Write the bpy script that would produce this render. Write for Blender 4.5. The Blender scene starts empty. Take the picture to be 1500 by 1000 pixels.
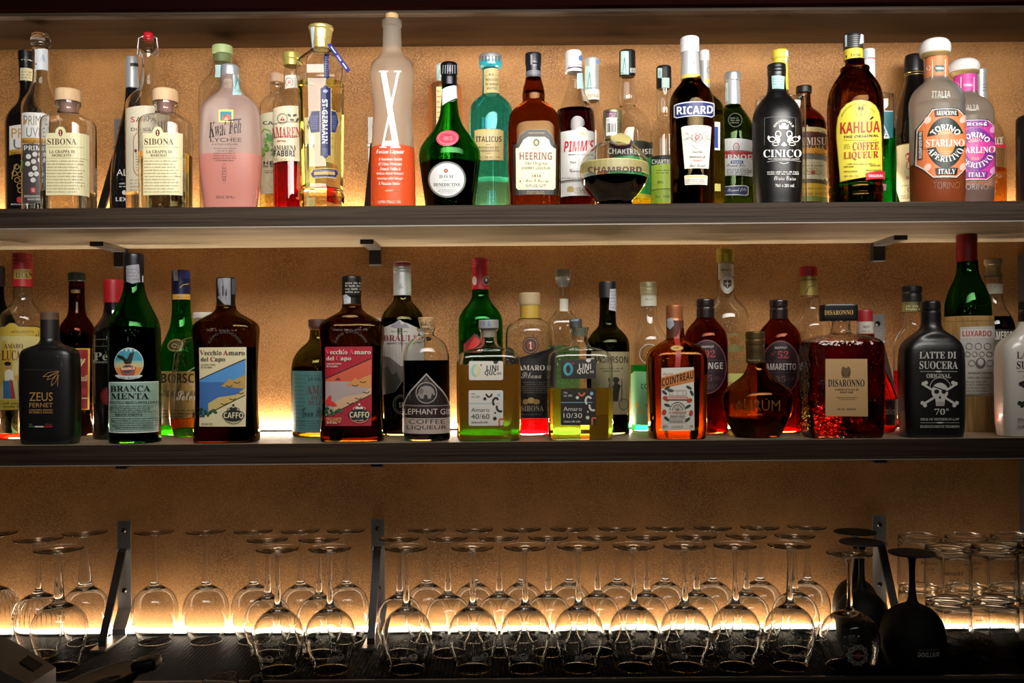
# outlines of the lettering: per style, rows of character code, advance, then loops of points (100 * x + y, -1 between loops)
LETTERS = {
'n': [[37,48,4269,3769,520,1120,-1,1868,1269,768,364,259,353,749,1248,1849,2253,2359,2264,-1,1063,1264,1563,1761,1859,1756,1554,1253,1054,856,759,861,-1,4140,3542,3040,2636,2431,2626,3022,3520,4122,4426,4631,4436,-1,3236,3537,3836,4034,4131,4028,3826,3525,3226,3028,3034],
[38,44,2666,2068,1466,963,857,953,1149,1346,742,337,232,426,822,1420,1921,2423,2928,3521,4321,3432,3736,4041,4245,3545,3342,3239,3037,2345,2849,3153,3257,3063,-1,2062,2361,2460,2557,2555,2352,1949,1752,1554,1560,1761,-1,1338,1741,2532,2229,1827,1227,1029,932,1035],
[39,13,1071,471,463,553,853,1063],
[45,23,2040,340,333,2033],
[46,15,1028,829,427,325,422,820,1021,1122,1225,1127],
[47,20,1969,1469,120,520],
[48,35,2666,1869,966,458,245,432,923,1820,2623,3132,3345,3158,-1,1361,1863,2261,2555,2645,2535,2229,1827,1329,1035,945,1055],
[49,35,2169,1469,1421,2121],
[50,35,2267,1569,1169,365,356,760,1162,1463,1861,2158,2254,2250,2147,1943,1436,828,221,3321,3328,1428,2338,2847,2954,2762],
[51,35,2268,1569,1269,667,661,962,1163,1463,1862,2160,2256,2152,1850,1349,1342,1842,2239,2335,2230,1928,1527,1227,828,431,423,822,1121,1520,2222,2827,3035,2940,2744,2346,2649,2852,2957,2763],
[52,35,2869,2569,140,137,2137,2121,2821,2837,3337,3343,2843,-1,2156,2143,1043],
[54,35,2664,2269,1260,549,337,528,1023,1820,2622,3127,3335,3142,2647,1949,1648,1448,1247,1553,2059,-1,1341,1542,1842,2241,2538,2635,2531,2228,1827,1328,1033,1040],
[55,35,3469,369,362,2462,723,1320],
[56,35,2568,1869,1068,563,356,452,648,945,542,339,234,427,1022,1820,2522,3127,3334,3238,3042,2645,2948,3152,3256,3063,-1,1462,1863,2262,2459,2556,2452,2150,1849,1450,1152,1056,1160,-1,1842,2241,2538,2634,2531,2228,1827,1328,1031,934,1038,1341],
[57,35,2567,1769,967,462,355,448,943,1641,1942,2142,2343,2137,1631,925,1320,2329,3040,3252,3061,-1,1362,1763,2162,2459,2554,2550,2249,2048,1848,1349,1052,955,1059],
[65,47,2569,2169,21,721,1335,3335,4021,4721,-1,1641,2359,3141],
[66,39,569,521,2221,3123,3628,3834,3740,3344,2746,3149,3352,3457,3262,2767,1969,-1,1263,1863,2362,2659,2756,2652,2249,1748,1248,-1,1242,2042,2641,3039,3135,3031,2728,2127,1227],
[67,50,3569,3069,1666,757,344,634,1424,2920,3621,4222,4625,4632,4129,3527,3027,2029,1335,1045,1354,2061,2963,3563,4061,4658,4665,4068],
[68,53,569,521,2421,3824,4633,4945,4756,3865,2469,-1,1263,2363,3460,4054,4245,4138,3530,2327,1227],
[69,35,569,521,3321,3327,1227,1242,3242,3248,1248,1263,3263,3269],
[70,33,569,521,1221,1243,3143,3149,1249,1263,3163,3169],
[71,52,3469,2969,1666,757,445,732,1624,2920,4122,4724,4745,3145,3138,4038,4029,3728,3327,3027,2029,1335,1145,1354,2061,2963,3563,4061,4658,4665,4068],
[72,51,1269,569,521,1221,1242,3942,3921,4621,4669,3969,3948,1248],
[73,18,1269,569,521,1221],
[76,34,1269,569,521,3421,3427,1227],
[77,55,1269,569,521,1221,1258,2740,2840,4358,4321,5021,5069,4369,2749],
[78,55,1169,569,521,1221,1258,4421,4921,4969,4369,4332],
[79,58,4266,2969,1566,657,345,633,1524,2920,4324,5133,5445,5157,-1,2963,3861,4554,4745,4536,3829,2927,1929,1336,1045,1354,1961],
[80,36,569,521,1221,1242,1942,2843,3348,3555,3362,2867,2069,-1,1263,2063,2561,2759,2855,2751,2449,2048,1248],
[81,58,4266,2969,1666,758,345,634,1326,2321,3016,3813,4711,5317,5318,4817,4218,3521,4526,5234,5545,5157,-1,1860,2963,3961,4554,4845,4536,3929,2927,1929,1236,1045,1253],
[82,42,569,521,1221,1242,1542,1941,2238,2831,3421,4221,4025,3828,3630,3236,2940,2544,2946,3250,3355,3163,2667,1769,-1,1263,1763,2262,2560,2656,2552,2249,1748,1248],
[83,32,2169,1769,1068,563,357,847,1840,2333,2330,2028,1627,1127,333,325,722,1221,1620,2322,2827,3033,2444,1551,958,1061,1362,1763,2063,2461,2858,2866,2468],
[84,42,4169,169,163,1863,1821,2521,2563,4163],
[85,50,1169,469,439,728,1522,2420,3623,4330,4540,4569,3869,3837,3733,3329,2927,2027,1728,1233,1136],
[86,42,769,69,2121,2221,4269,3569,2135],
[88,50,1069,269,2146,21,821,2541,4121,4921,2946,4869,4069,2551],
[89,42,869,69,1846,1821,2521,2546,4269,3469,2152],
[90,45,4469,369,363,3263,121,4421,4427,1427],
[97,30,1952,1353,953,551,249,242,645,947,1647,1745,1842,1840,836,333,228,324,521,1020,1221,1522,1824,1922,2021,2320,2521,2621,2923,2927,2726,2625,2525,2426,2443,2349,-1,1335,1837,1827,1626,1525,1025,829,1032],
[99,31,2253,1853,1051,545,336,528,1122,1920,2221,2621,2822,2828,2527,2326,2026,1428,1131,937,1042,1446,1947,2147,2446,2844,2851],
[101,34,2551,1853,1051,545,337,529,1023,1820,2321,2722,3124,3130,2728,2327,2026,1427,1131,936,3136,3045,-1,1447,1848,2247,2444,2540,940,1144],
[102,18,2169,1269,764,660,555,552,152,147,547,521,1121,1147,1747,1752,1152,1155,1260,1462,1863,2163],
[105,15,1152,552,521,1121,-1,1065,866,665,564,462,560,659,858,1059,1160,1164],
[107,34,3252,2552,1137,2721,3521,1937,-1,1169,469,421,1121],
[108,15,1169,569,521,1121],
[109,54,2053,1753,1451,1048,1052,452,421,1021,1044,1346,1547,1848,2147,2345,2441,2421,3021,3044,3246,3547,3748,4047,4344,4440,4421,5021,5041,4947,4552,3953,3552,3250,2947,2651],
[110,35,2552,2053,1752,1351,1148,1048,1052,452,421,1021,1044,1648,1848,2247,2444,2421,3121,3140,2948],
[111,39,2851,1953,1151,545,337,528,1123,1920,2822,3428,3637,3445,-1,1446,1947,2546,2842,3037,2831,2527,1926,1427,1031,937,1042],
[112,35,452,405,1005,1022,1221,1521,1720,2522,3028,3236,3045,2451,1552,-1,1047,1647,2246,2542,2637,2531,2127,1626,1426,1227,1027],
[114,28,2353,2053,1752,1450,1145,1152,552,521,1121,1137,1242,1546,1947,2047,2246,2444,2849,2551],
[118,31,752,52,1420,1720,3052,2452,1533],
[176,28,1971,1472,971,667,463,658,954,1453,1954,2258,2363,2267,-1,1167,1468,1767,1965,2063,1960,1757,1157,960,863,965],
[186,26,1968,1369,768,365,260,354,751,1350,1951,2254,2460,2265,-1,965,1366,1665,1863,1960,1856,1654,1353,954,756,660,763],
[201,35,569,521,3321,3327,1227,1242,3242,3248,1248,1263,3263,3269,-1,2582,1882,1472,1872]],
'b': [[48,40,2571,2072,1671,1069,766,663,460,356,339,432,727,1023,1421,2020,2421,3023,3326,3429,3632,3736,3754,3660,3365,3069,-1,2263,2461,2559,2656,2751,2741,2636,2533,2431,2229,1829,1433,1436,1341,1351,1456,1459,1863],
[49,40,2971,2071,458,952,1556,1657,1658,1758,1960,1957,1855,1821,2921],
[50,40,2471,2172,1872,1571,1371,768,667,466,365,858,1059,1261,1462,1662,1863,2163,2362,2659,2655,2554,2552,2451,2349,2046,1843,1541,328,321,3821,3830,1630,3246,3348,3551,3653,3661,3367,3169,2970,2671],
[52,40,3371,2371,139,131,2331,2321,3321,3331,3931,3940,3340,-1,2359,2340,1040,2053,2054,2155,2156,2257,2258],
[53,40,671,445,943,1043,1144,2244,2541,2637,2634,2532,2431,2230,1929,1229,1030,731,531,332,323,522,722,921,1221,1420,1720,2321,2822,3225,3528,3738,3741,3644,3546,3150,2752,2453,1653,1552,1662,3362,3371],
[55,40,3871,271,262,2762,821,1921,3864],
[56,40,2371,2072,1771,1571,1270,868,666,462,457,554,652,850,1049,1247,1046,744,542,440,234,330,427,724,1122,1521,2020,2320,3223,3425,3527,3729,3731,3834,3736,3738,3640,3541,3443,3045,2946,2747,2949,3250,3352,3554,3657,3662,3466,3268,2870,2571,-1,1864,2264,2363,2463,2562,2660,2657,2556,2454,2353,2253,2052,1853,1457,1460,1562,1663,1763,-1,2043,2042,2242,2638,2738,2737,2835,2832,2630,2228,1828,1430,1331,1233,1236,1338,1641],
[65,48,1871,21,1121,1533,3333,3721,4821,3171,-1,2462,2561,2559,2658,2655,2754,2753,3142,1842,2153,2154,2255,2257,2359,2360,2461],
[66,47,671,621,3021,3523,3825,4128,4331,4340,4242,3846,3647,3447,3448,3748,3949,4153,4256,4263,4066,3768,3370,2871,-1,1762,2762,2961,3159,3155,2852,2651,1751,-1,1743,2643,2942,3140,3238,3233,3032,2931,2730,1730],
[67,45,3072,2872,1870,1266,963,555,451,441,537,632,829,1423,1722,2720,2920,3221,3621,4023,4032,3630,3430,3229,2829,2031,1833,1637,1541,1551,1655,1858,2161,2462,2863,2963,3162,3362,3760,3960,4268,4069,3770,3571,3271],
[68,52,671,621,2021,2822,3524,4127,4532,4739,4846,4752,4560,3966,3668,3270,2771,-1,1762,2762,3061,3358,3555,3651,3746,3537,3032,2130,1730],
[69,39,671,621,3521,3530,1730,1743,3443,3451,1751,1762,3562,3571],
[70,38,671,621,1721,1741,3441,3449,1749,1762,3562,3571],
[71,51,3372,3072,2070,1669,1266,963,760,556,451,446,538,732,1027,1523,2021,2720,3120,3421,3721,4022,4222,4523,4549,2549,2540,3540,3530,3430,3329,2529,2131,1735,1637,1640,1543,1549,1755,1857,2261,2462,2763,3463,3662,3862,4260,4569,4369,4170,3871,3571],
[72,54,1771,671,621,1721,1743,3743,3721,4721,4771,3771,3751,1751],
[73,27,2571,271,265,862,830,227,221,2521,2527,1930,1962,2565],
[74,23,1771,671,620,519,517,416,316,215,15,6,406,707,908,1210,1311,1514,1720],
[75,46,1771,671,621,1721,1739,2142,3421,4621,2949,4671,3571,2154,2053,2052,1850,1849,1748],
[76,40,1771,671,621,3721,3730,1730],
[77,66,671,621,1621,1652,1554,1560,2721,3721,5060,5021,6021,6071,4571,3333,2171],
[78,57,671,621,1621,1652,1554,1559,3721,5121,5171,4171,4136,4234,4134,2071],
[79,56,3371,2872,1870,1469,1166,760,556,451,441,537,929,1126,1424,1822,2820,3321,3722,4124,4426,4729,5137,5141,5246,5151,5156,4960,4763,4169,-1,2462,2863,3262,3561,3858,3955,4051,4146,4041,3937,3834,3531,3230,2829,2430,2131,1834,1737,1641,1546,1651,1755,1858,2161],
[80,44,671,621,1721,1739,2639,3040,3341,3543,3845,3947,4153,4155,4060,3964,3667,3369,2871,-1,1762,2262,2661,2959,3055,3053,2951,2648,2348,2047,1747],
[81,56,3371,2872,1870,1469,1166,760,556,451,441,537,929,1126,1424,1822,2820,2920,3809,5109,3923,4325,4628,4932,5036,5246,5151,5156,4960,4763,4169,-1,2462,2863,3262,3561,3858,3955,4051,4146,4041,3937,3834,3531,3230,2829,2430,2131,1834,1737,1641,1546,1651,1755,1858,2161],
[82,46,671,621,1721,1740,2340,3421,4621,3243,3344,3545,3747,3948,4050,4052,4154,4156,4061,3964,3667,3269,2771,-1,1762,2662,2861,2960,3058,3054,2952,2851,2650,2349,1749],
[83,39,2372,2172,1671,1270,868,462,453,552,650,749,847,946,1145,1244,1344,1443,1643,1841,2140,2339,2438,2536,2532,2431,2230,2129,1629,1330,1130,831,632,333,323,822,1221,1720,2321,2722,3124,3427,3635,3637,3540,3441,3245,2847,2649,2450,2151,1853,1754,1555,1456,1459,1762,1963,2463,2662,2862,3260,3668,3369,3170,2871,2671],
[84,41,3971,171,162,1562,1521,2621,2662,3962],
[85,53,1771,671,639,829,1125,1523,2021,2620,3121,3521,4125,4529,4735,4771,3671,3637,3534,3432,3230,3029,2329,2130,1932,1834,1737],
[86,46,1171,71,1721,2821,4671,3571,2541,2538,2437,2436,2334,2331,2233,2236,2137,2140,2041],
[88,47,1371,171,1747,21,1121,2340,3521,4721,3046,4671,3471,2453],
[89,44,1171,71,1740,1721,2721,2740,4471,3271,2250],
[97,42,2660,1660,1359,1158,958,757,1049,1250,1351,1551,1752,2452,2650,2648,2746,2745,2045,1544,1143,741,539,336,329,426,623,1520,1820,2624,2726,2826,3021,3721,3751,3357,3059,-1,2038,2339,2739,2736,2633,2631,2430,2329,2128,1628,1430,1434,1536,1738],
[98,44,1674,574,521,1321,1525,1625,1823,2420,2620,3121,3725,3929,4134,4146,3951,3755,3458,3159,2760,2460,1857,1756,1654,1554,1655,-1,1849,1950,2352,2949,3047,3044,3140,3037,3034,2932,2629,2129,1930,1734,1637,1645],
[99,36,1860,1258,1056,754,651,448,344,340,434,529,825,1122,2120,2420,2621,2821,2922,3122,3323,3332,2930,2830,2629,2029,1631,1534,1436,1440,1546,1750,2252,2351,2651,2850,2950,3149,3457,3258,3159,2959,2760],
[100,44,3974,2874,2860,2959,2954,2856,2657,2558,2359,2060,1860,1058,755,551,446,340,434,529,725,1023,1421,1820,2020,2623,2724,2826,2926,3121,3921,-1,2451,2650,2749,2943,2936,2833,2731,2630,2429,1929,1730,1631,1534,1436,1443,1546,1750,1951],
[101,41,2659,2160,1860,1258,956,754,551,448,344,336,432,826,1024,1322,1621,1921,2320,2620,2821,3221,3623,3631,3229,3029,2828,2128,1829,1532,1435,1438,3838,3848,3652,3455,3058,-1,2452,2551,2750,2849,2847,2944,1444,1447,1651,1852],
[105,21,874,571,567,864,1464,1666,1672,1474,-1,1659,559,521,1621],
[108,21,1674,574,521,1621],
[110,46,3160,2560,2359,2059,1858,1756,1554,1359,559,521,1621,1643,1746,1950,2151,2452,2651,2851,2950,3048,3021,4121,4146,3954,3757,3458],
[111,43,2560,2260,1659,1258,855,551,446,340,336,433,727,924,1223,1521,1821,2220,2721,3525,3829,4034,4044,3948,3851,3654,3456,3158,-1,1951,2252,2849,2946,2944,3040,2937,2934,2832,2630,2429,1929,1730,1534,1437,1444,1546,1649,1750],
[115,35,1460,1059,757,555,453,349,347,445,444,543,641,840,939,1138,1437,1835,1935,2034,2134,2133,2232,2230,2130,2129,1928,1228,1029,829,530,331,323,721,1121,1320,1620,2121,2522,2823,3229,3236,3138,2940,2542,2443,2144,1945,1846,1646,1547,1548,1448,1451,1652,2252,2351,2551,2949,3257,2958,2759,2559,2360],
[118,40,1159,59,1521,2521,4059,2959,2237,2135,2032,1933,1936,1837]],
's': [[48,39,2371,2072,1270,969,563,460,356,351,246,341,337,529,726,924,1222,2020,2321,2722,2924,3226,3429,3741,3751,3656,3560,3463,3069,2770,-1,1767,2267,2465,2562,2557,2652,2640,2535,2530,2427,2225,1725,1627,1430,1435,1340,1352,1457,1462,1665],
[49,39,2671,1971,1468,1266,663,463,362,359,458,558,657,857,1058,1664,1627,1526,1525,725,721,3621,3625,2825,2726,2728,2629],
[50,39,2371,1872,1572,1271,1070,769,668,467,365,360,458,557,955,1255,1262,1466,1667,2167,2266,2364,2362,2460,2357,2353,2149,1947,1844,1542,1339,228,221,3621,3636,3236,3134,3132,2829,929,1635,1939,2241,2948,3050,3252,3354,3355,3457,3463,3069,2770],
[51,39,2371,1872,1371,971,669,467,365,361,459,558,757,1257,1263,1365,1567,1967,2166,2364,2356,2050,1749,1049,1045,1445,1844,2044,2440,2538,2531,2429,2126,1926,1825,1425,1027,831,834,534,332,230,227,425,523,622,821,1121,1420,1920,2221,2421,3225,3326,3530,3633,3638,3442,3145,2747,2547,2348,2950,3152,3355,3457,3464,3266,3069,2770],
[53,39,671,447,745,946,1146,1247,1547,1846,2046,2442,2440,2536,2534,2432,2430,2328,2227,2026,1926,1825,1425,1326,1226,1028,930,931,832,834,733,533,331,326,425,523,722,922,1121,1420,1920,2121,2421,2823,2924,3125,3327,3531,3541,3345,3148,2750,2351,1151,1050,1163,2863,2861,2961,2958,3358,3371],
[54,39,2672,2372,2071,1771,1470,864,761,558,455,451,348,339,531,727,1123,1421,1721,2120,2922,3325,3528,3632,3737,3545,3348,3050,2751,2352,2052,1851,1751,1550,1450,1349,1455,1459,1663,2067,2268,2467,2567,2566,2665,2664,2763,2759,3259,3460,3561,3567,3270,3071,2871,-1,2247,2446,2545,2643,2640,2736,2633,2630,2426,2225,1925,1529,1433,1338,1344,1546,1646,1747],
[55,39,371,356,756,860,862,1063,3063,1221,1821,3768,3771],
[56,39,2072,1671,1371,1070,869,767,565,463,456,652,1246,1045,743,339,237,231,525,723,1022,1221,1521,1920,2922,3224,3527,3730,3737,3639,3442,3244,2946,2548,2850,3051,3455,3557,3559,3463,3366,3168,2870,-1,2068,2167,2267,2366,2466,2565,2563,2662,2656,2554,2150,1952,1753,1456,1464,1565,1667,1867,-1,1642,1743,2042,2340,2539,2735,2731,2425,2225,1924,1725,1525,1231,1238,1340,1441],
[57,39,2271,1872,1571,1271,1070,464,361,358,255,350,447,644,942,1241,1640,1840,2443,2645,2534,2127,1625,1425,1226,1028,832,732,631,531,529,428,527,526,624,623,822,921,1121,1320,1620,1921,2221,2522,2724,3026,3128,3331,3537,3541,3644,3653,3558,3462,3265,2869,2571,-1,1767,2167,2365,2463,2560,2655,2650,2145,1945,1646,1350,1362,1566],
[65,46,2370,2170,529,325,123,23,21,1321,1323,1023,824,828,1135,2635,2829,2928,2927,3026,2924,2723,2423,2421,4621,4623,4523,4226,4030,-1,1238,1854,2538],
[66,46,2368,268,267,367,466,666,765,764,863,827,726,724,524,423,223,221,3021,3523,3925,4127,4331,4435,4240,3844,3047,3649,4053,4158,3964,3367,-1,2566,2765,2864,2962,2960,3057,2954,2951,2648,2347,1947,1964,2065,2066,-1,1945,2445,2744,2943,3041,3138,3128,3026,2624,2024,1925],
[67,49,3069,2770,2269,1868,1466,1164,861,658,454,349,340,436,828,1125,1423,1821,2220,2720,3521,4124,4730,4532,4027,3726,3524,3224,2923,2126,1733,1545,1657,2165,2867,3167,3466,3763,4061,4453,4653,4670,4470,4368,4267,4066,3967,3867],
[68,52,268,267,467,764,862,827,725,724,623,223,221,2421,3824,4632,4945,4852,4658,4262,3766,3168,-1,2366,3164,3557,3745,3638,3533,3329,3126,2724,2124,2025,1925,1964,2166],
[69,46,4268,268,267,467,764,862,827,725,724,523,123,121,4221,4536,4336,4233,4031,3929,3727,3325,3024,2124,2025,1925,1944,2344,2543,2642,2841,2840,3036,3033,3233,3257,3057,2851,2749,2347,1947,1964,2166,2966,3365,3563,3861,3958,4054,4254],
[70,42,4168,168,167,466,566,764,862,827,726,724,524,423,223,221,2721,2723,2223,2025,1927,1944,2344,2742,2840,2937,3033,3233,3257,3057,2851,2749,2347,1947,1965,2065,2066,2766,3065,3265,3663,3957,3954,4154],
[71,53,3169,2770,2269,1868,1566,1164,861,658,454,350,340,436,828,1125,1921,2320,3420,4624,4634,4736,4738,4839,4939,5040,5240,5242,2942,2940,3140,3339,3439,3538,3636,3627,3525,3323,3122,2922,2523,2125,1928,1732,1638,1545,1757,2165,2867,3067,3664,4060,4158,4356,4453,4653,4670,4470,4369,4368,4267,4167,4066,3967,3867,3468],
[72,55,2568,268,267,466,566,764,862,827,725,724,524,423,223,221,2521,2523,2323,2124,2024,2025,1927,1944,3644,3629,3527,3525,3323,2923,2921,5321,5323,5123,4924,4824,4726,4764,4966,5166,5367,5368,2968,2967,3167,3266,3466,3565,3563,3662,3647,1947,1964,2065,2066,2266,2467,2567],
[73,27,2568,168,167,467,566,766,765,863,827,725,624,524,423,123,121,2621,2623,2323,2124,2025,2026,1927,1963,2065,2066,2266,2367,2567],
[75,53,2568,268,267,466,566,765,764,862,827,725,724,524,423,223,221,2521,2523,2323,2124,2024,2025,1927,1942,2143,3328,3427,3525,3524,3424,3423,2923,2921,5421,5423,5223,5124,5024,4826,2851,3659,4163,4566,5067,5167,5168,3068,3067,3466,3666,3663,3360,1945,1963,2064,2065,2166,2266,2467,2567],
[76,44,2668,268,267,466,566,863,827,725,724,524,423,223,221,4221,4537,4337,4134,4031,3929,3728,3526,3325,3024,2124,1926,1963,2064,2065,2166,2366,2467,2667],
[77,66,1968,268,267,367,466,666,765,764,863,827,725,624,524,423,123,121,1821,1823,1423,1224,1225,1127,1162,2821,3021,4763,4726,4625,4624,4524,4423,4123,4121,6421,6423,6123,5925,5927,5828,5860,5962,5964,6166,6266,6467,6468,4768,3336],
[78,51,1668,268,267,367,366,466,664,861,826,725,724,624,623,223,221,1721,1723,1523,1324,1224,1225,1127,1157,4220,4420,4464,4666,4866,5067,5068,3568,3567,3667,3766,3966,4065,4064,4163,4139],
[79,55,3169,2870,2469,2169,1868,1264,860,657,348,341,632,829,1225,1523,2420,3120,4023,4325,4729,4932,5241,5248,5152,4958,4760,4563,4365,4066,3768,3469,-1,2065,2767,3167,3465,3857,3952,4045,3832,3425,2822,2423,2125,1828,1732,1538,1545,1657],
[80,44,268,267,466,566,764,862,827,725,724,524,423,223,221,2521,2523,2323,2124,2024,2025,1927,1942,2542,3544,3846,4149,4252,4356,4258,4260,4162,3766,3567,3268,-1,2566,2765,2963,3061,3052,2949,2847,2746,2445,1945,1965,2065,2066],
[81,55,3169,2870,2469,2169,1868,1264,860,657,348,341,438,534,631,1324,1622,1921,2414,3110,3909,4309,4710,5211,5113,4613,4114,3816,3421,4023,4426,5034,5139,5245,5248,5152,4958,4760,4563,4365,4066,3768,3469,-1,2065,2767,3167,3465,3857,3952,4045,3832,3425,2822,2423,2125,1928,1732,1538,1545,1657],
[82,49,268,267,466,566,764,862,827,725,724,524,423,223,221,2521,2523,2323,2124,2024,2025,1927,1943,2143,3521,5021,5023,4823,4724,4624,4625,4526,3344,3947,4251,4356,4360,4163,3865,3467,2968,-1,2366,2865,3162,3256,3153,3150,2746,2546,2145,1945,1964,2166],
[83,41,2170,1970,1769,1469,1067,865,661,558,553,650,847,1045,1343,2736,2930,2928,2826,2725,2323,1723,1424,1226,1029,833,737,437,420,620,721,722,1122,1221,1421,1520,2320,3223,3425,3629,3732,3739,3641,3642,3544,3345,3147,2948,2649,2053,1754,1655,1456,1357,1359,1261,1362,1364,1565,1666,1867,2467,2666,3161,3357,3454,3554,3570,3370,3368,3268,3167,3067,3068,2768,2669,2269],
[84,44,168,154,354,458,561,965,1266,1666,1625,1423,1023,1021,3421,3423,3023,2825,2827,2729,2766,2866,3565,3961,4154,4354,4368],
[85,51,2568,268,267,466,566,764,762,860,832,1027,1224,1522,2020,3120,3622,4024,4228,4433,4462,4564,4565,4666,4866,4967,4968,3468,3467,3766,3866,4065,4064,4162,4138,4030,3525,2923,2325,2126,1932,1964,2065,2066,2266,2367,2567],
[86,45,2268,68,66,166,364,462,561,2220,2420,4061,4265,4366,4466,4567,4667,4668,3168,3167,3367,3466,3666,3665,3765,3762,3660,2736,1760,1662,1665,1765,1766,1866,2067,2267],
[87,64,1968,68,67,166,266,265,363,362,1820,2020,3353,4520,4620,6061,6162,6164,6366,6466,6567,6568,5268,5267,5467,5566,5666,5765,5761,5660,4938,4261,4162,4165,4366,4667,4668,2468,2467,2667,2766,2866,2965,2964,3063,3158,2337,1560,1565,1767,1967],
[88,49,2568,168,167,367,763,861,2043,928,725,423,123,121,1821,1823,1523,1424,1326,1327,1428,1429,2240,2929,3028,3024,2823,2523,2521,4821,4823,4623,4524,4525,4327,2949,3760,3962,4064,4466,4567,4867,4868,3168,3167,3366,3566,3562,3460,2851,2161,2063,2066,2266,2467,2567],
[89,44,2268,68,66,166,463,561,1740,1727,1625,1524,1424,1323,1123,1121,3421,3423,3223,3024,2924,2825,2842,4062,4466,4566,4667,4668,3168,3167,3466,3665,3661,3559,2645,1762,1763,1664,1665,1766,1866,1967,2267],
[97,36,2154,1254,651,449,447,346,444,443,641,1041,1344,1346,1247,1248,1149,1151,1352,1752,2148,2141,1539,1037,433,330,228,226,422,820,1020,1822,2125,2222,2420,2920,3222,3424,3325,3125,3143,2949,2553,-1,1637,2139,2128,1825,1625,1624,1425,1327,1230,1334],
[98,38,1468,168,167,267,366,466,420,620,1124,1720,2320,2621,2822,3226,3429,3532,3535,3638,3541,3544,3447,3349,3052,2853,2554,2054,1450,-1,2150,2349,2545,2542,2638,2533,2529,2426,2324,1922,1623,1525,1428,1446,1547,1548,1750],
[99,31,2154,1554,1353,1052,446,240,234,428,526,922,1121,1420,1620,2121,2623,3027,2828,2627,2425,1925,1627,1429,1332,1236,1247,1451,1852,1952,2051,2149,2148,2048,2047,2144,2243,2542,2642,2743,2843,2844,2945,2949,2652,2453],
[100,39,3368,1868,1867,2067,2166,2266,2365,2350,2152,1854,1354,1153,852,750,548,446,240,233,331,428,624,822,1220,1520,2122,2325,2320,3322,3722,3724,3524,3425,3426,3327,-1,1650,2050,2347,2328,2226,2125,2025,1924,1624,1525,1427,1233,1241,1447,1549],
[101,31,2054,1454,1153,952,548,446,343,241,234,428,526,922,1320,1620,2121,2624,3029,2830,2627,2326,2125,1627,1331,1238,2938,2943,2847,2650,-1,1752,1852,2050,2148,2141,1241,1242,1348,1451],
[102,22,1469,1168,764,558,553,253,250,550,524,423,223,221,2121,2123,1723,1624,1626,1528,1550,2150,2153,1553,1563,1665,1666,1767,2067,2166,2065,2064,1963,1961,2060,2059,2158,2458,2559,2659,2760,2764,2666,2369],
[103,34,1154,752,449,347,345,243,339,635,1132,831,429,327,326,224,322,718,417,215,113,211,508,807,1107,1506,2107,2508,2809,3111,3317,3319,3221,3222,3024,2924,2526,1226,1028,1129,1130,1231,1331,1432,2232,2835,2937,3038,3045,2849,3349,3353,2453,2254,-1,1852,2050,2048,2146,2140,2038,2036,1834,1534,1336,1238,1248,1350,1552,-1,1017,2617,2716,2714,2611,2309,1209,1010,812,815],
[104,40,1568,268,267,367,466,566,524,423,223,221,1921,1923,1723,1624,1526,1545,1748,1949,2349,2448,2425,2323,2123,2121,3821,3823,3623,3524,3526,3427,3443,3349,3053,2554,2254,1852,1549],
[105,21,869,667,565,563,661,859,1359,1561,1663,1665,1567,1369,-1,1553,253,252,351,551,524,423,223,221,1921,1923,1723,1624,1626,1527],
[107,37,1568,268,267,367,466,566,524,423,223,221,1921,1923,1723,1624,1526,1535,1736,2426,2525,2523,2223,2221,3921,3923,3823,3625,2343,2948,3150,3351,3652,3653,2153,2152,2252,2451,2551,2548,2447,1539],
[108,21,1568,268,267,367,466,566,524,423,223,221,1921,1923,1723,1624,1626,1527],
[109,58,2954,2154,1852,1549,1553,253,252,352,451,551,524,423,223,221,1821,1823,1623,1625,1526,1545,1748,1949,2349,2448,2425,2324,2323,2123,2121,3721,3723,3523,3424,3446,3749,4149,4248,4247,4345,4326,4225,4224,4123,3923,3921,5621,5623,5423,5324,5326,5227,5249,4953,4454,4054,3652,3348,3252],
[110,40,3053,2554,2254,1852,1549,1553,253,252,352,451,551,524,423,223,221,1921,1923,1723,1624,1526,1545,1748,1949,2349,2448,2425,2323,2123,2121,3821,3823,3623,3524,3526,3427,3443,3349],
[111,35,2054,1554,952,548,446,240,234,428,526,922,1520,2020,2622,3026,3128,3334,3340,3146,3048,2652,-1,1652,1952,2151,2249,2247,2342,2329,2228,2225,2123,1923,1822,1623,1423,1325,1328,1230,1242,1347,1349,1451],
[112,39,2654,2054,1752,1548,1553,253,252,351,551,509,409,408,208,207,2107,2108,1808,1610,1612,1513,1524,1822,2020,2620,3022,3426,3529,3631,3644,3448,3250,3152,2953,-1,2150,2350,2449,2547,2644,2630,2527,2425,2224,1824,1726,1528,1545,1748],
[113,38,3354,3254,2750,2453,2154,1554,1253,1052,648,445,343,239,233,330,428,525,822,1220,1820,2122,2324,2310,2209,2109,2008,1808,1807,3707,3708,3608,3509,3409,3410,3311,-1,1952,2151,2349,2327,2226,2225,2125,2024,1624,1526,1427,1233,1242,1448,1550],
[114,30,2354,1952,1649,1547,1553,253,252,351,551,524,423,223,221,2121,2123,1723,1724,1624,1645,1948,2148,2247,2246,2346,2345,2445,2544,2744,2845,2945,3046,3052,2854],
[115,30,1254,953,549,447,442,540,639,737,1135,1632,1831,2029,2026,1925,1924,1823,1323,925,827,629,632,432,420,520,722,922,1221,1420,1920,2221,2423,2525,2731,2733,2537,2240,2041,1543,1444,1344,1146,1150,1251,1351,1452,1752,1951,2248,2444,2544,2554,2454,2453,1953,1854],
[116,24,1565,1365,1263,1162,959,252,250,550,526,722,821,1020,1320,1721,2124,2328,2129,2027,1825,1725,1527,1550,2250,2253,1553],
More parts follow.
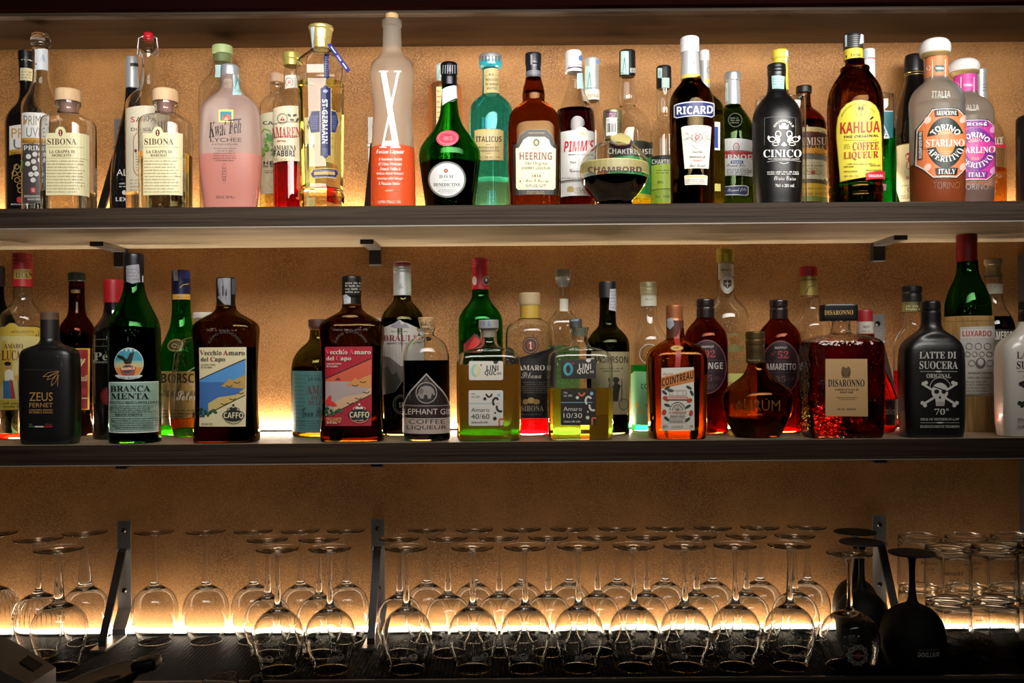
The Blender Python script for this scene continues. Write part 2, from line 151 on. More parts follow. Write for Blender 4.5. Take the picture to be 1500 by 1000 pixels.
[117,39,1553,153,152,351,450,548,528,625,821,1120,1620,1821,1921,2122,2425,2420,2921,3322,3822,3824,3624,3426,3453,2053,2052,2152,2251,2351,2350,2448,2428,2226,2025,1625,1626,1527],
[119,45,1453,53,51,151,149,249,1320,1520,2342,3020,3220,4348,4349,4450,4451,4551,4652,4653,3753,3752,3852,3951,4051,4048,3536,3148,3151,3251,3452,3453,1853,1852,1952,1951,2051,2150,2149,2245,1734,1247,1251,1351,1452],
[121,31,1753,53,52,151,251,250,350,348,447,1521,1419,1418,1316,1315,1214,1213,1011,811,814,715,716,616,517,217,15,9,207,407,506,706,907,1007,1209,1311,1513,1616,1718,2746,2848,2849,3152,3153,2153,2152,2252,2351,2451,2550,2548,2448,2446,1933,1448,1449,1349,1350,1451,1551,1652,1752]],
'c': [[51,39,2371,1872,1371,971,669,467,365,361,459,558,757,1257,1263,1365,1567,1967,2166,2364,2356,2050,1749,1049,1045,1445,1844,2044,2440,2538,2531,2429,2126,1926,1825,1425,1027,831,834,534,332,230,227,425,523,622,821,1121,1420,1920,2221,2421,3225,3326,3530,3633,3638,3442,3145,2747,2547,2348,2950,3152,3355,3457,3464,3266,3069,2770],
[53,39,671,447,745,946,1146,1247,1547,1846,2046,2442,2440,2536,2534,2432,2430,2328,2227,2026,1926,1825,1425,1326,1226,1028,930,931,832,834,733,533,331,326,425,523,722,922,1121,1420,1920,2121,2421,2823,2924,3125,3327,3531,3541,3345,3148,2750,2351,1151,1050,1163,2863,2861,2961,2958,3358,3371],
[66,60,4965,4065,3564,2661,2359,2058,1654,1552,1350,1343,1640,1840,2039,2340,2540,2841,3245,3449,3552,3557,3458,3456,3355,3353,3251,2847,2646,2545,2344,2243,2042,1942,1544,1549,1752,2156,2357,2659,3863,5063,5362,5161,5061,4960,4860,4658,4356,4154,3951,3648,3445,3240,2936,2733,2630,2125,1723,1223,926,928,1228,1329,1529,1530,1631,1633,1435,1335,1236,936,735,533,431,427,525,723,922,1221,2021,2422,2724,3428,3935,4444,4548,4650,4753,4855,5360,5561,5757,5753,5651,5650,5548,5447,5345,5245,5044,4544,4542,5042,5040,5139,5136,5035,5033,4931,4830,4626,4323,4023,4024,3925,4026,4028,4432,4532,4533,4333,4131,4031,3930,3929,3828,3827,3726,3724,4021,4721,5123,5224,5425,5526,5628,5829,5831,5933,5934,5838,5641,5243,5644,5946,6148,6349,6553,6555,6457,6061,5862,6162,6164,5964,5863,5663,5264],
[67,49,3565,2965,2564,2162,1558,1356,1153,947,1043,1339,1838,1736,1728,2223,2621,3521,3722,3922,4123,4628,4730,4831,4835,4736,4638,4539,3839,3437,3134,3128,3228,3227,3327,3328,3428,3433,3533,3534,3837,4037,4138,4337,4437,4536,4634,4632,4531,4529,4428,4227,4025,3623,3323,3122,2823,2625,2528,2631,2735,2938,3540,3741,4343,4545,4847,5048,5250,5352,5553,5757,5758,5859,5761,5762,5564,5364,5165,4964,4764,4563,4262,4061,3759,3557,3256,3053,2851,2549,2347,2244,2042,1939,1640,1442,1447,1855,2057,2258,2560,2962,3263,3663,3764,3664,-1,4962,5163,5263,5362,5360,5258,5257,5155,4145,3844,3040,3447,4257,4660],
[70,51,4365,3964,3463,3062,2660,2357,2154,1952,1749,1744,1842,2040,2239,2739,3141,3444,3750,3754,3656,3657,3459,3358,3354,3252,3250,3149,3047,2542,2442,2341,2242,2142,1944,1948,2049,2355,2556,2758,3562,3862,4061,4361,4759,5357,5857,5958,6058,6361,6461,6462,6562,6563,6263,6262,5662,5463,5163,4964,4664,4565,-1,5057,4957,4856,4756,4555,4453,4150,4048,3846,3642,3539,3239,3138,2938,2736,2435,2334,2332,2432,2433,2533,3137,3437,3029,2524,1922,1723,1523,1324,1224,1225,1126,1227,1327,1428,1728,1729,1830,1832,1733,1734,1634,1435,1335,1134,934,732,730,629,726,824,1023,1221,2521,3123,3625,4029,4333,4539,4839,4637,4636,4535,4533,4432,4933,5036,5037,5138,5140,5240,5441,5643,5645,5746,5647,5648,5348,5045,4943,4941,4641,4645,4747,4750,4851,4953,4954,5056,-1,5546,5545,5444,5443,5342,5242,5141,5144,5245,5345,5346],
[71,47,4765,4365,4164,3964,3160,2554,2248,2244,2440,2040,1841,1544,1545,1447,1450,1654,1856,1958,2159,2261,2462,2562,2764,2364,2163,1862,1560,1358,1256,1054,1045,1144,1242,1839,2039,2338,2438,2439,2539,2736,3035,3835,3936,3732,3326,3024,2622,2422,2323,2123,2024,2025,1925,1926,2027,2127,2529,2533,2434,2234,2135,1934,1734,1532,1430,1429,1526,1624,1823,2021,2421,2820,3120,3321,3621,4023,4326,4632,4735,4837,4840,5143,5144,4944,4742,4440,4038,3436,3137,2939,3240,4245,4851,5055,5156,5158,5259,5161,5162,5063,4864,-1,4863,4962,4960,5059,4958,4956,4855,4753,4551,4449,4248,3946,3744,3443,3242,2941,2943,3453,3756,3858,4059,4161,4362,4462,4563],
[72,59,6764,6565,6364,6063,5862,5560,4954,4751,4143,3641,3744,3746,4256,4559,4560,4660,4661,4361,4159,3757,3454,2850,3054,3057,2958,2858,2759,2559,2458,2258,2056,1956,1855,1654,1250,1249,1148,1147,1347,1448,1550,1752,1953,2256,2457,2557,2556,2354,2252,2151,2148,2247,2747,3048,3351,3047,2742,2438,1634,1533,1532,1732,1733,1933,2034,2134,2235,2335,2131,1725,1524,1322,922,723,623,524,525,425,526,527,827,928,1028,1129,1133,1034,934,835,435,334,133,32,26,124,322,521,820,1220,1721,2122,2525,3333,3539,3940,3939,3838,3836,3735,3733,3632,3627,3823,3922,4121,4521,4822,5023,5223,5425,5626,5727,5928,6030,6231,7140,6840,5830,5528,5126,4924,4324,4326,4428,4431,4532,4940,5043,5344,5646,5947,6149,6450,6955,7057,7160,7161,6864,-1,6563,6562,6662,6659,6558,6354,6152,5951,5547,5246,5451,5755,5959,6161],
[76,45,5465,5265,4964,4763,4462,3553,3349,3044,2839,2640,2440,2143,2145,2047,2149,2150,2456,2759,2960,3261,3462,3763,4263,4264,4165,3865,3464,3064,2663,2059,1857,1654,1551,1546,1743,1841,2139,2438,2838,2633,2227,1828,1230,929,829,628,527,524,821,1721,2122,2423,2722,2921,3321,3522,3722,3924,4125,5135,5336,5538,5539,5639,5740,5440,5238,5138,5036,4935,4734,4632,4431,4329,3927,3624,3424,3323,3023,2824,2724,3128,3533,3839,4141,4442,4643,4945,5147,5348,5450,5652,5856,5862,5763,5564,-1,5263,5363,5462,5457,5253,5152,4948,4747,4545,3942,4148,4351,4454,4658,4861,-1,1028,1528,1827,2125,1222,1122,923,823,724,726,827,927],
[77,57,4365,4265,3863,3661,3357,3054,2446,1836,1634,1531,1228,1126,1025,623,522,422,323,223,224,124,125,327,427,528,728,829,833,634,234,133,33,21,721,1022,1224,1630,1934,2037,2239,3051,3455,3353,3049,2845,2642,2538,2332,2230,2224,2521,2821,2922,2923,3125,3127,3331,3533,3941,4143,4346,4550,4752,4955,5258,5256,5055,4545,4343,4037,4036,3934,3933,3832,3829,3728,3727,3825,3824,3922,4021,4521,4822,5024,5326,5729,6739,6940,6740,6639,6438,5933,5631,5430,4925,4724,4623,4523,4424,4526,4528,4732,4733,4835,4938,5040,5349,5552,5655,5859,5962,6063,6064,5965,5865,5764,5563,4553,4350,4046,3842,3538,3334,3029,3030,3132,3134,3338,3441,3543,3646,3748,3951,4155,4259,4362],
[79,40,4664,4265,3965,3363,2961,2660,2256,1954,1753,1551,1449,1043,841,738,735,632,826,924,1222,1421,2121,2925,3935,4138,4240,4442,4545,4547,4649,4653,4554,4456,4357,3757,3455,2950,2848,2646,2543,2033,2031,1930,1927,2127,2228,2231,2332,2333,2435,2436,2538,2639,2641,2743,2844,2946,3148,3351,3755,3956,4056,4254,4253,4149,4046,3841,3637,3434,2929,2726,2425,2223,2023,1822,1623,1524,1530,1734,1837,1939,2042,2144,2347,2549,2652,2854,2956,3157,3259,3661,3963,4563,4761,4756,4956,5057,5059,4962],
[80,48,4764,4365,2862,2561,2259,2057,1856,1654,1348,1344,1443,1541,1740,2440,2741,3143,3345,3447,3653,3659,3459,3456,3356,3354,3253,3251,3150,3048,2847,2746,2644,2443,2243,2142,1842,1743,1643,1644,1545,1549,1752,2257,3061,3863,4663,4962,5161,4457,3850,3340,3040,2939,2639,2638,2538,2437,2436,2636,2737,2837,3238,2933,2729,2224,1622,1522,1323,1224,1124,1127,1227,1328,1528,1730,1732,1633,1634,1534,1435,1035,934,733,632,630,528,724,923,1121,2121,2422,2823,3427,3932,4036,4239,4640,5242,5444,5745,5847,6049,6151,6155,6056,5958,5661,5962,6063,6163,6164,5864,5763,5563,5462,5064,-1,5159,5360,5359,5458,5454,5046,4743,4542,4342,4546,4650,4854,4957],
[82,61,5165,4765,4164,3564,3062,2761,1855,1451,1247,1243,1341,1440,1838,2338,2639,2840,3042,3243,3345,3548,3558,3358,3257,3254,2948,2847,2643,2241,1741,1543,1544,1445,1548,1954,2156,2457,2759,3361,3762,4062,4463,5263,5462,5161,4960,4152,3949,3747,3644,3135,3033,2831,2729,2527,2425,2224,2123,1923,1722,1523,1223,1124,1127,1228,1628,1629,1831,1732,1733,1535,1135,934,732,630,626,724,1122,1421,2421,2722,3024,3325,3729,3932,4136,4339,4543,4647,4851,4954,5358,5460,5661,5860,5958,6055,6054,5952,5951,5850,5848,5545,5445,5344,4644,4642,4942,4941,5041,5040,4939,4937,4836,4734,4633,4429,4423,4522,4721,5321,5422,5623,5926,6129,6229,6230,6634,6835,6937,7139,7239,7340,7040,6939,6738,6737,6535,6435,6334,6232,5627,5526,5525,5425,5424,5224,5226,5326,5327,5429,5431,5533,5539,5441,5342,5744,6145,6447,6649,6752,6854,6856,6758,6659,6460,6262,6062,6163,6463,6364,5464],
[83,44,5565,5165,4763,4561,4260,4057,3855,3043,2939,2740,2540,2243,2245,2147,2149,2455,2859,3261,3562,3763,4363,4364,4264,4165,3665,3464,3064,2963,2762,2461,2159,1956,1754,1651,1646,1743,1941,2239,2538,2838,2633,2429,1924,1623,1422,1223,1023,924,824,825,726,928,1228,1430,1433,1235,735,634,433,332,330,229,326,424,822,1121,1821,2122,2523,3127,3330,3633,3836,3939,4341,4643,5045,5752,5854,5957,5960,5862,-1,5162,5363,5561,5557,5456,5252,4949,4847,4646,4444,4042,4248,4658,4960],
[97,37,2043,1842,1542,939,837,636,434,332,231,225,324,422,521,1221,1523,1725,1824,1823,2021,2521,2722,2924,3125,3427,3229,3228,3127,3027,2825,2725,2724,2524,2526,2626,2627,2728,2729,3443,2642,2439,2441,-1,2141,2339,2337,2235,2032,1930,1727,1525,1324,1223,1022,922,927,1029,1130,1232,1333,1435,1940,2040],
[98,34,1737,3262,2361,1142,1040,737,536,434,533,836,428,424,523,522,621,1421,1823,2226,2626,2727,2927,3129,3031,2728,2428,2629,2935,2941,2842,2643,2543,2139,2037,1936,1929,2027,1926,1725,1624,1423,1123,1124,1025,1125,1127,1228,1229,1431,1432,1534,1635,1636,-1,2438,2638,2634,2533,2531,2228,2229,2131,2134,2235,2236],
[99,27,2142,1943,1742,1642,838,535,331,230,226,422,621,1421,1722,1924,2125,2327,2229,1926,1826,1624,1524,1423,1023,1026,1128,1129,1230,1332,1433,1535,1838,1839,1940,2140,2139,2039,2037,1937,2036,2035,2135,2134,2234,2335,2435,2637,2638,2539,2541,2441,2342],
[100,42,2831,4662,3761,2540,2441,2043,1842,1642,838,333,231,225,324,422,521,1221,1825,1824,2121,2721,2922,3124,3325,3527,3329,3026,2724,2623,2523,2525,2626,2627,-1,2241,2340,2438,2337,2235,2132,2031,1827,1626,1323,1223,1122,1023,923,926,1027,1029,1332,1434,2141],
[101,29,2142,1943,1742,1542,738,636,435,231,130,126,224,423,621,1521,1822,2024,2325,2527,2429,2227,1925,1523,923,927,1028,1329,1530,1830,2031,2536,2539,2242,-1,1840,2040,2036,1935,1833,1732,1531,1431,1230,1130,1334,1435,1537],
[102,37,3763,3263,2962,2457,2254,1949,1747,1645,1444,1342,1039,1038,735,534,633,734,834,1238,629,529,226,325,324,1,2,920,1220,1321,1521,1722,2227,2129,1624,1423,1123,2038,2441,3045,3550,3753,3957,3962,-1,3461,3560,3556,3150,2544,2041,2347,2552,2856,3059,3261],
[103,37,2424,3443,2542,2440,2242,1943,1742,1542,738,636,333,129,125,224,322,521,1021,1322,1523,1321,216,11,1,100,401,803,1510,1815,2221,2824,2925,3327,3129,2927,2726,2524,-1,2141,2240,2237,2136,2033,1829,1122,922,823,825,927,1129,1333,1434,1536,1940,2040,-1,816,1218,1115,913,607,506,404,2,10,212],
[105,24,1853,1651,1648,1846,2046,2147,2247,2348,2349,2450,2351,2352,2253,-1,1430,2143,1142,940,939,535,435,434,533,633,634,735,835,836,936,734,631,529,428,423,621,1221,1322,1422,1725,1926,2027,1929,1424,1324,1223,1123,1125,1227],
[108,29,1635,3162,2361,1244,1040,737,536,434,533,633,734,836,733,530,428,424,721,1421,1724,1925,2127,2029,1827,1626,1524,1424,1323,1223,1124,1125,1226,1532],
[110,40,3142,3043,2642,2239,1835,1840,1742,1442,1040,434,533,734,1037,1137,1036,1035,832,731,527,325,223,20,1021,1324,1730,1932,2034,2236,2538,2740,2940,2939,2333,2231,2130,2123,2321,2921,2922,3022,3123,3223,3627,3529,3327,3126,2823,2723,2725,3028,3029,3433,3436,3537,3438,3440,3242],
[111,31,2242,2043,1842,1642,1341,1140,1039,838,636,534,333,331,229,226,324,621,1321,1522,1824,2224,2325,2727,2828,2730,2528,2428,2427,2227,2329,2530,2632,2633,2735,2738,2640,2541,2342,-1,2040,2240,2339,2338,2132,1828,1628,1426,1425,1524,1323,1023,1026,1127,1129,1331,1332,1434],
[112,38,1838,2959,2058,1855,1549,1346,1244,1143,1041,940,838,737,536,434,533,633,634,734,735,835,1,2,1227,1330,1532,1634,1836,2037,2139,2240,2640,2438,2234,2033,1829,1728,1725,1823,2021,2621,2722,2923,3125,3427,3229,3127,2725,2523,2423,2424,2526,2627,2831,2932,3034,3036,3137,3039,3040,2842,2342,2041],
[113,36,2142,1943,1742,1542,939,434,230,224,322,521,621,820,1021,1121,1322,1120,1017,915,814,712,711,609,508,504,801,1000,1400,1802,2206,2308,2411,2513,2520,2421,2622,2824,3025,3227,3129,2928,2826,2625,2423,2222,2220,2318,2315,2212,1804,1603,1503,1402,1204,1408,1611,3343,2442,2339,2241,-1,2040,2140,2137,1729,1324,923,823,825,926,927,1129,1231,1332,1434,1636,1738,1839,1939],
[114,29,1244,1044,1043,941,838,636,536,535,434,533,735,835,1138,1538,1437,1236,1134,1033,931,830,728,724,1021,1721,1822,1922,1923,2024,2225,2326,2527,2329,2127,2025,1824,1724,1723,1523,1525,1626,1627,1727,1728,1829,1830,2133,2134,2235,2238,2040,1740,1641,1241],
[115,24,1544,1545,1444,1344,1343,434,533,633,634,836,936,1037,1038,1138,1129,1028,1026,723,522,524,624,625,725,727,627,628,528,529,329,228,128,126,25,124,123,321,521,720,820,1021,1321,1422,1623,1725,1926,2128,2030,1828,1834,1737,1539,1542,1643,1644],
[116,31,2652,3161,2260,1547,1445,1244,1142,940,838,737,536,434,533,735,936,835,733,632,530,529,428,424,523,522,621,1321,1522,1724,1925,2127,2029,1827,1626,1524,1324,1223,1123,1126,1328,1430,1533,1736,1838,2041,2144,2347,2549,3049,3152],
[117,41,1430,2243,1142,1041,939,838,637,535,434,533,634,734,735,835,836,733,529,428,424,523,522,621,1321,1522,1724,1925,2127,2027,2024,2321,3021,3122,3323,3727,3629,3326,3024,2923,2823,2825,2926,3028,3843,2842,2739,2537,2435,2233,2131,1929,1726,1524,1224,1226],
[118,33,1642,1443,1342,1142,1141,1041,940,840,839,435,534,735,736,837,937,935,632,426,425,523,622,821,1521,2124,2326,2626,2827,3130,3031,2829,2729,2628,2528,2831,2935,3038,3039,2940,2941,2842,2742,2643,2542,2442,2240,2138,2037,1935,1930,2029,2028,2127,1523,1123,1124,1024,1125,1126,1227,1228,1328,1329,1430,1431,1532,1533,1634,1635,1736,1741,-1,2738,2734,2632,2430,2328,2229,2230,2130,2134,2235,2236,2336,2437,2438],
[121,40,1842,1342,1241,1141,939,839,536,535,434,533,633,634,734,735,835,836,937,1137,1136,934,832,731,730,628,623,821,1421,1723,2027,1721,515,213,11,1,200,700,1102,1404,1506,1910,2114,2417,2621,2923,3325,3627,3529,3428,3227,3025,2925,2824,3842,2942,2536,2434,2232,2130,1928,1725,1523,1323,1325,1426,1427,1528,1630,1731,1935,1941,-1,1618,1516,1313,1109,1008,906,502,202,203,103,107,310,512,814],
[122,31,2842,2743,2643,2642,2442,2441,2341,2339,2239,2138,1933,1533,1534,1634,1635,1837,1838,1939,1840,1841,1742,1342,1140,1040,434,633,634,734,835,836,936,937,1037,1038,1137,1036,1035,1133,1232,1531,1731,1427,1327,1228,1128,927,627,526,524,623,1123,1324,1526,1525,1624,1622,1522,1220,919,617,416,12,0,300,601,903,1104,1912,2116,2118,2220,2221,2122,2123,2223,2627,2727,2529,2528,2225,2125,2024,2025,1925,1926,1726,1727,1627,1728,1830,1931,2132,2233,2335,2537,2738,2839,-1,1218,1519,1317,1114,910,708,606,202,2,9,212,413,716,1017]],
'f': [[70,46,2373,1373,569,467,266,62,55,251,449,648,846,949,551,453,354,360,562,763,864,1964,2163,2263,2462,1856,1451,1348,1345,1443,1641,1640,1937,2035,2431,2727,2923,2918,2714,2512,2312,2011,1712,1412,1213,1015,917,920,1022,1123,1225,1326,1530,1535,1139,939,638,437,233,432,533,534,736,1036,1035,1134,1133,931,727,626,422,418,614,812,1210,1509,1708,2408,3010,3312,3716,3818,3921,3927,3733,3535,3338,3041,3142,3242,3343,3442,3641,3739,3939,4041,4344,4346,4247,4047,3750,3550,3449,3448,2943,2646,2548,2449,2351,2352,2456,2558,2761,3060,3259,3459,3558,3658,3757,3857,4059,4866,4668,4567,4167,3968,3071],
[77,77,4172,3673,3373,3172,3070,2869,2767,2470,2072,1573,1272,1072,771,367,163,60,54,151,348,944,1342,1445,1246,1147,749,650,454,460,561,663,966,1266,1665,1963,2160,2355,2450,2443,2336,2231,2027,1828,1630,1430,1331,1230,1130,625,422,721,923,1123,1222,1322,1321,1421,1419,1719,2123,2427,3036,3242,3246,3349,3255,3160,2964,3066,3268,3468,3767,3965,4061,4256,4350,4336,4231,4027,3730,3530,3431,3331,2927,2825,2522,2721,2922,3023,3223,3222,3422,3421,3521,3519,3719,4529,5039,5249,5155,5159,4963,5165,5366,5667,5967,6264,6460,6455,6354,6254,6153,6053,6052,5952,5851,5850,5749,5727,5826,5825,5925,5924,6223,6322,6422,6419,6619,7629,7431,7128,6928,6929,6829,6730,6731,6631,6649,6751,7054,7254,7555,7557,7357,7363,7266,7069,6771,6472,6073,5572,5170,4866,4570],
[97,33,1856,1656,1151,849,646,444,341,239,232,427,623,723,722,621,719,1928,1925,2123,2421,2321,2519,3328,3130,2928,2828,2729,2748,2849,2949,2951,2852,2652,2453,2253,1855,-1,1249,1350,1449,1549,1748,1847,1947,1931,1629,1528,1328,1229,1131,1034,1046,1147],
[98,32,1970,1972,1772,1471,1270,1168,966,863,766,570,368,467,565,529,428,427,327,324,624,823,923,1022,1122,1221,1321,1420,1419,1619,2427,2529,2832,2934,3035,3038,3139,3040,3043,2944,2945,2847,2747,2748,2649,2650,2551,2354,2455,2357,1351,1366,1468,1569,1770,-1,1348,1650,1848,1847,1946,2044,2043,2141,2240,2238,2336,2334,2233,2230,2129,2128,1926,1827,1628,1329],
[101,29,2057,1857,649,648,446,431,528,626,824,1123,1521,1420,1619,2730,2531,2329,2129,2028,1828,1729,1629,1530,1430,1331,1332,1233,1234,2644,2745,2746,2647,-1,1451,1551,2043,1942,1237,1248,1349,1350],
[105,22,1672,1473,1272,1070,966,760,1060,1565,1667,1668,1769,1771,-1,1356,1157,147,346,447,547,648,748,726,825,824,923,1122,1419,2228,2030,1828,1628,1647,1748,1848,1850,1650,1551,1451,1452,1352,1253,1255],
[110,37,1055,957,149,347,449,548,646,629,528,526,326,324,423,623,821,820,919,1119,1120,1423,1523,1624,1626,1526,1428,1444,2049,2247,2225,2522,2721,2621,2819,3628,3530,3329,3228,3028,3049,3150,3250,3252,3152,3053,2854,2754,2655,2557,2357,1447,1451,1253,1054],
[114,26,1055,957,149,347,449,548,646,629,528,428,425,924,1223,1322,1321,1221,1419,2429,2230,2130,2129,2029,2028,1828,1729,1530,1430,1443,1748,1847,2043,2243,2246,2549,2551,2254,2157,1957,1955,1855,1854,1753,1447,1451,1253,1054],
[116,22,1464,1264,1162,1059,957,553,251,249,549,527,427,425,624,1222,1121,1319,2228,2129,2028,1828,1430,1449,2249,2254,1454]],
}
import bpy, bmesh, math, random
from mathutils import Vector, Matrix
from mathutils.geometry import tessellate_polygon

SC = bpy.context.scene
COL = SC.collection
rnd = random.Random(7)
# ------------------------------------------------------------------ camera
F, D, YW, HZ, TH = 1394.0, 1.70, 2.009, 525.0, 0.0078     # focal length (px), shelf front, wall, eye line row, roll
ZC = 1.55
cam = bpy.data.cameras.new('camera'); cam.sensor_width = 36; cam.lens = 36 * F / 1500
cam.shift_y = (HZ - 500) / 1500; cam.clip_start = 0.05
co = bpy.data.objects.new('camera', cam); COL.objects.link(co)
co.matrix_world = Matrix.Translation((0, 0, ZC)) @ Matrix.Rotation(math.pi / 2, 4, 'X') @ Matrix.Rotation(-TH, 4, 'Z')
SC.camera = co
# ------------------------------------------------------------------ world and light
w = bpy.data.worlds.new('world'); SC.world = w; w.use_nodes = True
w.node_tree.nodes['Background'].inputs[0].default_value = (1.0, 0.86, 0.7, 1)
w.node_tree.nodes['Background'].inputs[1].default_value = 0.010
def area(name, loc, aim, sx, sy, power, color):
    l = bpy.data.lights.new(name, 'AREA'); l.shape = 'RECTANGLE'; l.size = sx; l.size_y = sy; l.energy = power; l.color = color
    o = bpy.data.objects.new(name, l); COL.objects.link(o); o.location = loc
    o.rotation_euler = (Vector(aim) - Vector(loc)).to_track_quat('-Z', 'Y').to_euler(); return o
LED1, LED2, LED3 = 210.0, 105.0, 84.0
area('counter_lamp', (0.2, 0.86, 2.20), (0.0, 1.9, 2.02), 1.9, 0.30, 11.2, (1.0, 0.96, 0.90)).data.spread = math.radians(92)
for k, (lx, ly, lz) in enumerate(((-1.5, -.9, 2.05), (-.5, -1.3, 2.25), (.45, -.8, 2.15), (1.5, -1.1, 2.1), (.9, -2.2, 1.9), (-1.0, -2.0, 1.75), (0, -1.9, 2.0))):  # added unseen point lights: glints on the glassware, soft front fill for the lower shelves
    l = bpy.data.lights.new('fill_point', 'POINT'); l.energy = 1.8; l.shadow_soft_size = .06; l.color = (1, .93, .84)
    o = bpy.data.objects.new('fill_point', l); COL.objects.link(o); o.location = (lx, ly, lz)
SC.view_settings.view_transform = 'Standard'; SC.view_settings.look = 'None'
SC.view_settings.gamma = 1; SC.view_settings.use_curve_mapping = False; SC.view_settings.exposure = 0.0
cy = SC.cycles
cy.max_bounces = 14; cy.transmission_bounces = 14; cy.glossy_bounces = 5; cy.diffuse_bounces = 3; cy.transparent_max_bounces = 24
cy.sample_clamp_indirect = 4.0; cy.sample_clamp_direct = 0.0; cy.blur_glossy = 0.3
cy.use_denoising = True
try: cy.denoiser = 'OPENIMAGEDENOISE'
except Exception: pass
cy.use_adaptive_sampling = True; cy.adaptive_threshold = 0.012

# ------------------------------------------------------------------ materials
def lin(c):
    if isinstance(c, str):
        c = c.lstrip('#'); c = c if len(c) == 6 else ''.join(q * 2 for q in c); c = tuple(int(c[i:i + 2], 16) / 255 for i in (0, 2, 4))
    return tuple(x / 12.92 if x <= .04045 else ((x + .055) / 1.055) ** 2.4 for x in c)
_m = {}
def newmat(name):
    m = bpy.data.materials.new(name); m.use_nodes = True; nt = m.node_tree
    for n in list(nt.nodes):
        if n.type != 'OUTPUT_MATERIAL': nt.nodes.remove(n)
    return m, nt, [n for n in nt.nodes if n.type == 'OUTPUT_MATERIAL'][0]
def ink(c, rough=.55, metal=0.0, coat=0.0, back=False):
    k = ('ink', c, rough, metal, coat, back)
    if k not in _m:
        m, nt, out = newmat('ink ' + str(c)); b = nt.nodes.new('ShaderNodeBsdfPrincipled')
        b.inputs['Base Color'].default_value = (*lin(c), 1); b.inputs['Roughness'].default_value = rough
        b.inputs['Metallic'].default_value = metal; b.inputs['Coat Weight'].default_value = coat
        b.inputs['Coat Roughness'].default_value = .08
        if back:            # the glued side of printed paper is dark
            g = nt.nodes.new('ShaderNodeNewGeometry'); x = nt.nodes.new('ShaderNodeMix'); x.data_type = 'RGBA'
            x.inputs[6].default_value = (*lin(c), 1); x.inputs[7].default_value = (*[q * .12 for q in lin(c)], 1)
            nt.links.new(g.outputs['Backfacing'], x.inputs[0]); nt.links.new(x.outputs[2], b.inputs['Base Color'])
        nt.links.new(b.outputs[0], out.inputs[0]); _m[k] = m
    return _m[k]
def glass(c=(.985, .99, .98), rough=0.0, bump=0.0, scale=60, ior=1.47):
    c = tuple(x ** .62 for x in c)
    k = ('glass', c, rough, bump, scale)
    if k not in _m:
        m, nt, out = newmat('glass'); g = nt.nodes.new('ShaderNodeBsdfGlass')
        g.inputs['Color'].default_value = (*c, 1); g.inputs['Roughness'].default_value = rough; g.inputs['IOR'].default_value = ior
        if bump:
            n = nt.nodes.new('ShaderNodeTexVoronoi'); n.inputs['Scale'].default_value = scale
            t = nt.nodes.new('ShaderNodeTexCoord'); nt.links.new(t.outputs['Object'], n.inputs['Vector'])
            bp = nt.nodes.new('ShaderNodeBump'); bp.inputs['Strength'].default_value = bump; bp.inputs['Distance'].default_value = .004
            nt.links.new(n.outputs['Distance'], bp.inputs['Height']); nt.links.new(bp.outputs[0], g.inputs['Normal'])
        nt.links.new(g.outputs[0], out.inputs[0]); _m[k] = m
    return _m[k]
def tint(c):
    k = ('tint', c)
    if k not in _m:
        m, nt, out = newmat('liquid'); g = nt.nodes.new('ShaderNodeBsdfTransparent')
        g.inputs[0].default_value = (*c, 1); nt.links.new(g.outputs[0], out.inputs[0]); _m[k] = m
    return _m[k]
def cloudy(c, tr=(.8, .8, .8), mix=.5):
    """tinted see-through liquid with a body colour of its own"""
    k = ('cloudy', c, tr, mix)
    if k not in _m:
        m, nt, out = newmat('cloudy liquid'); g = nt.nodes.new('ShaderNodeBsdfTransparent'); g.inputs[0].default_value = (*tr, 1)
        d = nt.nodes.new('ShaderNodeBsdfDiffuse'); d.inputs[0].default_value = (*lin(c), 1)
        t = nt.nodes.new('ShaderNodeBsdfTranslucent'); t.inputs[0].default_value = (*lin(c), 1)
        a = nt.nodes.new('ShaderNodeMixShader'); b = nt.nodes.new('ShaderNodeMixShader'); a.inputs[0].default_value = .35; b.inputs[0].default_value = mix
        nt.links.new(d.outputs[0], a.inputs[1]); nt.links.new(t.outputs[0], a.inputs[2])
        nt.links.new(g.outputs[0], b.inputs[1]); nt.links.new(a.outputs[0], b.inputs[2]); nt.links.new(b.outputs[0], out.inputs[0]); _m[k] = m
    return _m[k]
def frost(c, mix=.55, rough=.35):
    """satin etched glass: part rough glass, part scattering skin"""
    k = ('frost', c, mix)
    if k not in _m:
        m, nt, out = newmat('frosted glass'); g = nt.nodes.new('ShaderNodeBsdfRefraction'); g.inputs['Color'].default_value = (.97, .97, .97, 1); g.inputs['Roughness'].default_value = .32; g.inputs['IOR'].default_value = 1.12
        d = nt.nodes.new('ShaderNodeBsdfPrincipled'); d.inputs['Base Color'].default_value = (*lin(c), 1); d.inputs['Roughness'].default_value = rough
        t = nt.nodes.new('ShaderNodeBsdfTranslucent'); t.inputs[0].default_value = (*lin(c), 1)
        a = nt.nodes.new('ShaderNodeMixShader'); b = nt.nodes.new('ShaderNodeMixShader'); a.inputs[0].default_value = .4; b.inputs[0].default_value = mix
        nt.links.new(d.outputs[0], a.inputs[1]); nt.links.new(t.outputs[0], a.inputs[2])
        nt.links.new(g.outputs[0], b.inputs[1]); nt.links.new(a.outputs[0], b.inputs[2]); nt.links.new(b.outputs[0], out.inputs[0]); _m[k] = m
    return _m[k]
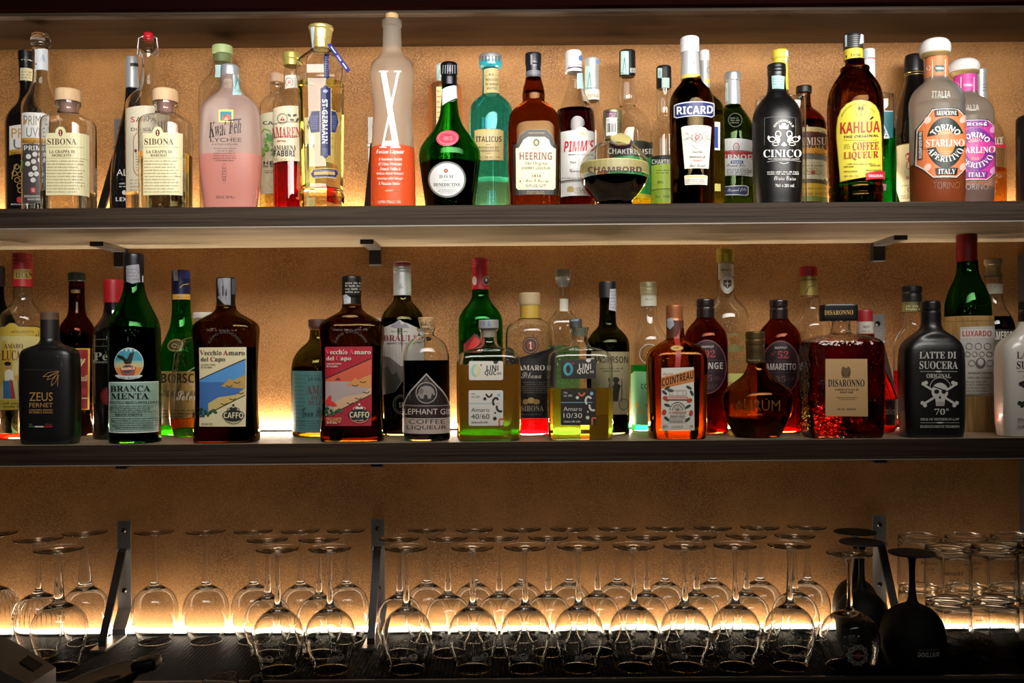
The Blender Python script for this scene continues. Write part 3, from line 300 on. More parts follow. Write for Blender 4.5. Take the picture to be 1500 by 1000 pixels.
def etch(f=.8):
    k = ('etch', f)
    if k not in _m:
        m, nt, out = newmat('etched glass'); g = nt.nodes.new('ShaderNodeBsdfTransparent')
        d = nt.nodes.new('ShaderNodeBsdfTranslucent'); d.inputs[0].default_value = (.95, .93, .9, 1)
        e = nt.nodes.new('ShaderNodeBsdfDiffuse'); e.inputs[0].default_value = (.95, .93, .9, 1)
        a = nt.nodes.new('ShaderNodeMixShader'); b = nt.nodes.new('ShaderNodeMixShader'); a.inputs[0].default_value = .5; b.inputs[0].default_value = f
        nt.links.new(e.outputs[0], a.inputs[1]); nt.links.new(d.outputs[0], a.inputs[2])
        nt.links.new(g.outputs[0], b.inputs[1]); nt.links.new(a.outputs[0], b.inputs[2]); nt.links.new(b.outputs[0], out.inputs[0]); _m[k] = m
    return _m[k]
CLEAR = glass(); METAL = ink('#c8c8cc', .28, 1.0)
def noisemat(name, c1, c2, scale, stretch=(1, 1, 1), rough=.6, detail=6, bump=.1, c3=None, dist=.002, coat=0):
    m, nt, out = newmat(name); N, L = nt.nodes, nt.links
    tc = N.new('ShaderNodeTexCoord'); mp = N.new('ShaderNodeMapping'); mp.inputs['Scale'].default_value = stretch
    L.new(tc.outputs['Object'], mp.inputs[0])
    n = N.new('ShaderNodeTexNoise'); n.inputs['Scale'].default_value = scale; n.inputs['Detail'].default_value = detail; n.inputs['Roughness'].default_value = .68
    L.new(mp.outputs[0], n.inputs['Vector'])
    r = N.new('ShaderNodeValToRGB'); r.color_ramp.elements[0].position = .33; r.color_ramp.elements[1].position = .68
    r.color_ramp.elements[0].color = (*lin(c1), 1); r.color_ramp.elements[1].color = (*lin(c2), 1)
    L.new(n.outputs[0], r.inputs[0]); b = N.new('ShaderNodeBsdfPrincipled'); col = r.outputs[0]
    if c3:
        n2 = N.new('ShaderNodeTexNoise'); n2.inputs['Scale'].default_value = scale * 70; n2.inputs['Detail'].default_value = 3
        L.new(mp.outputs[0], n2.inputs['Vector'])
        r2 = N.new('ShaderNodeValToRGB'); r2.color_ramp.elements[0].position = .42; r2.color_ramp.elements[1].position = .72
        L.new(n2.outputs[0], r2.inputs[0]); mx = N.new('ShaderNodeMix'); mx.data_type = 'RGBA'
        L.new(r2.outputs[0], mx.inputs[0]); L.new(r.outputs[0], mx.inputs[6]); mx.inputs[7].default_value = (*lin(c3), 1); col = mx.outputs[2]
    L.new(col, b.inputs['Base Color']); b.inputs['Roughness'].default_value = rough; b.inputs['Coat Weight'].default_value = coat
    bp = N.new('ShaderNodeBump'); bp.inputs['Strength'].default_value = bump; bp.inputs['Distance'].default_value = dist
    L.new(n.outputs[0], bp.inputs['Height']); L.new(bp.outputs[0], b.inputs['Normal']); L.new(b.outputs[0], out.inputs[0]); return m

# ------------------------------------------------------------------ objects
def link(name, bm, mats, parent=None, smooth=35):
    me = bpy.data.meshes.new(name); bm.to_mesh(me); bm.free()
    for m in (mats if isinstance(mats, (list, tuple)) else [mats]): me.materials.append(m)
    if smooth:
        me.polygons.foreach_set('use_smooth', [True] * len(me.polygons)); me.set_sharp_from_angle(angle=math.radians(smooth))
    o = bpy.data.objects.new(name, me); COL.objects.link(o)
    if parent: o.parent = parent
    return o
def tag(o, label=None, cat=None, group=None, kind=None):
    for k, v in (('label', label), ('category', cat), ('group', group), ('kind', kind)):
        if v: o[k] = v
    return o
def thing(name, label, cat, loc, group=None, rz=0):
    o = bpy.data.objects.new(name, None); COL.objects.link(o); o.location = loc; o.rotation_euler[2] = rz; o.empty_display_size = .03
    return tag(o, label, cat, group)
def dup(root, loc, label=None, rz=0):
    r = root.copy(); COL.objects.link(r); r.location = loc; r.rotation_euler[2] = rz
    if label: r['label'] = label
    for ch in list(root.children):
        c = ch.copy(); COL.objects.link(c); c.parent = r
        for g in list(ch.children):
            d = g.copy(); COL.objects.link(d); d.parent = c
    return r
def box(bm, x0, y0, z0, x1, y1, z1):
    v = [bm.verts.new(p) for p in ((x0, y0, z0), (x1, y0, z0), (x1, y1, z0), (x0, y1, z0), (x0, y0, z1), (x1, y0, z1), (x1, y1, z1), (x0, y1, z1))]
    for f in ((0, 3, 2, 1), (4, 5, 6, 7), (0, 1, 5, 4), (1, 2, 6, 5), (2, 3, 7, 6), (3, 0, 4, 7)): bm.faces.new([v[i] for i in f])
def boxbm(*a, bevel=0.0, seg=2):
    bm = bmesh.new(); box(bm, *a)
    if bevel: bmesh.ops.bevel(bm, geom=bm.edges[:], offset=bevel, segments=seg, affect='EDGES', profile=.5)
    return bm
def tube(bm, pts, r, seg=8, closed=False):
    pts = [Vector(p) for p in pts]; n = len(pts); rings = []
    for i, p in enumerate(pts):
        t = (pts[(i + 1) % n] - pts[i - 1]) if closed else (pts[min(i + 1, n - 1)] - pts[max(i - 1, 0)])
        t.normalize(); a = t.cross(Vector((0, 0.13, 1))); a = a if a.length > .05 else t.cross(Vector((1, 0, 0))); a.normalize(); b = t.cross(a)
        rr = r[i] if isinstance(r, (list, tuple)) else r
        rings.append([bm.verts.new(p + rr * (math.cos(2 * math.pi * k / seg) * a + math.sin(2 * math.pi * k / seg) * b)) for k in range(seg)])
    m = n if closed else n - 1
    for i in range(m):
        A, B = rings[i], rings[(i + 1) % n]
        for k in range(seg): bm.faces.new((A[k], A[(k + 1) % seg], B[(k + 1) % seg], B[k]))
    if not closed: bm.faces.new(rings[0][::-1]); bm.faces.new(rings[-1])
def disc_lathe(bm, prof, seg=40, c=(0, 0, 0), close=False):
    """prof [(r,z)]; r==0 ends in a point; close joins last ring to first"""
    rings = []
    for r, z in prof:
        if r <= 1e-6: rings.append([bm.verts.new((c[0], c[1], c[2] + z))])
        else: rings.append([bm.verts.new((c[0] + r * math.cos(2 * math.pi * k / seg), c[1] + r * math.sin(2 * math.pi * k / seg), c[2] + z)) for k in range(seg)])
    pr = list(zip(rings, rings[1:])) + ([(rings[-1], rings[0])] if close else [])
    for A, B in pr:
        for k in range(seg):
            k2 = (k + 1) % seg
            if len(A) == 1 and len(B) == 1: break
            if len(A) == 1: bm.faces.new((A[0], B[k2], B[k]))
            elif len(B) == 1: bm.faces.new((A[k], A[k2], B[0]))
            else: bm.faces.new((A[k], A[k2], B[k2], B[k]))
    bmesh.ops.recalc_face_normals(bm, faces=bm.faces[:])

# ------------------------------------------------------------------ photograph rows -> metres at a chosen depth
V = [0, 0, 1.0]
def view(x0, y0, k): V[:] = [x0, y0, k]
def px(x, y): return V[0] + x / V[2], V[1] + y / V[2]
def world(x, y, Y):
    """pixel of the photograph at depth Y -> world X, Z (roll taken out)"""
    dx, dy = x - 750, y - 500
    return (dx - TH * dy) * Y / F, ZC + (HZ - 500 - (dy + TH * dx)) * Y / F

# ------------------------------------------------------------------ lathed / squared bodies
def smooth_profile(pts, k=.42, n=3):
    out = [pts[0]]
    for i in range(1, len(pts) - 1):
        p, c, q = pts[i - 1], pts[i], pts[i + 1]
        a = tuple(c[j] + (p[j] - c[j]) * k for j in range(2)); b = tuple(c[j] + (q[j] - c[j]) * k for j in range(2))
        for s in range(n + 1):
            t = s / n; out.append(tuple((1 - t) ** 2 * a[j] + 2 * t * (1 - t) * c[j] + t * t * b[j] for j in range(2)))
    out.append(pts[-1]); return out
class Surf:
    def __init__(s, prof, dr=1.0, n=2.0, seg=40, facet=0):
        # prof: (z, hw) top to bottom
        s.p = prof; s.dr, s.n, s.seg, s.facet = dr, n, seg, facet
        hs = [h for z, h in prof]; s.mx = max(hs); s.mn = min(min(hs), s.mx * .5); s.top, s.bot = prof[0][0], prof[-1][0]
    def ab(s, hw):
        t = max(0, min(1, (hw - s.mn) / max(1e-6, (s.mx - s.mn) * .75))); t = t * t * (3 - 2 * t)
        return hw * (1 + (s.dr - 1) * t), 2 + (s.n - 2) * t
    def ring(s, hw, off=0.0):
        b, n = s.ab(hw); a = max(hw + off, .0006); b = max(b + off, .0006); out = []
        N = s.facet or s.seg
        for i in range(N):
            t = 2 * math.pi * (i + (.5 if s.facet else 0)) / N; c, d = math.cos(t), math.sin(t)
            if s.facet: q = 1 / math.cos(math.pi / N) if N == 8 else 1; out.append((a * c * q, b * d * q))
            else: out.append((a * math.copysign(abs(c) ** (2 / n), c), b * math.copysign(abs(d) ** (2 / n), d)))
        return out
    def hw(s, z):
        P = s.p
        if z >= P[0][0]: return P[0][1]
        for (z0, h0), (z1, h1) in zip(P, P[1:]):
            if z1 <= z <= z0: return h1 + (h0 - h1) * ((z - z1) / (z0 - z1) if z0 - z1 > 1e-9 else 0)
        return P[-1][1]
    def point(s, u, z, off):
        h = s.hw(z); b, n = s.ab(h); a = h + off; b = b + off; r = max(-.992, min(.992, u / max(h, 1e-5)))
        if s.facet:
            R = b; c45 = math.tan(math.pi / 8); ax = abs(r)
            return (r * a, -R if ax < c45 else -(R - (ax - c45) * R), z)
        return (r * a, -b * (1 - abs(r) ** n) ** (1 / n), z)
    def mesh(s, off=0.0, z_lo=None, z_hi=None, flip=False, bm=None, inset_bottom=None):
        bm = bm or bmesh.new(); zs = [(z, h) for z, h in s.p if (z_lo is None or z > z_lo + 1e-5) and (z_hi is None or z < z_hi - 1e-5)]
        if z_hi is not None: zs.insert(0, (z_hi, s.hw(z_hi)))
        if z_lo is not None: zs.append((z_lo, s.hw(z_lo)))
        rings = [[bm.verts.new((x, y, z)) for x, y in s.ring(h, off)] for z, h in zs]; fs = []
        for A, B in zip(rings, rings[1:]):
            n = len(A)
            for k in range(n): fs.append(bm.faces.new((A[k], B[k], B[(k + 1) % n], A[(k + 1) % n])))
        fs.append(bm.faces.new(rings[0])); fs.append(bm.faces.new(rings[-1][::-1]))
        if flip: bmesh.ops.reverse_faces(bm, faces=fs)
        return bm

# ------------------------------------------------------------------ flat print
_tc, _gc = {}, {}
SHEAR = {'i': ('s', .2), 'I': ('s', .2), 'o': ('b', .18), 'm': ('b', 0)}
U_ = 1 / 70
TABLE = {st: {chr(r[0]): r for r in rows} for st, rows in LETTERS.items()}
def outline(c, st):
    """outline of one character from the lettering table: (vertices, triangles, advance)"""
    if (c, st) in _gc: return _gc[c, st]
    t = TABLE.get(st, {}).get(c) or TABLE['n'].get(c)
    if t is None: _gc[c, st] = None; return None
    loops = [[]]
    for n in t[2:]:
        if n < 0: loops.append([])
        else: loops[-1].append(Vector((n // 100 * U_, n % 100 * U_ - .3, 0)))
    tris = tessellate_polygon(loops); vs = [(v.x, v.y) for l in loops for v in l]
    _gc[c, st] = (vs, [tuple(q) for q in tris], t[1] * U_); return _gc[c, st]
def glyphs(s, st):
    if (s, st) in _tc: return _tc[s, st]
    st2, sh = SHEAR.get(st, (st, 0)); vs, fs, x = [], [], 0.0
    for c in s:
        g = outline(c, st2)
        if g is None: x += .28; continue
        k = len(vs); vs += [(x + a + sh * b, b) for a, b in g[0]]; fs += [tuple(i + k for i in f) for f in g[1]]; x += g[2]
    x0, x1 = min(v[0] for v in vs), max(v[0] for v in vs); y0, y1 = min(v[1] for v in vs), max(v[1] for v in vs)
    r = [((a - x0) / (x1 - x0), (b - y0) / (y1 - y0)) for a, b in vs], fs
    _tc[s, st] = r; return r
def P(pts, c): return ('g', list(pts), [tuple(range(len(pts)))], c)
def R(x0, y0, x1, y1, c, r=0):
    if not r: return P([(x0, y0), (x1, y0), (x1, y1), (x0, y1)], c)
    q = []
    for cx, cy_, a in ((x1 - r, y0 + r, -90), (x1 - r, y1 - r, 0), (x0 + r, y1 - r, 90), (x0 + r, y0 + r, 180)):
        for k in range(5):
            t = math.radians(a + k * 22.5); q.append((cx + r * math.cos(t), cy_ + r * math.sin(t)))
    return P(q, c)
def E_(cx, cy_, rx, ry, c, n=28, rot=0):
    ca, sa = math.cos(math.radians(rot)), math.sin(math.radians(rot)); q = []
    for k in range(n):
        x, y = rx * math.cos(2 * math.pi * k / n), ry * math.sin(2 * math.pi * k / n); q.append((cx + x * ca - y * sa, cy_ + x * sa + y * ca))
    return P(q, c)
def O_(cx, cy_, rx, ry, w, c, n=32, a0=0, a1=360):
    v = []; full = a1 - a0 >= 360
    m = n if full else n + 1
    for k in range(m):
        t = math.radians(a0 + (a1 - a0) * k / n); v += [(cx + rx * math.cos(t), cy_ + ry * math.sin(t)), (cx + (rx - w) * math.cos(t), cy_ + (ry - w) * math.sin(t))]
    f = [(2 * k, 2 * ((k + 1) % m), 2 * ((k + 1) % m) + 1, 2 * k + 1) for k in range(n)]
    return ('g', v, f, c)
def L_(pts, w, c, close=False):
    v, f = [], []; n = len(pts)
    segs = [(pts[i], pts[(i + 1) % n]) for i in range(n if close else n - 1)]
    for (a, b) in segs:
        dx, dy = b[0] - a[0], b[1] - a[1]; l = math.hypot(dx, dy) or 1; nx, ny = -dy / l * w / 2, dx / l * w / 2; k = len(v)
        v += [(a[0] + nx, a[1] + ny), (b[0] + nx, b[1] + ny), (b[0] - nx, b[1] - ny), (a[0] - nx, a[1] - ny)]; f.append((k, k + 1, k + 2, k + 3))
    return ('g', v, f, c)
def T(s, st, x0, y0, x1, y1, c, rot=0, skew=0): return ('t', s, st, x0, y0, x1, y1, c, rot, skew)
def ARC(s, st, cx, cy_, r, h, a0, a1, c):
    """lettering bent round a centre; angles in degrees from the right, screen-clockwise negative = up"""
    g, f = glyphs(s, st); v = []
    for tx, ty in g:
        t = math.radians(a0 + (a1 - a0) * tx); rr = r + ty * h if a1 > a0 else r + (1 - ty) * h
        v.append((cx + rr * math.cos(t), cy_ + rr * math.sin(t)))
    return ('g', v, f, c)
def MT(x0, y0, x1, y1, n, c, lh=None, cen=False):
    v, f = [], []; lh = lh or (y1 - y0) / n * .5
    for i in range(n):
        y = y0 + (y1 - y0) * (i + .25) / n; ind = (x1 - x0) * rnd.uniform(0, .16) if cen else 0
        x = x0 + ind; e = x1 - (ind if cen else (x1 - x0) * rnd.uniform(0, .18)); wl = rnd.randint(2, 8)
        while x < e:
            w = rnd.uniform(.3, .6) * lh * .9; h = lh * rnd.choice((.7, .7, 1)); k = len(v)
            v += [(x, y + lh - h), (x + w, y + lh - h), (x + w, y + lh), (x, y + lh)]; f.append((k, k + 1, k + 2, k + 3))
            x += w + lh * .28; wl -= 1
            if wl == 0: x += lh * .6; wl = rnd.randint(2, 8)
    return ('g', v, f, c)

def decal(name, surf, cxp, Y, items, parent, tocxz, base=.0004, step=.00008, lab=None):
    """prints on the front of surf; item coordinates are photograph rows/columns; tocxz maps them to local u,z"""
    bm = bmesh.new(); mats, idx = [], {}
    for li, it in enumerate(items):
        if it is None: continue
        if it[0] == 't':
            _, s, st, x0, y0, x1, y1, c, rot, skew = it; g, f = glyphs(s, st); v = []
            (ua, _z), (ub, zc) = tocxz(x0, (y0 + y1) / 2), tocxz(x1, (y0 + y1) / 2); Rr = surf.hw(zc) * 1.002
            for tx, ty in g:
                a, b = (tx, 1 - ty)
                if rot == 90: a, b = 1 - (1 - ty) , tx; a, b = ty, tx          # reads top to bottom
                elif rot == 180: a, b = 1 - tx, ty
                y = y0 + (y1 - y0) * b + skew * a
                x = x0 + (x1 - x0) * a; u, z = tocxz(x, y)
                v.append((u, z))
        else:
            _, vv, f, c = it; v = [tocxz(*p) for p in vv]
        m = c if not isinstance(c, str) else ink(c, .45, back=True)
        if m.name not in idx: idx[m.name] = len(mats); mats.append(m)
        bv = [bm.verts.new((u, li * 1.0, z)) for u, z in v]
        for q in f:
            try: fa = bm.faces.new([bv[k] for k in q]); fa.material_index = idx[m.name]
            except ValueError: pass
    bmesh.ops.triangulate(bm, faces=[f for f in bm.faces if len(f.verts) > 4])
    us = [v.co.x for v in bm.verts]; zs = [v.co.z for v in bm.verts]
    if not us: bm.free(); return None
    hm = max(surf.hw(z) for z in (min(zs), (min(zs) + max(zs)) / 2, max(zs)))
    cuts = [hm * math.sin(math.radians(a)) for a in range(-81, 82, 9)]
    for u in cuts:
        if min(us) < u < max(us): bmesh.ops.bisect_plane(bm, geom=bm.verts[:] + bm.edges[:] + bm.faces[:], plane_co=(u, 0, 0), plane_no=(1, 0, 0))
    hs = [surf.hw(min(zs) + (max(zs) - min(zs)) * k / 12) for k in range(13)]
    if max(hs) - min(hs) > .0008:
        nz = int((max(zs) - min(zs)) / .004)
        for k in range(1, nz + 1): bmesh.ops.bisect_plane(bm, geom=bm.verts[:] + bm.edges[:] + bm.faces[:], plane_co=(0, 0, min(zs) + k * .004), plane_no=(0, 0, 1))
    for v in bm.verts: v.co = surf.point(v.co.x, v.co.z, base + step * v.co.y)
    bm.normal_update()
    for f in bm.faces:
        if f.normal.y > 0: f.normal_flip()
    o = link(name, bm, mats, parent, smooth=0)
    if lab: o['label'] = lab
    return o

SHELF = {1: ZC + (HZ - 300) * D / F, 2: ZC - 122 * D / F, 3: ZC - 469 * D / F}
class Bottle:
    def __init__(s, label, cx, Y, prof, mat, shelf, liq=None, dr=1.0, n=2.0, facet=0, name='liqueur_bottle', group=None, k=.42, wall=.0016, cat='bottle', rz=0, base_hw=.93):
        X, y0 = px(cx, 500); hwm = max(h for _, h in prof) / V[2]
        if Y in (0, None): Y = (D + .012) / (1 - hwm * dr / F)
        s.Y, s.cxp = Y, cx; s.x0, s.y0, s.k = V
        ymid = sum(p[0] for p in prof) / len(prof); s.X = world(px(cx, 0)[0], px(0, prof[-1][0])[1], Y)[0]
        s.base = SHELF[shelf]; s.root = thing(name, label, cat, (s.X, Y, s.base), group, rz); s.sc = Y / F / V[2]
        pts = s.conv(prof); h = pts[-1][1]; pts = [p for p in pts if p[0] > .006] + [(.0045, h), (.0015, h * .985), (0, h * base_hw)]
        body = smooth_profile(pts[:-3] + [pts[-3]], k) + pts[-2:]
        if liq and len(liq) > 2:
            lz = s.z(liq[1]); k2 = [i for i in range(len(body) - 1) if body[i][0] > lz > body[i + 1][0]]
            if k2:
                i = k2[0]; (z0, h0), (z1, h1) = body[i], body[i + 1]; body = body[:i + 1] + [(lz, h1 + (h0 - h1) * (lz - z1) / (z0 - z1))] + body[i + 1:]
        s.s = Surf(body, dr, n, 40 if hwm > 22 else 32, facet); s.mat = mat
        bm = s.s.mesh()
        hollow = mat.name.startswith(('glass',)) or (mat.name.startswith('frosted') and False)
        lev = None
        if liq: lev = s.z(liq[1]); lev = max(lev, .012)
        if hollow:
            zl = lev if liq else .009
            zt = s.s.top - .002
            if zt > zl + .01: s.s.mesh(off=-wall, z_lo=zl, z_hi=zt, flip=True, bm=bm)
        s.body = link('glass_body' if hollow or mat.name.startswith('frost') else 'body', bm, mat, s.root)
        if liq and len(liq) > 2:          # etched skin takes the colour of the liquid touching it
            me = s.body.data; me.materials.append(liq[2])
            for p in me.polygons:
                if p.center.z < lev and abs(p.normal.z) < .9 or p.center.z < .005: p.material_index = 1
        if liq:
            lm = s.s.mesh(off=-.0011, z_lo=.004, z_hi=lev - .0006)
            s.liquid = link('liquid', lm, liq[0], s.root)
    def z(s, y, cx=None):
        cx = s.cxp if cx is None else cx
        return world(s.x0 + cx / s.k, s.y0 + y / s.k, s.Y)[1] - s.base
    def conv(s, prof): return [(s.z(y), h * s.sc) for y, h in prof]
    def uz(s, cx, sf=None, yo=0.0):
        xc = s.X + (cx - s.cxp) * s.sc
        def f(x, y):
            u, z, d = (x - cx) * s.sc, s.z(y), 0.0
            if sf:
                for _ in range(3):
                    d = -sf.point(u, z, 0)[1] - yo
                    X, Z = world(s.x0 + x / s.k, s.y0 + y / s.k, s.Y - d); u, z = X - xc, Z - s.base
            return u, z
        return f
    def cap(s, name, prof, mat, items=None, cx=None, dr=1.0, n=2.0, k=.25, facet=0, seg=32, lab=None, dlab='print', yo=0.0):
        pts = s.conv(prof); sf = Surf(smooth_profile(pts, k), dr, n, seg, facet); sf.mn = sf.mx * .2 if dr != 1 or n != 2 else sf.mn
        o = link(name, sf.mesh(), mat, s.root)
        dx = ((cx if cx is not None else s.cxp) - s.cxp) * s.sc; o.location.x = dx; o.location.y = yo
        if lab: o['label'] = lab
        if items: decal(dlab, sf, cx, s.Y, items, o, s.uz(s.cxp if cx is None else cx, sf, yo))
        return o, sf
    def lab(s, items, name='label', lab=None): return decal(name, s.s, s.cxp, s.Y, items, s.root, s.uz(s.cxp, s.s), lab=lab)
def BT(*a, **k): return Bottle(*a, **k)
# ================================================================== setting
SH1, SH2, SH3 = SHELF[1], SHELF[2], SHELF[3]
THK = .0366; XL, XR = -1.25, 1.075
wall_mat = noisemat('rust plaster', '#70451c', '#a8733a', 4.5, (1, 1, 1), .66, 9, .15, '#b48349')
b = boxbm(XL - .3, YW, .7, XR + .2, YW + .03, 2.6); tag(link('wall_back', b, wall_mat, smooth=0), kind='structure')
dark = ink('#171310', .6)
b = boxbm(XR - .006, D - .02, .7, XR + .03, YW, SH1 - THK - .03); tag(link('wall_right', b, dark, smooth=0), kind='structure')
tag(link('wall_left', boxbm(XL - .3, D - .3, .7, XL - .27, YW, 2.6), dark, smooth=0), kind='structure')
wood = noisemat('shelf wood', '#7a6a56', '#b8a688', 9, (.35, 9, 26), .48, 7, .3, None, .001)
wood_top = noisemat('hood wood', '#180d04', '#2c1c0b', 8, (.4, 8, 18), .5, 6, .12)
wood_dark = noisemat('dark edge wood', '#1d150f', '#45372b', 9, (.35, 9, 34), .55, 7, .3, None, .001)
matt = ink('#120504', .95)
for w_, sp in ((wood_top, .06), (wood_dark, .12), (matt, 0)):
    for n_ in w_.node_tree.nodes:
        if n_.type == 'BSDF_PRINCIPLED': n_.inputs['Specular IOR Level'].default_value = sp
def shelf(z, label):
    r = thing('wall_shelf', label, 'shelf', (0, 0, z))
    link('board', boxbm(XL, D, -THK, XR + .18 if z > 1.5 else XR, YW, 0, bevel=.0012), wood, r, smooth=0)
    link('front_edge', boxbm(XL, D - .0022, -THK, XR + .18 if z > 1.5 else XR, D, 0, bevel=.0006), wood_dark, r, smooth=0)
    edge = ink('#8d8378', .35)
    link('edge_band', boxbm(XL, D - .0032, -THK - .0006, XR if z < 1.5 else XR + .18, D + .001, -THK + .0012), edge, r, smooth=0)
    return r
shelf(SH1, 'upper long dark wooden shelf carrying the brightly lit bottles')
shelf(SH2, 'middle long dark wooden shelf carrying the dimly lit bottles')
# top cabinet above the bottles
r = thing('top_cabinet', 'dark brown wooden cabinet board running along the very top', 'cabinet', (0, 0, 2.0))
zt = world(750, 67, YW)[1] - 2.0; yf = YW * .9
link('bottom_panel', boxbm(XL, yf + .022, zt, XR + .2, YW, zt + .02), wood_top, r, smooth=0)
link('front_rail', boxbm(XL, yf, zt - .003, XR + .2, yf + .021, zt + .02, bevel=.001), wood_dark, r, smooth=0)
link('front_panel', boxbm(XL, yf - .02, zt + .003, XR + .2, yf - .001, zt + .2), matt, r, smooth=0)
# LED strips behind the bottles
def emis(c, s):
    m, nt, out = newmat('led light'); e = nt.nodes.new('ShaderNodeEmission'); e.inputs[0].default_value = (*c, 1); e.inputs[1].default_value = s
    nt.links.new(e.outputs[0], out.inputs[0]); return m
def led(z, label, s):
    r = thing('led_strip', label, 'light', (0, YW - .012, z))
    link('aluminium_profile', boxbm(XL, -.010, 0, XR - .01, .0115, .0045), ink('#9a9a9a', .4, 1.0), r, smooth=0)
    bm = bmesh.new(); pr = [(-.0070, .0046), (-.0060, .0095), (-.001, .0122), (.0050, .0122), (.0060, .0046)]
    A = [bm.verts.new((XL + .002, y, q)) for y, q in pr]; B = [bm.verts.new((XR - .012, y, q)) for y, q in pr]
    for k in range(5): bm.faces.new((A[k], A[(k + 1) % 5], B[(k + 1) % 5], B[k]))
    bm.faces.new(A[::-1]); bm.faces.new(B); bmesh.ops.recalc_face_normals(bm, faces=bm.faces[:])
    link('diffuser', bm, emis((1.0, .86, .67), s), r, smooth=0)
led(SH1, 'warm led light strip along the back of the upper shelf', LED1)
led(SH2, 'warm led light strip along the back of the middle shelf', LED2)
led(SH3, 'warm led light strip glowing behind the upside down glasses', LED3)
# lowest shelf with dimpled mat
r = thing('counter_shelf', 'lowest dark shelf under the upside down glasses', 'shelf', (0, 0, SH3))
link('board', boxbm(XL, D, -.05, XR, YW, -.004, bevel=.001), ink('#141110', .5), r, smooth=0)
m, nt, out = newmat('dimpled mat'); N, L = nt.nodes, nt.links
tc = N.new('ShaderNodeTexCoord'); mp = N.new('ShaderNodeMapping'); mp.inputs['Scale'].default_value = (1, .9, 1); L.new(tc.outputs['Object'], mp.inputs[0])
vo = N.new('ShaderNodeTexVoronoi'); vo.inputs['Scale'].default_value = 125; vo.inputs['Randomness'].default_value = 0.0; L.new(mp.outputs[0], vo.inputs[0])
rp = N.new('ShaderNodeValToRGB'); rp.color_ramp.elements[0].position = .35; rp.color_ramp.elements[1].position = .6
rp.color_ramp.elements[0].color = (.0012, .001, .001, 1); rp.color_ramp.elements[1].color = (.014, .011, .009, 1); L.new(vo.outputs['Distance'], rp.inputs[0])
bs = N.new('ShaderNodeBsdfPrincipled'); bs.inputs['Roughness'].default_value = .9; bs.inputs['Specular IOR Level'].default_value = .06; L.new(rp.outputs[0], bs.inputs['Base Color'])
bp = N.new('ShaderNodeBump'); bp.inputs['Strength'].default_value = .9; bp.inputs['Distance'].default_value = .003; L.new(vo.outputs['Distance'], bp.inputs['Height'])
L.new(bp.outputs[0], bs.inputs['Normal']); L.new(bs.outputs[0], out.inputs[0])
tag(link('rubber_mat', boxbm(XL, D + .004, SH3 - .0038, XR - .008, YW - .024, SH3), m, smooth=0), 'black dimpled rubber mat lying under the upside down glasses', 'mat')
tag(link('trim_1', boxbm(XL, D - .003, SH3 - .006, XR, D + .003, SH3 + .0005), ink('#5d5348', .4), smooth=0), kind='structure')
# worktop in front, lower than the picture
tag(link('floor', boxbm(XL, 1.0, .80, XR, YW, .84), ink('#0d0b0a', .5), smooth=0), kind='structure')

# brackets: wall plate with kink, arm, brace, bolts, block and arm under the shelf
steel = noisemat('bracket steel', '#8a8784', '#a8a5a0', 30, (1, 1, .2), .36, 4, .05)
for n_ in steel.node_tree.nodes:
    if n_.type == 'BSDF_PRINCIPLED': n_.inputs['Metallic'].default_value = .85
darksteel = ink('#2a2522', .4, .3)
def slab(bm, pts, w, t):
    """flat bar of width w (x) and thickness t following (y,z) points"""
    A = []
    n = len(pts)
    for i, (y, z) in enumerate(pts):
        y0, z0 = pts[max(i - 1, 0)]; y1, z1 = pts[min(i + 1, n - 1)]; dy, dz = y1 - y0, z1 - z0; l = math.hypot(dy, dz); ny, nz = -dz / l * t / 2, dy / l * t / 2
        A.append([bm.verts.new((sx * w / 2, y + q * ny, z + q * nz)) for sx, q in ((-1, -1), (1, -1), (1, 1), (-1, 1))])
    for a, b in zip(A, A[1:]):
        for k in range(4): bm.faces.new((a[k], a[(k + 1) % 4], b[(k + 1) % 4], b[k]))
    bm.faces.new(A[0][::-1]); bm.faces.new(A[-1]); bmesh.ops.recalc_face_normals(bm, faces=bm.faces[:])
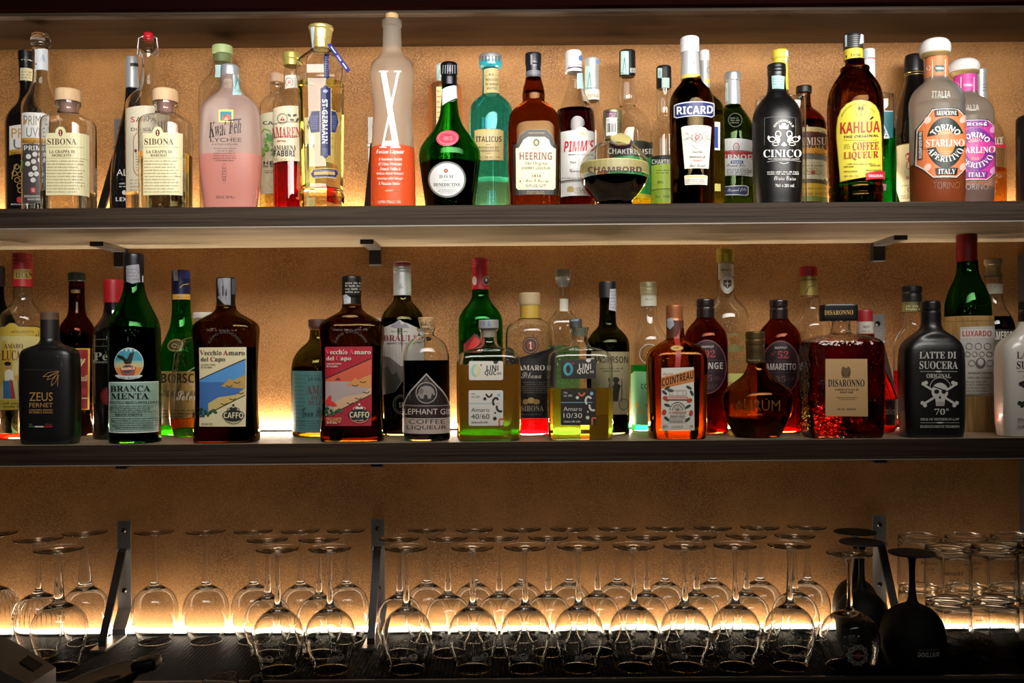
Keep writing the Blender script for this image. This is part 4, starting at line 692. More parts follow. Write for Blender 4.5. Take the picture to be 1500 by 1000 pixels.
def bracket(x, z, label, under=True):
    r = thing('shelf_bracket', label, 'bracket', (x, YW, z), 'metal shelf brackets')
    bm = bmesh.new(); slab(bm, [(-.003, .236), (-.003, .052), (-.033, .016), (-.033, .0035)] if not under else [(-.003, .236), (-.003, .0135)], .028, .004); link('wall_plate', bm, steel, r, smooth=0)
    if not under: bm = bmesh.new(); slab(bm, [(-.031, .0025), (-.137, .0025)], .030, .0045); link('arm', bm, steel, r, smooth=0)
    bm = bmesh.new(); slab(bm, [(-.010, .178), (-.016, .172), (-.112, .016), (-.113, .005)], .0155, .005); link('brace', bm, darksteel, r, smooth=0)
    for zz in (.216, .090):
        bm = bmesh.new(); disc_lathe(bm, [(0, .0035), (.0035, .0035), (.0055, .001), (.0058, 0), (0, 0)], 20); bmesh.ops.rotate(bm, verts=bm.verts, matrix=Matrix.Rotation(math.pi / 2, 3, 'X'), cent=(0, 0, 0))
        bmesh.ops.translate(bm, verts=bm.verts, vec=(0, -.005, zz)); link('bolt', bm, ink('#4a4642', .25, 1.0), r)
    for sx in (-1, 1):
        bm = bmesh.new(); disc_lathe(bm, [(0, .006), (.003, .0055), (.004, .003), (.004, 0), (0, 0)], 16); bmesh.ops.translate(bm, verts=bm.verts, vec=(0, 0, .005))
        bmesh.ops.rotate(bm, verts=bm.verts, matrix=Matrix.Rotation(math.pi / 2, 3, 'X'), cent=(0, 0, 0)); bmesh.ops.translate(bm, verts=bm.verts, vec=(sx * .0125, -.001, .176)); link('pin', bm, METAL, r)
    if under:
        t = -THK
        link('lower_block', boxbm(-.0125, -.017, t - .0385, .0125, -.0005, t - .0005, bevel=.001), darksteel, r, smooth=0)
        link('block_foot', boxbm(-.0128, -.0178, t - .0405, .0128, -.0003, t - .0385), METAL, r, smooth=0)
        link('lower_arm', boxbm(-.0128, -.125, t - .009, .0128, -.0172, t - .0003, bevel=.0008), steel, r, smooth=0)
        link('arm_end', boxbm(-.0132, -.127, t - .0092, .0132, -.1252, t - .0002), ink('#0c0b0b', .4), r, smooth=0)
    return r
bx = [world(p, 760, YW)[0] for p in (183, 554, 1287)]
names = ('left', 'middle', 'right')
for i, x in enumerate(bx):
    bracket(x, SH3 + .0002, 'metal bracket with diagonal brace among the upside down glasses, %s one of three' % names[i], under=False)
for lev, zz, nm, wh in ((1, SH1, 'upper', (169, 548, 1290)), (2, SH2, 'middle', (176, 551, 1288))):
    for i, p in enumerate(wh):
        x = bx[i]
        bracket(x, zz + .0002, 'metal bracket with diagonal brace on the %s bottle shelf, %s one of three' % (nm, names[i]))
# ================================================================== bottles of the upper shelf
BLK, WHT, CRM, CY = '#151312', '#e9e6df', '#e6dfc2', '#b9dad6'
def stamp(x0, y0, x1, y1, c='#bcd9d6'):
    return [R(x0, y0, x1, y1, c), L_([(x0 + (x1 - x0) * .3, y1 - (y1 - y0) * .15), (x0 + (x1 - x0) * .5, y0 + (y1 - y0) * .25), (x0 + (x1 - x0) * .7, y1 - (y1 - y0) * .15)], (x1 - x0) * .07, '#4f8f98'),
            MT(x0 + 2, y0 + (y1 - y0) * .86, x1 - 2, y1 - 1, 1, '#5f8a90')]
wood_cap = noisemat('cork wood', '#c9a377', '#ddbd94', 60, (1, 1, .15), .6, 4, .05)
cork = noisemat('cork', '#a88254', '#c8a67a', 160, (1, 1, 1), .8, 4, .3)
AMBER = glass((.50, .20, .055)); DKAMB = glass((.30, .10, .03)); GREEN = glass((.08, .42, .10)); DKGRN = glass((.10, .20, .05)); OLIVE = glass((.34, .36, .12))
DEEP = tint((.045, .018, .012)); RED = tint((.62, .02, .02)); SOOT = tint((.02, .014, .01))
Mid, Bak = 1.853, 1.938

view(0, 30, 3.572)
b = BT('slim black bottle with ring grapes behind the tall clear grape bottle at far left', 143, Bak, [(230, 33), (380, 31), (430, 40), (480, 82), (520, 100), (560, 103), (960, 102)], ink('#120f0e', .12, 0, 1), 1)
b.cap('cap', [(165, 38), (212, 38), (216, 35), (250, 35)], ink('#141313', .3), [MT(112, 198, 172, 210, 1, '#b9b6ae'), R(108, 250, 163, 315, '#d9cda6'), MT(112, 262, 158, 305, 3, '#8d7c4d')])
b.cap('neck', [(250, 35), (330, 34)], ink('#141313', .2))
b.lab([R(52, 555, 236, 680, WHT), T('PRIME', 'n', 62, 565, 230, 615, '#c98b2e'), T('UVE', 'n', 72, 622, 220, 672, '#5f6165'), R(52, 681, 236, 706, '#c4902f'), T("DISTILLATO D'UVA", 'b', 60, 687, 230, 700, '#3b2a12')] +
      [O_(x, y, 14, 14, 3, '#c49a45') for x, y in ((88, 765), (118, 770), (78, 800), (106, 805), (134, 800), (92, 835), (122, 838), (104, 865), (108, 888))] +
      [E_(103, 938, 14, 16, '#b8232d'), L_([(66, 830), (76, 780), (92, 750)], 4, '#c49a45'), T('BONAVENTURA', 's', 62, 958, 170, 966, WHT)])

b = BT('tall clear grappa bottle with white and gold label and white grape dots', 220, Mid, [(152, 40), (280, 38), (330, 42), (385, 62), (425, 88), (460, 97), (960, 96)], CLEAR, 1)
b.cap('glass_stopper', [(72, 38), (80, 47), (128, 48), (136, 42), (150, 42)], CLEAR)
b.lab([R(184, 152, 258, 262, '#d8dfe4'), T('A', 'i', 205, 175, 235, 215, '#9fb4c4'), E_(190, 228, 4, 5, '#a33')], 'paper_seal')
b.lab([R(122, 488, 245, 620, '#e9e7e2'), T('PRIME', 'n', 128, 498, 238, 548, '#8a8175'), T('UVE', 'n', 140, 560, 222, 610, '#7d7f84'), E_(136, 530, 7, 10, '#d09b3a'), R(122, 620, 245, 650, '#cf9a3a'), T("DISTILLATO D'UVA", 'b', 126, 628, 240, 642, '#46321a'),
       R(126, 651, 243, 960, '#4b4644'), T('PRIME', 'b', 130, 655, 238, 680, '#e4e2de')] +
      [E_(x, y, 13, 13, '#e6e4df') for x, y in ((152, 712), (184, 700), (215, 700), (149, 750), (178, 738), (212, 730), (184, 773), (165, 805), (192, 803), (176, 835))] +
      [E_(176, 888, 14, 17, '#c4232f'), T('M', 's', 168, 878, 184, 898, '#f0e0d8'), T('BONAVENTURA', 's', 133, 914, 232, 926, WHT), T('MASCHIO', 's', 148, 930, 212, 941, WHT), L_([(120, 790), (128, 740), (122, 735)], 5, '#6fa04a')])

def sibona(dx, label, kind, liq):
    b = BT(label, 362 + dx, 0, [(430, 62), (448, 62), (456, 50), (486, 52), (496, 62), (508, 100), (528, 122), (560, 127), (965, 124)], CLEAR, 1, liq, dr=.9, n=3.4)
    b.cap('wooden_cap', [(365, 58), (371, 64), (412, 65), (428, 63)], wood_cap)
    b.cap('cork', [(429, 42), (488, 41)], ink('#c79a8c', .7))
    s = [R(243 + dx, 590, 444 + dx, 915, '#dcd4a9'), E_(318 + dx, 585, 27, 30, '#dcd4a9'), E_(318 + dx, 588, 11, 18, '#6c2018'), T('1', 's', 313 + dx, 578, 322 + dx, 600, '#f1e6c8'),
         T('SIBONA', 's', 250 + dx, 617, 400 + dx, 650, '#5a4225'), L_([(250 + dx, 664), (430 + dx, 664)], 1.5, '#8b7a50'), T('LA GRAPPA DI', 's', 260 + dx, 678, 392 + dx, 694, '#4f3a1f')]
    s += [T(kind, 's', (272 if len(kind) > 6 else 282) + dx, 698, (372 if len(kind) > 6 else 364) + dx, 712, '#4f3a1f'), L_([(245 + dx, 722), (440 + dx, 722)], 1, '#8b7a50'), MT(250 + dx, 728, 436 + dx, 905, 11, '#86754a', 6)]
    b.lab(s); return b
sibona(0, 'square clear grappa bottle with pale wooden cap, the left one of two', 'MOSCATO', (tint((.99, .98, .9)), 905))
sibona(508, 'square grappa bottle with pale wooden cap and pale yellow liquid, the right one of two', 'BAROLO', (tint((.98, .96, .78)), 705))

b = BT('silver capped black bottle half hidden beside the clip top bottle', 698, Bak - .015, [(300, 33), (385, 34), (470, 44), (560, 66), (650, 86), (750, 104), (860, 113), (960, 114)], ink('#131214', .12, 0, 1), 1)
b.cap('foil_capsule', [(195, 30), (220, 33), (385, 34)], ink('#b9bcc0', .35, .4), [R(682, 222, 745, 240, '#181616')])
b.lab([T('ALEXA', 'n', 612, 778, 760, 812, '#d7d5d0'), MT(625, 845, 760, 875, 2, '#cfcdc8', 8), E_(652, 900, 12, 12, '#cfcdc8'), T('LEX-D', 'b', 608, 925, 700, 945, '#d7d5d0')])
b = BT('clear swing top bottle with wire bail and red stopper', 784, Mid, [(106, 33), (150, 33), (156, 40), (176, 40), (182, 33), (330, 36), (365, 52), (395, 88), (430, 112), (470, 118), (960, 117)], CLEAR, 1, (tint((.95, .93, .82)), 905))
b.cap('stopper', [(64, 14), (67, 24), (84, 27), (92, 27), (97, 20), (108, 20)], ink('#c3202c', .3, 0, .5), k=.4)
bm = bmesh.new(); q = b.uz(784)
for sx in (-1, 1):
    pts = [(0, 84), (sx * 22, 86), (sx * 48, 96), (sx * 52, 150), (sx * 54, 182), (sx * 44, 192), (sx * 40, 166)]
    tube(bm, [(q(784 + x, y)[0], -.004 if abs(x) > 10 else -.001, q(784 + x, y)[1]) for x, y in pts], .0013)
link('wire_bail', bm, METAL, b.root)
b.lab([R(667, 465, 902, 905, '#e2d8bd'), T('S', 'n', 685, 504, 708, 532, '#c3202c'), T('ARPA', 'n', 712, 504, 815, 532, '#2a2623'), T('DI POLI', 'n', 688, 562, 800, 578, '#2a2623'),
       R(698, 575, 872, 822, '#b58d6e', 50), R(703, 580, 867, 817, '#e6dcc4', 48), MT(712, 690, 860, 790, 7, '#8a5a44', 7), E_(712, 682, 7, 9, '#7c3a2a'), T('Sarpa', 'c', 730, 640, 830, 680, '#8a5a44'), MT(684, 825, 890, 895, 4, '#b39c84', 9)])

view(280, 10, 3.333)
b = BT('clear bottle with light green stopper behind the pink lychee liqueur', 160, Bak, [(232, 46), (300, 46), (335, 62), (365, 92), (400, 112), (450, 117), (960, 112)], CLEAR, 1)
b.cap('stopper', [(195, 48), (199, 49), (234, 49), (237, 42), (275, 40)], ink('#a9bd82', .4))
b.lab([R(118, 285, 160, 345, '#bcdedd')], 'paper_seal')
PINK = frost('#e3c6bf', .4, .3)
b = BT('flat frosted pink lychee liqueur bottle with silver cap', 195, 0, [(335, 44), (395, 46), (420, 56), (445, 92), (470, 122), (505, 141), (600, 148), (740, 150), (850, 142), (960, 126)], PINK, 1, (cloudy('#f0a898', (.95, .6, .55), .85), 728, frost('#f0b4a8', .5, .3)), dr=.55, n=3)
b.cap('screw_cap', [(288, 38), (293, 44), (338, 45), (343, 40)], ink('#c3c6c9', .3, .6))
b.cap('neck_wrap', [(345, 42), (372, 44), (404, 45)], ink('#3c3f2e', .4), [R(160, 352, 200, 398, '#cfc59b'), T('KF', 'b', 166, 365, 192, 385, '#5a4f2a')])
b.cap('paper_seal', [(322, 46), (404, 47)], ink('#b3d3cf', .6), None, cx=197) if False else b.lab([R(203, 330, 246, 430, '#a9cdd0'), L_([(212, 400), (224, 345), (236, 400)], 4, '#4f8f98')], 'paper_seal')
b.lab([R(135, 502, 206, 563, '#e7d86b'), R(143, 511, 198, 556, '#2c7f94'), P([(150, 554), (156, 530), (166, 544), (172, 522), (178, 543), (188, 530), (194, 554)], '#e0604a'), P([(158, 554), (172, 536), (186, 554)], '#f5a58c'),
       T('Kwai', 'I', 88, 566, 172, 642, '#16110f', skew=-16), T('Feh', 'I', 184, 552, 244, 622, '#16110f', skew=-6), L_([(180, 556), (244, 548)], 6, '#16110f'),
       T('LYCHEE', 'n', 96, 640, 246, 660, '#2a1c1a'), T('LIQUEUR', 'n', 105, 668, 230, 676, '#2a1c1a'), MT(104, 686, 226, 756, 6, '#4a2c2a', 5, True), O_(163, 813, 10, 48, 2, '#7a4c48'), MT(158, 780, 170, 850, 5, '#7a4c48', 8)], 'print')
b.lab([T('20%VOL 700 ML e', 'n', 122, 922, 214, 936, '#4a2c2a')], 'print')
b = BT('clear herbal liqueur bottle with pale cork and cream label, left of the red bitter', 425, Bak, [(372, 37), (385, 37), (392, 32), (425, 33), (440, 52), (470, 80), (510, 86), (960, 86)], CLEAR, 1, (tint((.95, .88, .55)), 870))
b.cap('cork', [(328, 30), (332, 33), (371, 33)], ink('#c8a287', .7))
b.lab([R(341, 528, 511, 920, '#e4dfba'), T('CABRAS', 'b', 352, 558, 500, 576, '#22331f'), L_([(345, 620), (358, 596), (385, 606), (395, 640)], 6, '#7fae53')] +
      [E_(355 + rnd.uniform(0, 110), 620 + rnd.uniform(0, 105), 12, 8, ('#5f9a3e', '#8fbf5b', '#76ad74')[i % 3], 10, rnd.uniform(0, 180)) for i in range(34)] +
      [T('HERBES', 'b', 360, 754, 490, 772, '#22331f'), T('DE MAJORQUE', 'b', 360, 776, 490, 786, '#22331f'), MT(365, 796, 480, 815, 2, '#5a6b4a'), O_(400, 862, 18, 22, 3, '#cfc690')])
b = BT('clear bottle of red bitter with gold cap and ornate cream label', 497, Mid, [(288, 36), (400, 41), (425, 58), (455, 82), (490, 93), (960, 93)], CLEAR, 1, (RED, 766))
b.cap('screw_cap', [(226, 38), (230, 42), (256, 42), (258, 39), (262, 41), (290, 40)], ink('#cfc065', .3, .5))
b.lab([R(459, 338, 537, 402, '#e9e6da'), O_(480, 367, 19, 21, 3, '#8a8a86'), T('AF', 'b', 472, 360, 488, 376, '#c22'), MT(505, 345, 533, 398, 5, '#9a9a94')], 'neck_label')
b.lab([R(404, 500, 590, 766, '#e5ddbe'), O_(447, 546, 26, 27, 3, '#3a352e'), O_(447, 546, 20, 21, 1.5, '#3a352e'), E_(442, 552, 5, 5, '#b01f2a'), E_(453, 552, 5, 5, '#b01f2a'), L_([(442, 547), (448, 536), (453, 547)], 2, '#3a352e')] +
      [E_(480 + 13 * i, 530 + (i % 2) * 22, 11, 6, '#4a453c', 10, 40 - 30 * i) for i in range(8)] + [L_([(404, 578), (590, 578)], 2, '#4a453c'), L_([(404, 646), (590, 646)], 2, '#4a453c'),
      T('AMARENDRY', 's', 396, 586, 598, 640, '#b3262b'), T('BITTER', 'b', 425, 652, 465, 660, '#b3262b'), T('AMARENA', 's', 408, 676, 512, 700, '#2a2623'), T('FABBRI', 'b', 408, 702, 506, 730, '#2a2623'), O_(440, 745, 28, 9, 1.5, '#b9a97c'), MT(420, 740, 470, 750, 1, '#b9a97c'), MT(528, 670, 585, 690, 2, '#6a6354')])
b = BT('tall faceted elderflower liqueur bottle with gold cap and navy plaques', 640, 0, [(206, 42), (214, 46), (240, 78), (270, 105), (300, 114), (350, 112), (385, 104), (600, 101), (800, 98), (895, 94), (915, 102), (960, 100)], CLEAR, 1, (tint((.97, .92, .64)), 374), facet=8, k=.3)
b.cap('cap', [(95, 54), (99, 61), (112, 61), (118, 56), (200, 44), (207, 44)], ink('#d9c57a', .3, .6), [P([(585, 100), (604, 98), (600, 200), (592, 200)], '#cfe0e6')] + [O_(x, 200, 16, 58, 2.5, '#a8873c', 20, 180, 360) for x in (612, 642, 672)], cx=641, facet=12)
NV, GD = '#1d2352', '#c9b878'
def plaque(x0, y0, x1, y1, t, vert):
    def q(a): return ([(x0 + a, y0 + t), (x0 + t, y0 + t), ((x0 + x1) / 2, y0 - 8 + a), (x1 - t, y0 + t), (x1 - a, y0 + t), (x1 - a, y1 - t), (x1 - t, y1 - t), ((x0 + x1) / 2, y1 + 8 - a), (x0 + t, y1 - t), (x0 + a, y1 - t)] if vert
                      else [(x0 + t, y0 + a), (x1 - t, y0 + a), (x1 - t, y0 + t), (x1 + 5 - a, (y0 + y1) / 2), (x1 - t, y1 - t), (x1 - t, y1 - a), (x0 + t, y1 - a), (x0 + t, y1 - t), (x0 - 5 + a, (y0 + y1) / 2), (x0 + t, y0 + t)])
    return [P(q(0), GD), P(q(3), NV)]
b.lab([P([(652, 230), (676, 230), (676, 345), (662, 352), (650, 345)], NV), MT(655, 240, 673, 340, 9, '#8f96c4', 5)] + plaque(575, 508, 718, 618, 12, False) + [MT(584, 530, 622, 600, 8, '#7d86b8', 4), MT(684, 530, 708, 600, 8, '#7d86b8', 4)] + plaque(629, 384, 684, 738, 12, True) +
      [E_(656, 412, 12, 8, '#8f96c4'), T('ST-GERMAIN', 'b', 640, 452, 666, 668, '#eceaf2', rot=90), MT(642, 690, 670, 728, 4, '#8f96c4', 4)] + plaque(588, 792, 716, 838, 10, False) + [R(602, 806, 700, 822, '#b99d5c'), MT(605, 795, 700, 803, 1, '#aab'), MT(605, 826, 700, 834, 1, '#aab')], 'label')
bm = bmesh.new(); q = b.uz(640); vv = []
for (x, y), d in (((684, 208), -.030), ((706, 206), -.030), ((806, 350), -.052), ((790, 366), -.052)): u, z = q(x, y); vv.append((u, d, z))
f = [bm.verts.new(p) for p in vv]; g = [bm.verts.new((p[0], p[1] + .0006, p[2])) for p in vv]
bm.faces.new(f); bm.faces.new(g[::-1])
for i in range(4): bm.faces.new((f[i], g[i], g[(i + 1) % 4], f[(i + 1) % 4]))
nt_ = link('neck_tag', bm, ink('#2a2f7c', .5), b.root, smooth=0)
bm = bmesh.new(); u0 = [Vector(v) for v in vv]
for t0, t1, wd in ((.1, .35, .25), (.42, .62, .35), (.7, .9, .3)):
    a = u0[0].lerp(u0[3], t0).lerp(u0[1].lerp(u0[2], t0), .5 - wd / 2); b_ = u0[0].lerp(u0[3], t1).lerp(u0[1].lerp(u0[2], t1), .5 - wd / 2); c_ = u0[0].lerp(u0[3], t1).lerp(u0[1].lerp(u0[2], t1), .5 + wd / 2); d_ = u0[0].lerp(u0[3], t0).lerp(u0[1].lerp(u0[2], t0), .5 + wd / 2)
    bm.faces.new([bm.verts.new(p + Vector((0, -.0004, 0))) for p in (a, b_, c_, d_)])
link('print', bm, ink('#c9cce6', .5), nt_, smooth=0)

view(520, 10, 3.333)
b = BT('tall frosted waisted bottle with big white letter and orange liqueur', 188, 0, [(102, 44), (200, 46), (225, 50), (248, 66), (268, 88), (285, 104), (325, 108), (420, 100), (520, 93), (620, 100), (720, 106), (960, 109)], frost('#d8d2c4', .25, .25), 1, (cloudy('#ff6a24', (1, .4, .2), .95), 692, frost('#ff7c44', .5, .3)))
b.cap('lip', [(66, 44), (70, 48), (98, 48), (103, 44)], frost('#d8d2c4', .25, .25))
b.cap('cork', [(36, 29), (40, 32), (67, 31)], cork)
b.lab([P([(126, 318), (153, 318), (217, 686), (188, 686)], '#f4f2ee'), P([(206, 318), (218, 318), (139, 686), (130, 686)], '#f4f2ee'), R(117, 313, 163, 319, '#f4f2ee'), R(190, 313, 227, 319, '#f4f2ee'), R(121, 683, 155, 689, '#f4f2ee'), R(174, 683, 222, 689, '#f4f2ee'),
       R(137, 656, 212, 680, '#f4f2ee'), T('FUSION', 'b', 142, 660, 207, 676, '#b9b2a6'), T('Fusion Liqueur', 'i', 106, 698, 240, 722, '#f7e9df')] +
      [T(s, 'i', x0, y - 7, x1, y + 9, '#f9e4d8') for s, x0, x1, y in (('A Sensuous Fusion', 117, 228, 742), ('of Ultra Premium', 116, 228, 766), ('French Vodka &', 124, 222, 790), ('Italian Blood Oranges', 108, 236, 814), ('swaying with Mango', 110, 232, 838), ('& Passion Fruits', 118, 220, 862))] +
      [T('LIQUEUR', 'n', 150, 894, 186, 902, '#f9e4d8'), T('1 LITER 17%ALC / VOL.', 'n', 116, 946, 226, 960, '#f9e4d8')], 'print')
copper = ink('#e39a5e', .22, .85)
b = BT('tall shiny copper bottle standing behind the green monk liqueur', 444, Bak, [(368, 40), (376, 62), (388, 78), (405, 82), (960, 81)], copper, 1)
b.cap('cap', [(283, 38), (288, 42), (368, 42)], ink('#c9cfc9', .4, .2), stamp(402, 285, 425, 365))
b.lab([R(398, 390, 424, 640, '#f6e3a8'), MT(402, 400, 422, 630, 9, '#b07a35', 10)])
b = BT('round shouldered green bottle with red wax seal and silver oval label', 465, 0, [(378, 36), (470, 40), (530, 46), (575, 62), (615, 88), (655, 120), (695, 146), (735, 151), (790, 145), (860, 136), (960, 122)], GREEN, 1, (tint((.02, .04, .01)), 772))
b.cap('foil_capsule', [(275, 34), (282, 42), (328, 42), (338, 37), (346, 40), (385, 38)], ink('#26262b', .25, .8), [L_([(432 + 11 * i, 284), (430 + 11.5 * i, 326)], 4, '#8f9299') for i in range(7)])
b.lab([P([(424, 405), (432, 400), (503, 385), (506, 445), (428, 482)], '#dedfe2'), E_(464, 432, 20, 16, '#c2c4c8'), MT(440, 452, 492, 464, 2, '#a8aab0')], 'paper_seal')
b.lab([E_(453, 641, 55, 38, '#c8475a', 36, -8), O_(453, 641, 46, 31, 3, '#e9909a'), E_(453, 641, 24, 17, '#b53a4d'), MT(430, 630, 476, 652, 3, '#eab0b6', 5, True)], 'wax_seal')
b.lab([E_(450, 843, 94, 90, '#1c1f1c', 44), O_(450, 843, 90, 86, 2.5, '#9ba29a'), E_(450, 843, 84, 80, '#d3d4d2', 44), E_(445, 800, 10, 10, '#8d3226'), E_(445, 800, 5, 5, '#c98a5c'), T('D.O.M', 's', 413, 820, 480, 837, '#2e3230'), MT(435, 843, 466, 852, 1, '#6a6f6c'), T('BENEDICTINE', 's', 386, 860, 514, 876, '#2e3230'), L_([(400, 884), (505, 884)], 1.2, '#8a8d8a'), MT(405, 888, 500, 912, 3, '#7f8480', 5, True)])
TEAL = glass((.24, .80, .90))
b = BT('turquoise fluted bergamot liqueur bottle with silver stopper and gold label', 668, Mid, [(304, 40), (428, 41), (440, 56), (462, 84), (495, 103), (540, 108), (700, 106), (850, 96), (960, 92)], TEAL, 1, (tint((.72, .86, .88)), 845))
b.cap('stopper', [(235, 44), (240, 56), (262, 58), (270, 57)], ink('#c9c9cc', .3, .7), [R(620 + 16 * i, 240, 628 + 16 * i, 266, '#5e6166') for i in range(6)])
b.cap('stopper_base', [(270, 57), (296, 56), (305, 42)], ink('#2aa3b3', .2, 0, .6))
b.lab([R(631, 306, 706, 424, '#c9b47c'), L_([(631, 340), (706, 340)], 2, '#8c7440'), T('R.I.', 'b', 655, 325, 680, 336, '#5a4a28'), T('ROSOLIO', 'b', 640, 350, 698, 362, '#5a4a28'), T('DI BERGA', 'b', 640, 372, 698, 384, '#5a4a28'), T('MOTTO', 'b', 645, 392, 692, 404, '#5a4a28')], 'neck_label')
b.lab([P([(583, 604), (600, 598), (712, 598), (727, 606), (727, 752), (620, 752), (583, 740)], '#8c7a45'), P([(587, 606), (602, 601), (710, 601), (724, 608), (724, 749), (622, 749), (587, 737)], '#c8b276'), T('ITALICUS', 'b', 592, 632, 716, 660, '#17181a'), L_([(640, 673), (662, 673)], 2, BLK), T('ROSOLIO DI', 'b', 606, 682, 700, 692, '#2c2a20'), T('BERGAMOTTO', 'b', 604, 698, 704, 708, '#2c2a20'), L_([(642, 716), (662, 716)], 2, BLK), T('70cl  20% ALC. VOL.', 'n', 606, 730, 712, 739, '#2c2a20')])

view(730, 60, 4.0)
b = BT('dark brown cherry liqueur bottle with cream shield label in black frame', 212, 0, [(216, 45), (240, 50), (280, 62), (320, 67), (352, 64), (365, 68), (385, 92), (410, 122), (445, 144), (500, 153), (560, 155), (760, 152), (960, 142)], glass((.48, .22, .06)), 1, (tint((.62, .42, .25)), 300), dr=.72, n=3.6)
b.cap('cap', [(76, 44), (80, 48), (140, 49), (148, 45), (218, 45)], ink('#3a3a3f', .25, .7), [R(164, 180, 255, 215, '#6c6c72'), T('CHERRY', 'b', 172, 195, 250, 208, '#1d1d20'), R(190, 80, 200, 138, '#8a8a92')])
b.lab([P([(88, 610), (112, 600), (128, 550), (175, 518), (282, 518), (312, 550), (330, 600), (345, 612), (348, 905), (90, 905)], '#18120f'), L_([(112, 600), (128, 550), (175, 518), (282, 518), (312, 550), (330, 600)], 2, '#8a7344'),
       P([(104, 630), (122, 626), (140, 610), (148, 580), (175, 562), (272, 562), (296, 580), (306, 610), (322, 626), (336, 632), (334, 860), (322, 872), (118, 872), (106, 860)], '#e0dcb0'), T('IMPORTED', 'b', 178, 535, 270, 544, '#9a8250'),
       P([(204, 596), (210, 578), (223, 572), (238, 580), (243, 596), (236, 612), (223, 618), (210, 612)], '#3c3826'), E_(223, 596, 10, 14, '#a59f70'), MT(186, 622, 262, 636, 2, '#6b6544', 4, True),
       T('HEERING', 'b', 127, 652, 313, 697, '#6d1f1c'), T('The Original', 'I', 158, 706, 290, 732, '#2f2a1c'), T('CHERRY LIQUEUR', 'b', 139, 737, 303, 756, '#2f2a1c'), MT(188, 769, 262, 776, 1, '#7a744e'), T('1818', 's', 196, 782, 250, 799, '#2f2a1c'), T('Peter F. Heering', 'c', 160, 808, 292, 836, '#3b3524'), MT(162, 838, 284, 858, 2, '#4d4730', 7),
       E_(132, 822, 5, 5, '#7c2b20'), T('PRODUCED FOR', 'n', 170, 880, 268, 887, '#a08a58'), T('PETER F. HEERING', 'n', 168, 890, 270, 898, '#a08a58')])
b = BT('bottle of dark red fruit cup with white cap and white label with red lettering', 455, 1.864, [(186, 46), (215, 46), (260, 50), (310, 60), (345, 75), (380, 95), (420, 110), (470, 116), (960, 113)], CLEAR, 1, (tint((.18, .02, .03)), 410))
b.cap('screw_cap', [(62, 42), (68, 49), (165, 50), (188, 50)], ink('#dfe2e6', .4, .1), [R(405, 158, 505, 166, '#5a4a55'), E_(482, 100, 12, 16, '#5b7fc0')] + [L_([(408, 150), (503, 144)], 2, '#a08a9a')], cx=448)
b.lab([R(462, 190, 500, 280, '#a9d3d6'), P([(382, 240), (396, 215), (402, 222), (390, 246)], '#dfe4e6')], 'paper_seal')
b.lab([R(368, 535, 562, 915, '#dcdcda'), E_(490, 544, 38, 40, '#dcdcda'), O_(490, 540, 30, 30, 3, '#cdbd8c'), P([(476, 552), (474, 528), (484, 538), (490, 524), (496, 538), (506, 528), (504, 552)], '#cdbd8c'),
       T("PIMM'S", 'o', 386, 588, 560, 652, '#c41f2c', skew=-8), T('BORN IN LONDON', 'b', 414, 662, 548, 671, '#2c2a2a'), T('THE', 'b', 420, 706, 456, 718, '#2c2a2a'), T('Nº1', 'n', 468, 686, 530, 732, '#c9b787'), T('Genuine Cup', 'c', 420, 750, 540, 778, '#55504c'), MT(375, 795, 520, 812, 1, '#6a6a6a'), R(368, 822, 562, 828, '#1f1d1d'), R(368, 832, 562, 835, '#1f1d1d'),
       P([(405, 885), (405, 862), (415, 852), (425, 862), (435, 852), (444, 862), (444, 885)], '#b9a565'), MT(450, 855, 545, 895, 3, '#b9a565', 8)])
b = BT('clear bottle with pale silver neck foil just right of the red lettered one', 553, Bak + .02, [(350, 42), (385, 44), (430, 58), (480, 68), (540, 73), (960, 73)], CLEAR, 1)
b.cap('foil_capsule', [(104, 38), (108, 44), (140, 44), (144, 42), (285, 43), (288, 45), (350, 44)], ink('#c5c8c4', .35, .4), stamp(510, 150, 560, 285) + [E_(585, 122, 12, 14, '#6c8fc9'), R(512, 290, 598, 350, '#e2ddd0'), T('EXTRA', 'b', 525, 312, 585, 332, '#b98a3a')])
def chartr(cx, Y, label, P_, col, items, liq, capp, st):
    b = BT(label, cx, Y, P_, CLEAR, 1, liq); b.cap('screw_cap', capp, ink('#1b1b1c', .35, .2), st); b.lab(items); return b
GN = '#2f8a43'
chartr(763, Bak, 'clear embossed bottle of green herbal liqueur behind the round raspberry liqueur', [(206, 46), (240, 47), (280, 53), (330, 58), (362, 54), (378, 44), (392, 52), (412, 82), (440, 108), (480, 128), (530, 136), (960, 135)], GN,
       [R(650, 602, 896, 612, '#2a3a2a'), R(650, 612, 896, 690, '#262a24'), T('CHARTREUSE', 'b', 642, 632, 898, 664, '#eceae2'), R(650, 691, 896, 905, '#1f9a4a'), MT(800, 705, 885, 850, 5, '#116030', 9), R(650, 906, 896, 930, '#d9c93c'),
        None], (tint((.80, .80, .12)), 925), [(60, 42), (64, 47), (130, 48), (206, 48)], stamp(718, 62, 764, 198) + [T('REUSE', 'b', 772, 158, 808, 186, '#d8d8d2')])
view(940, 40, 3.704)
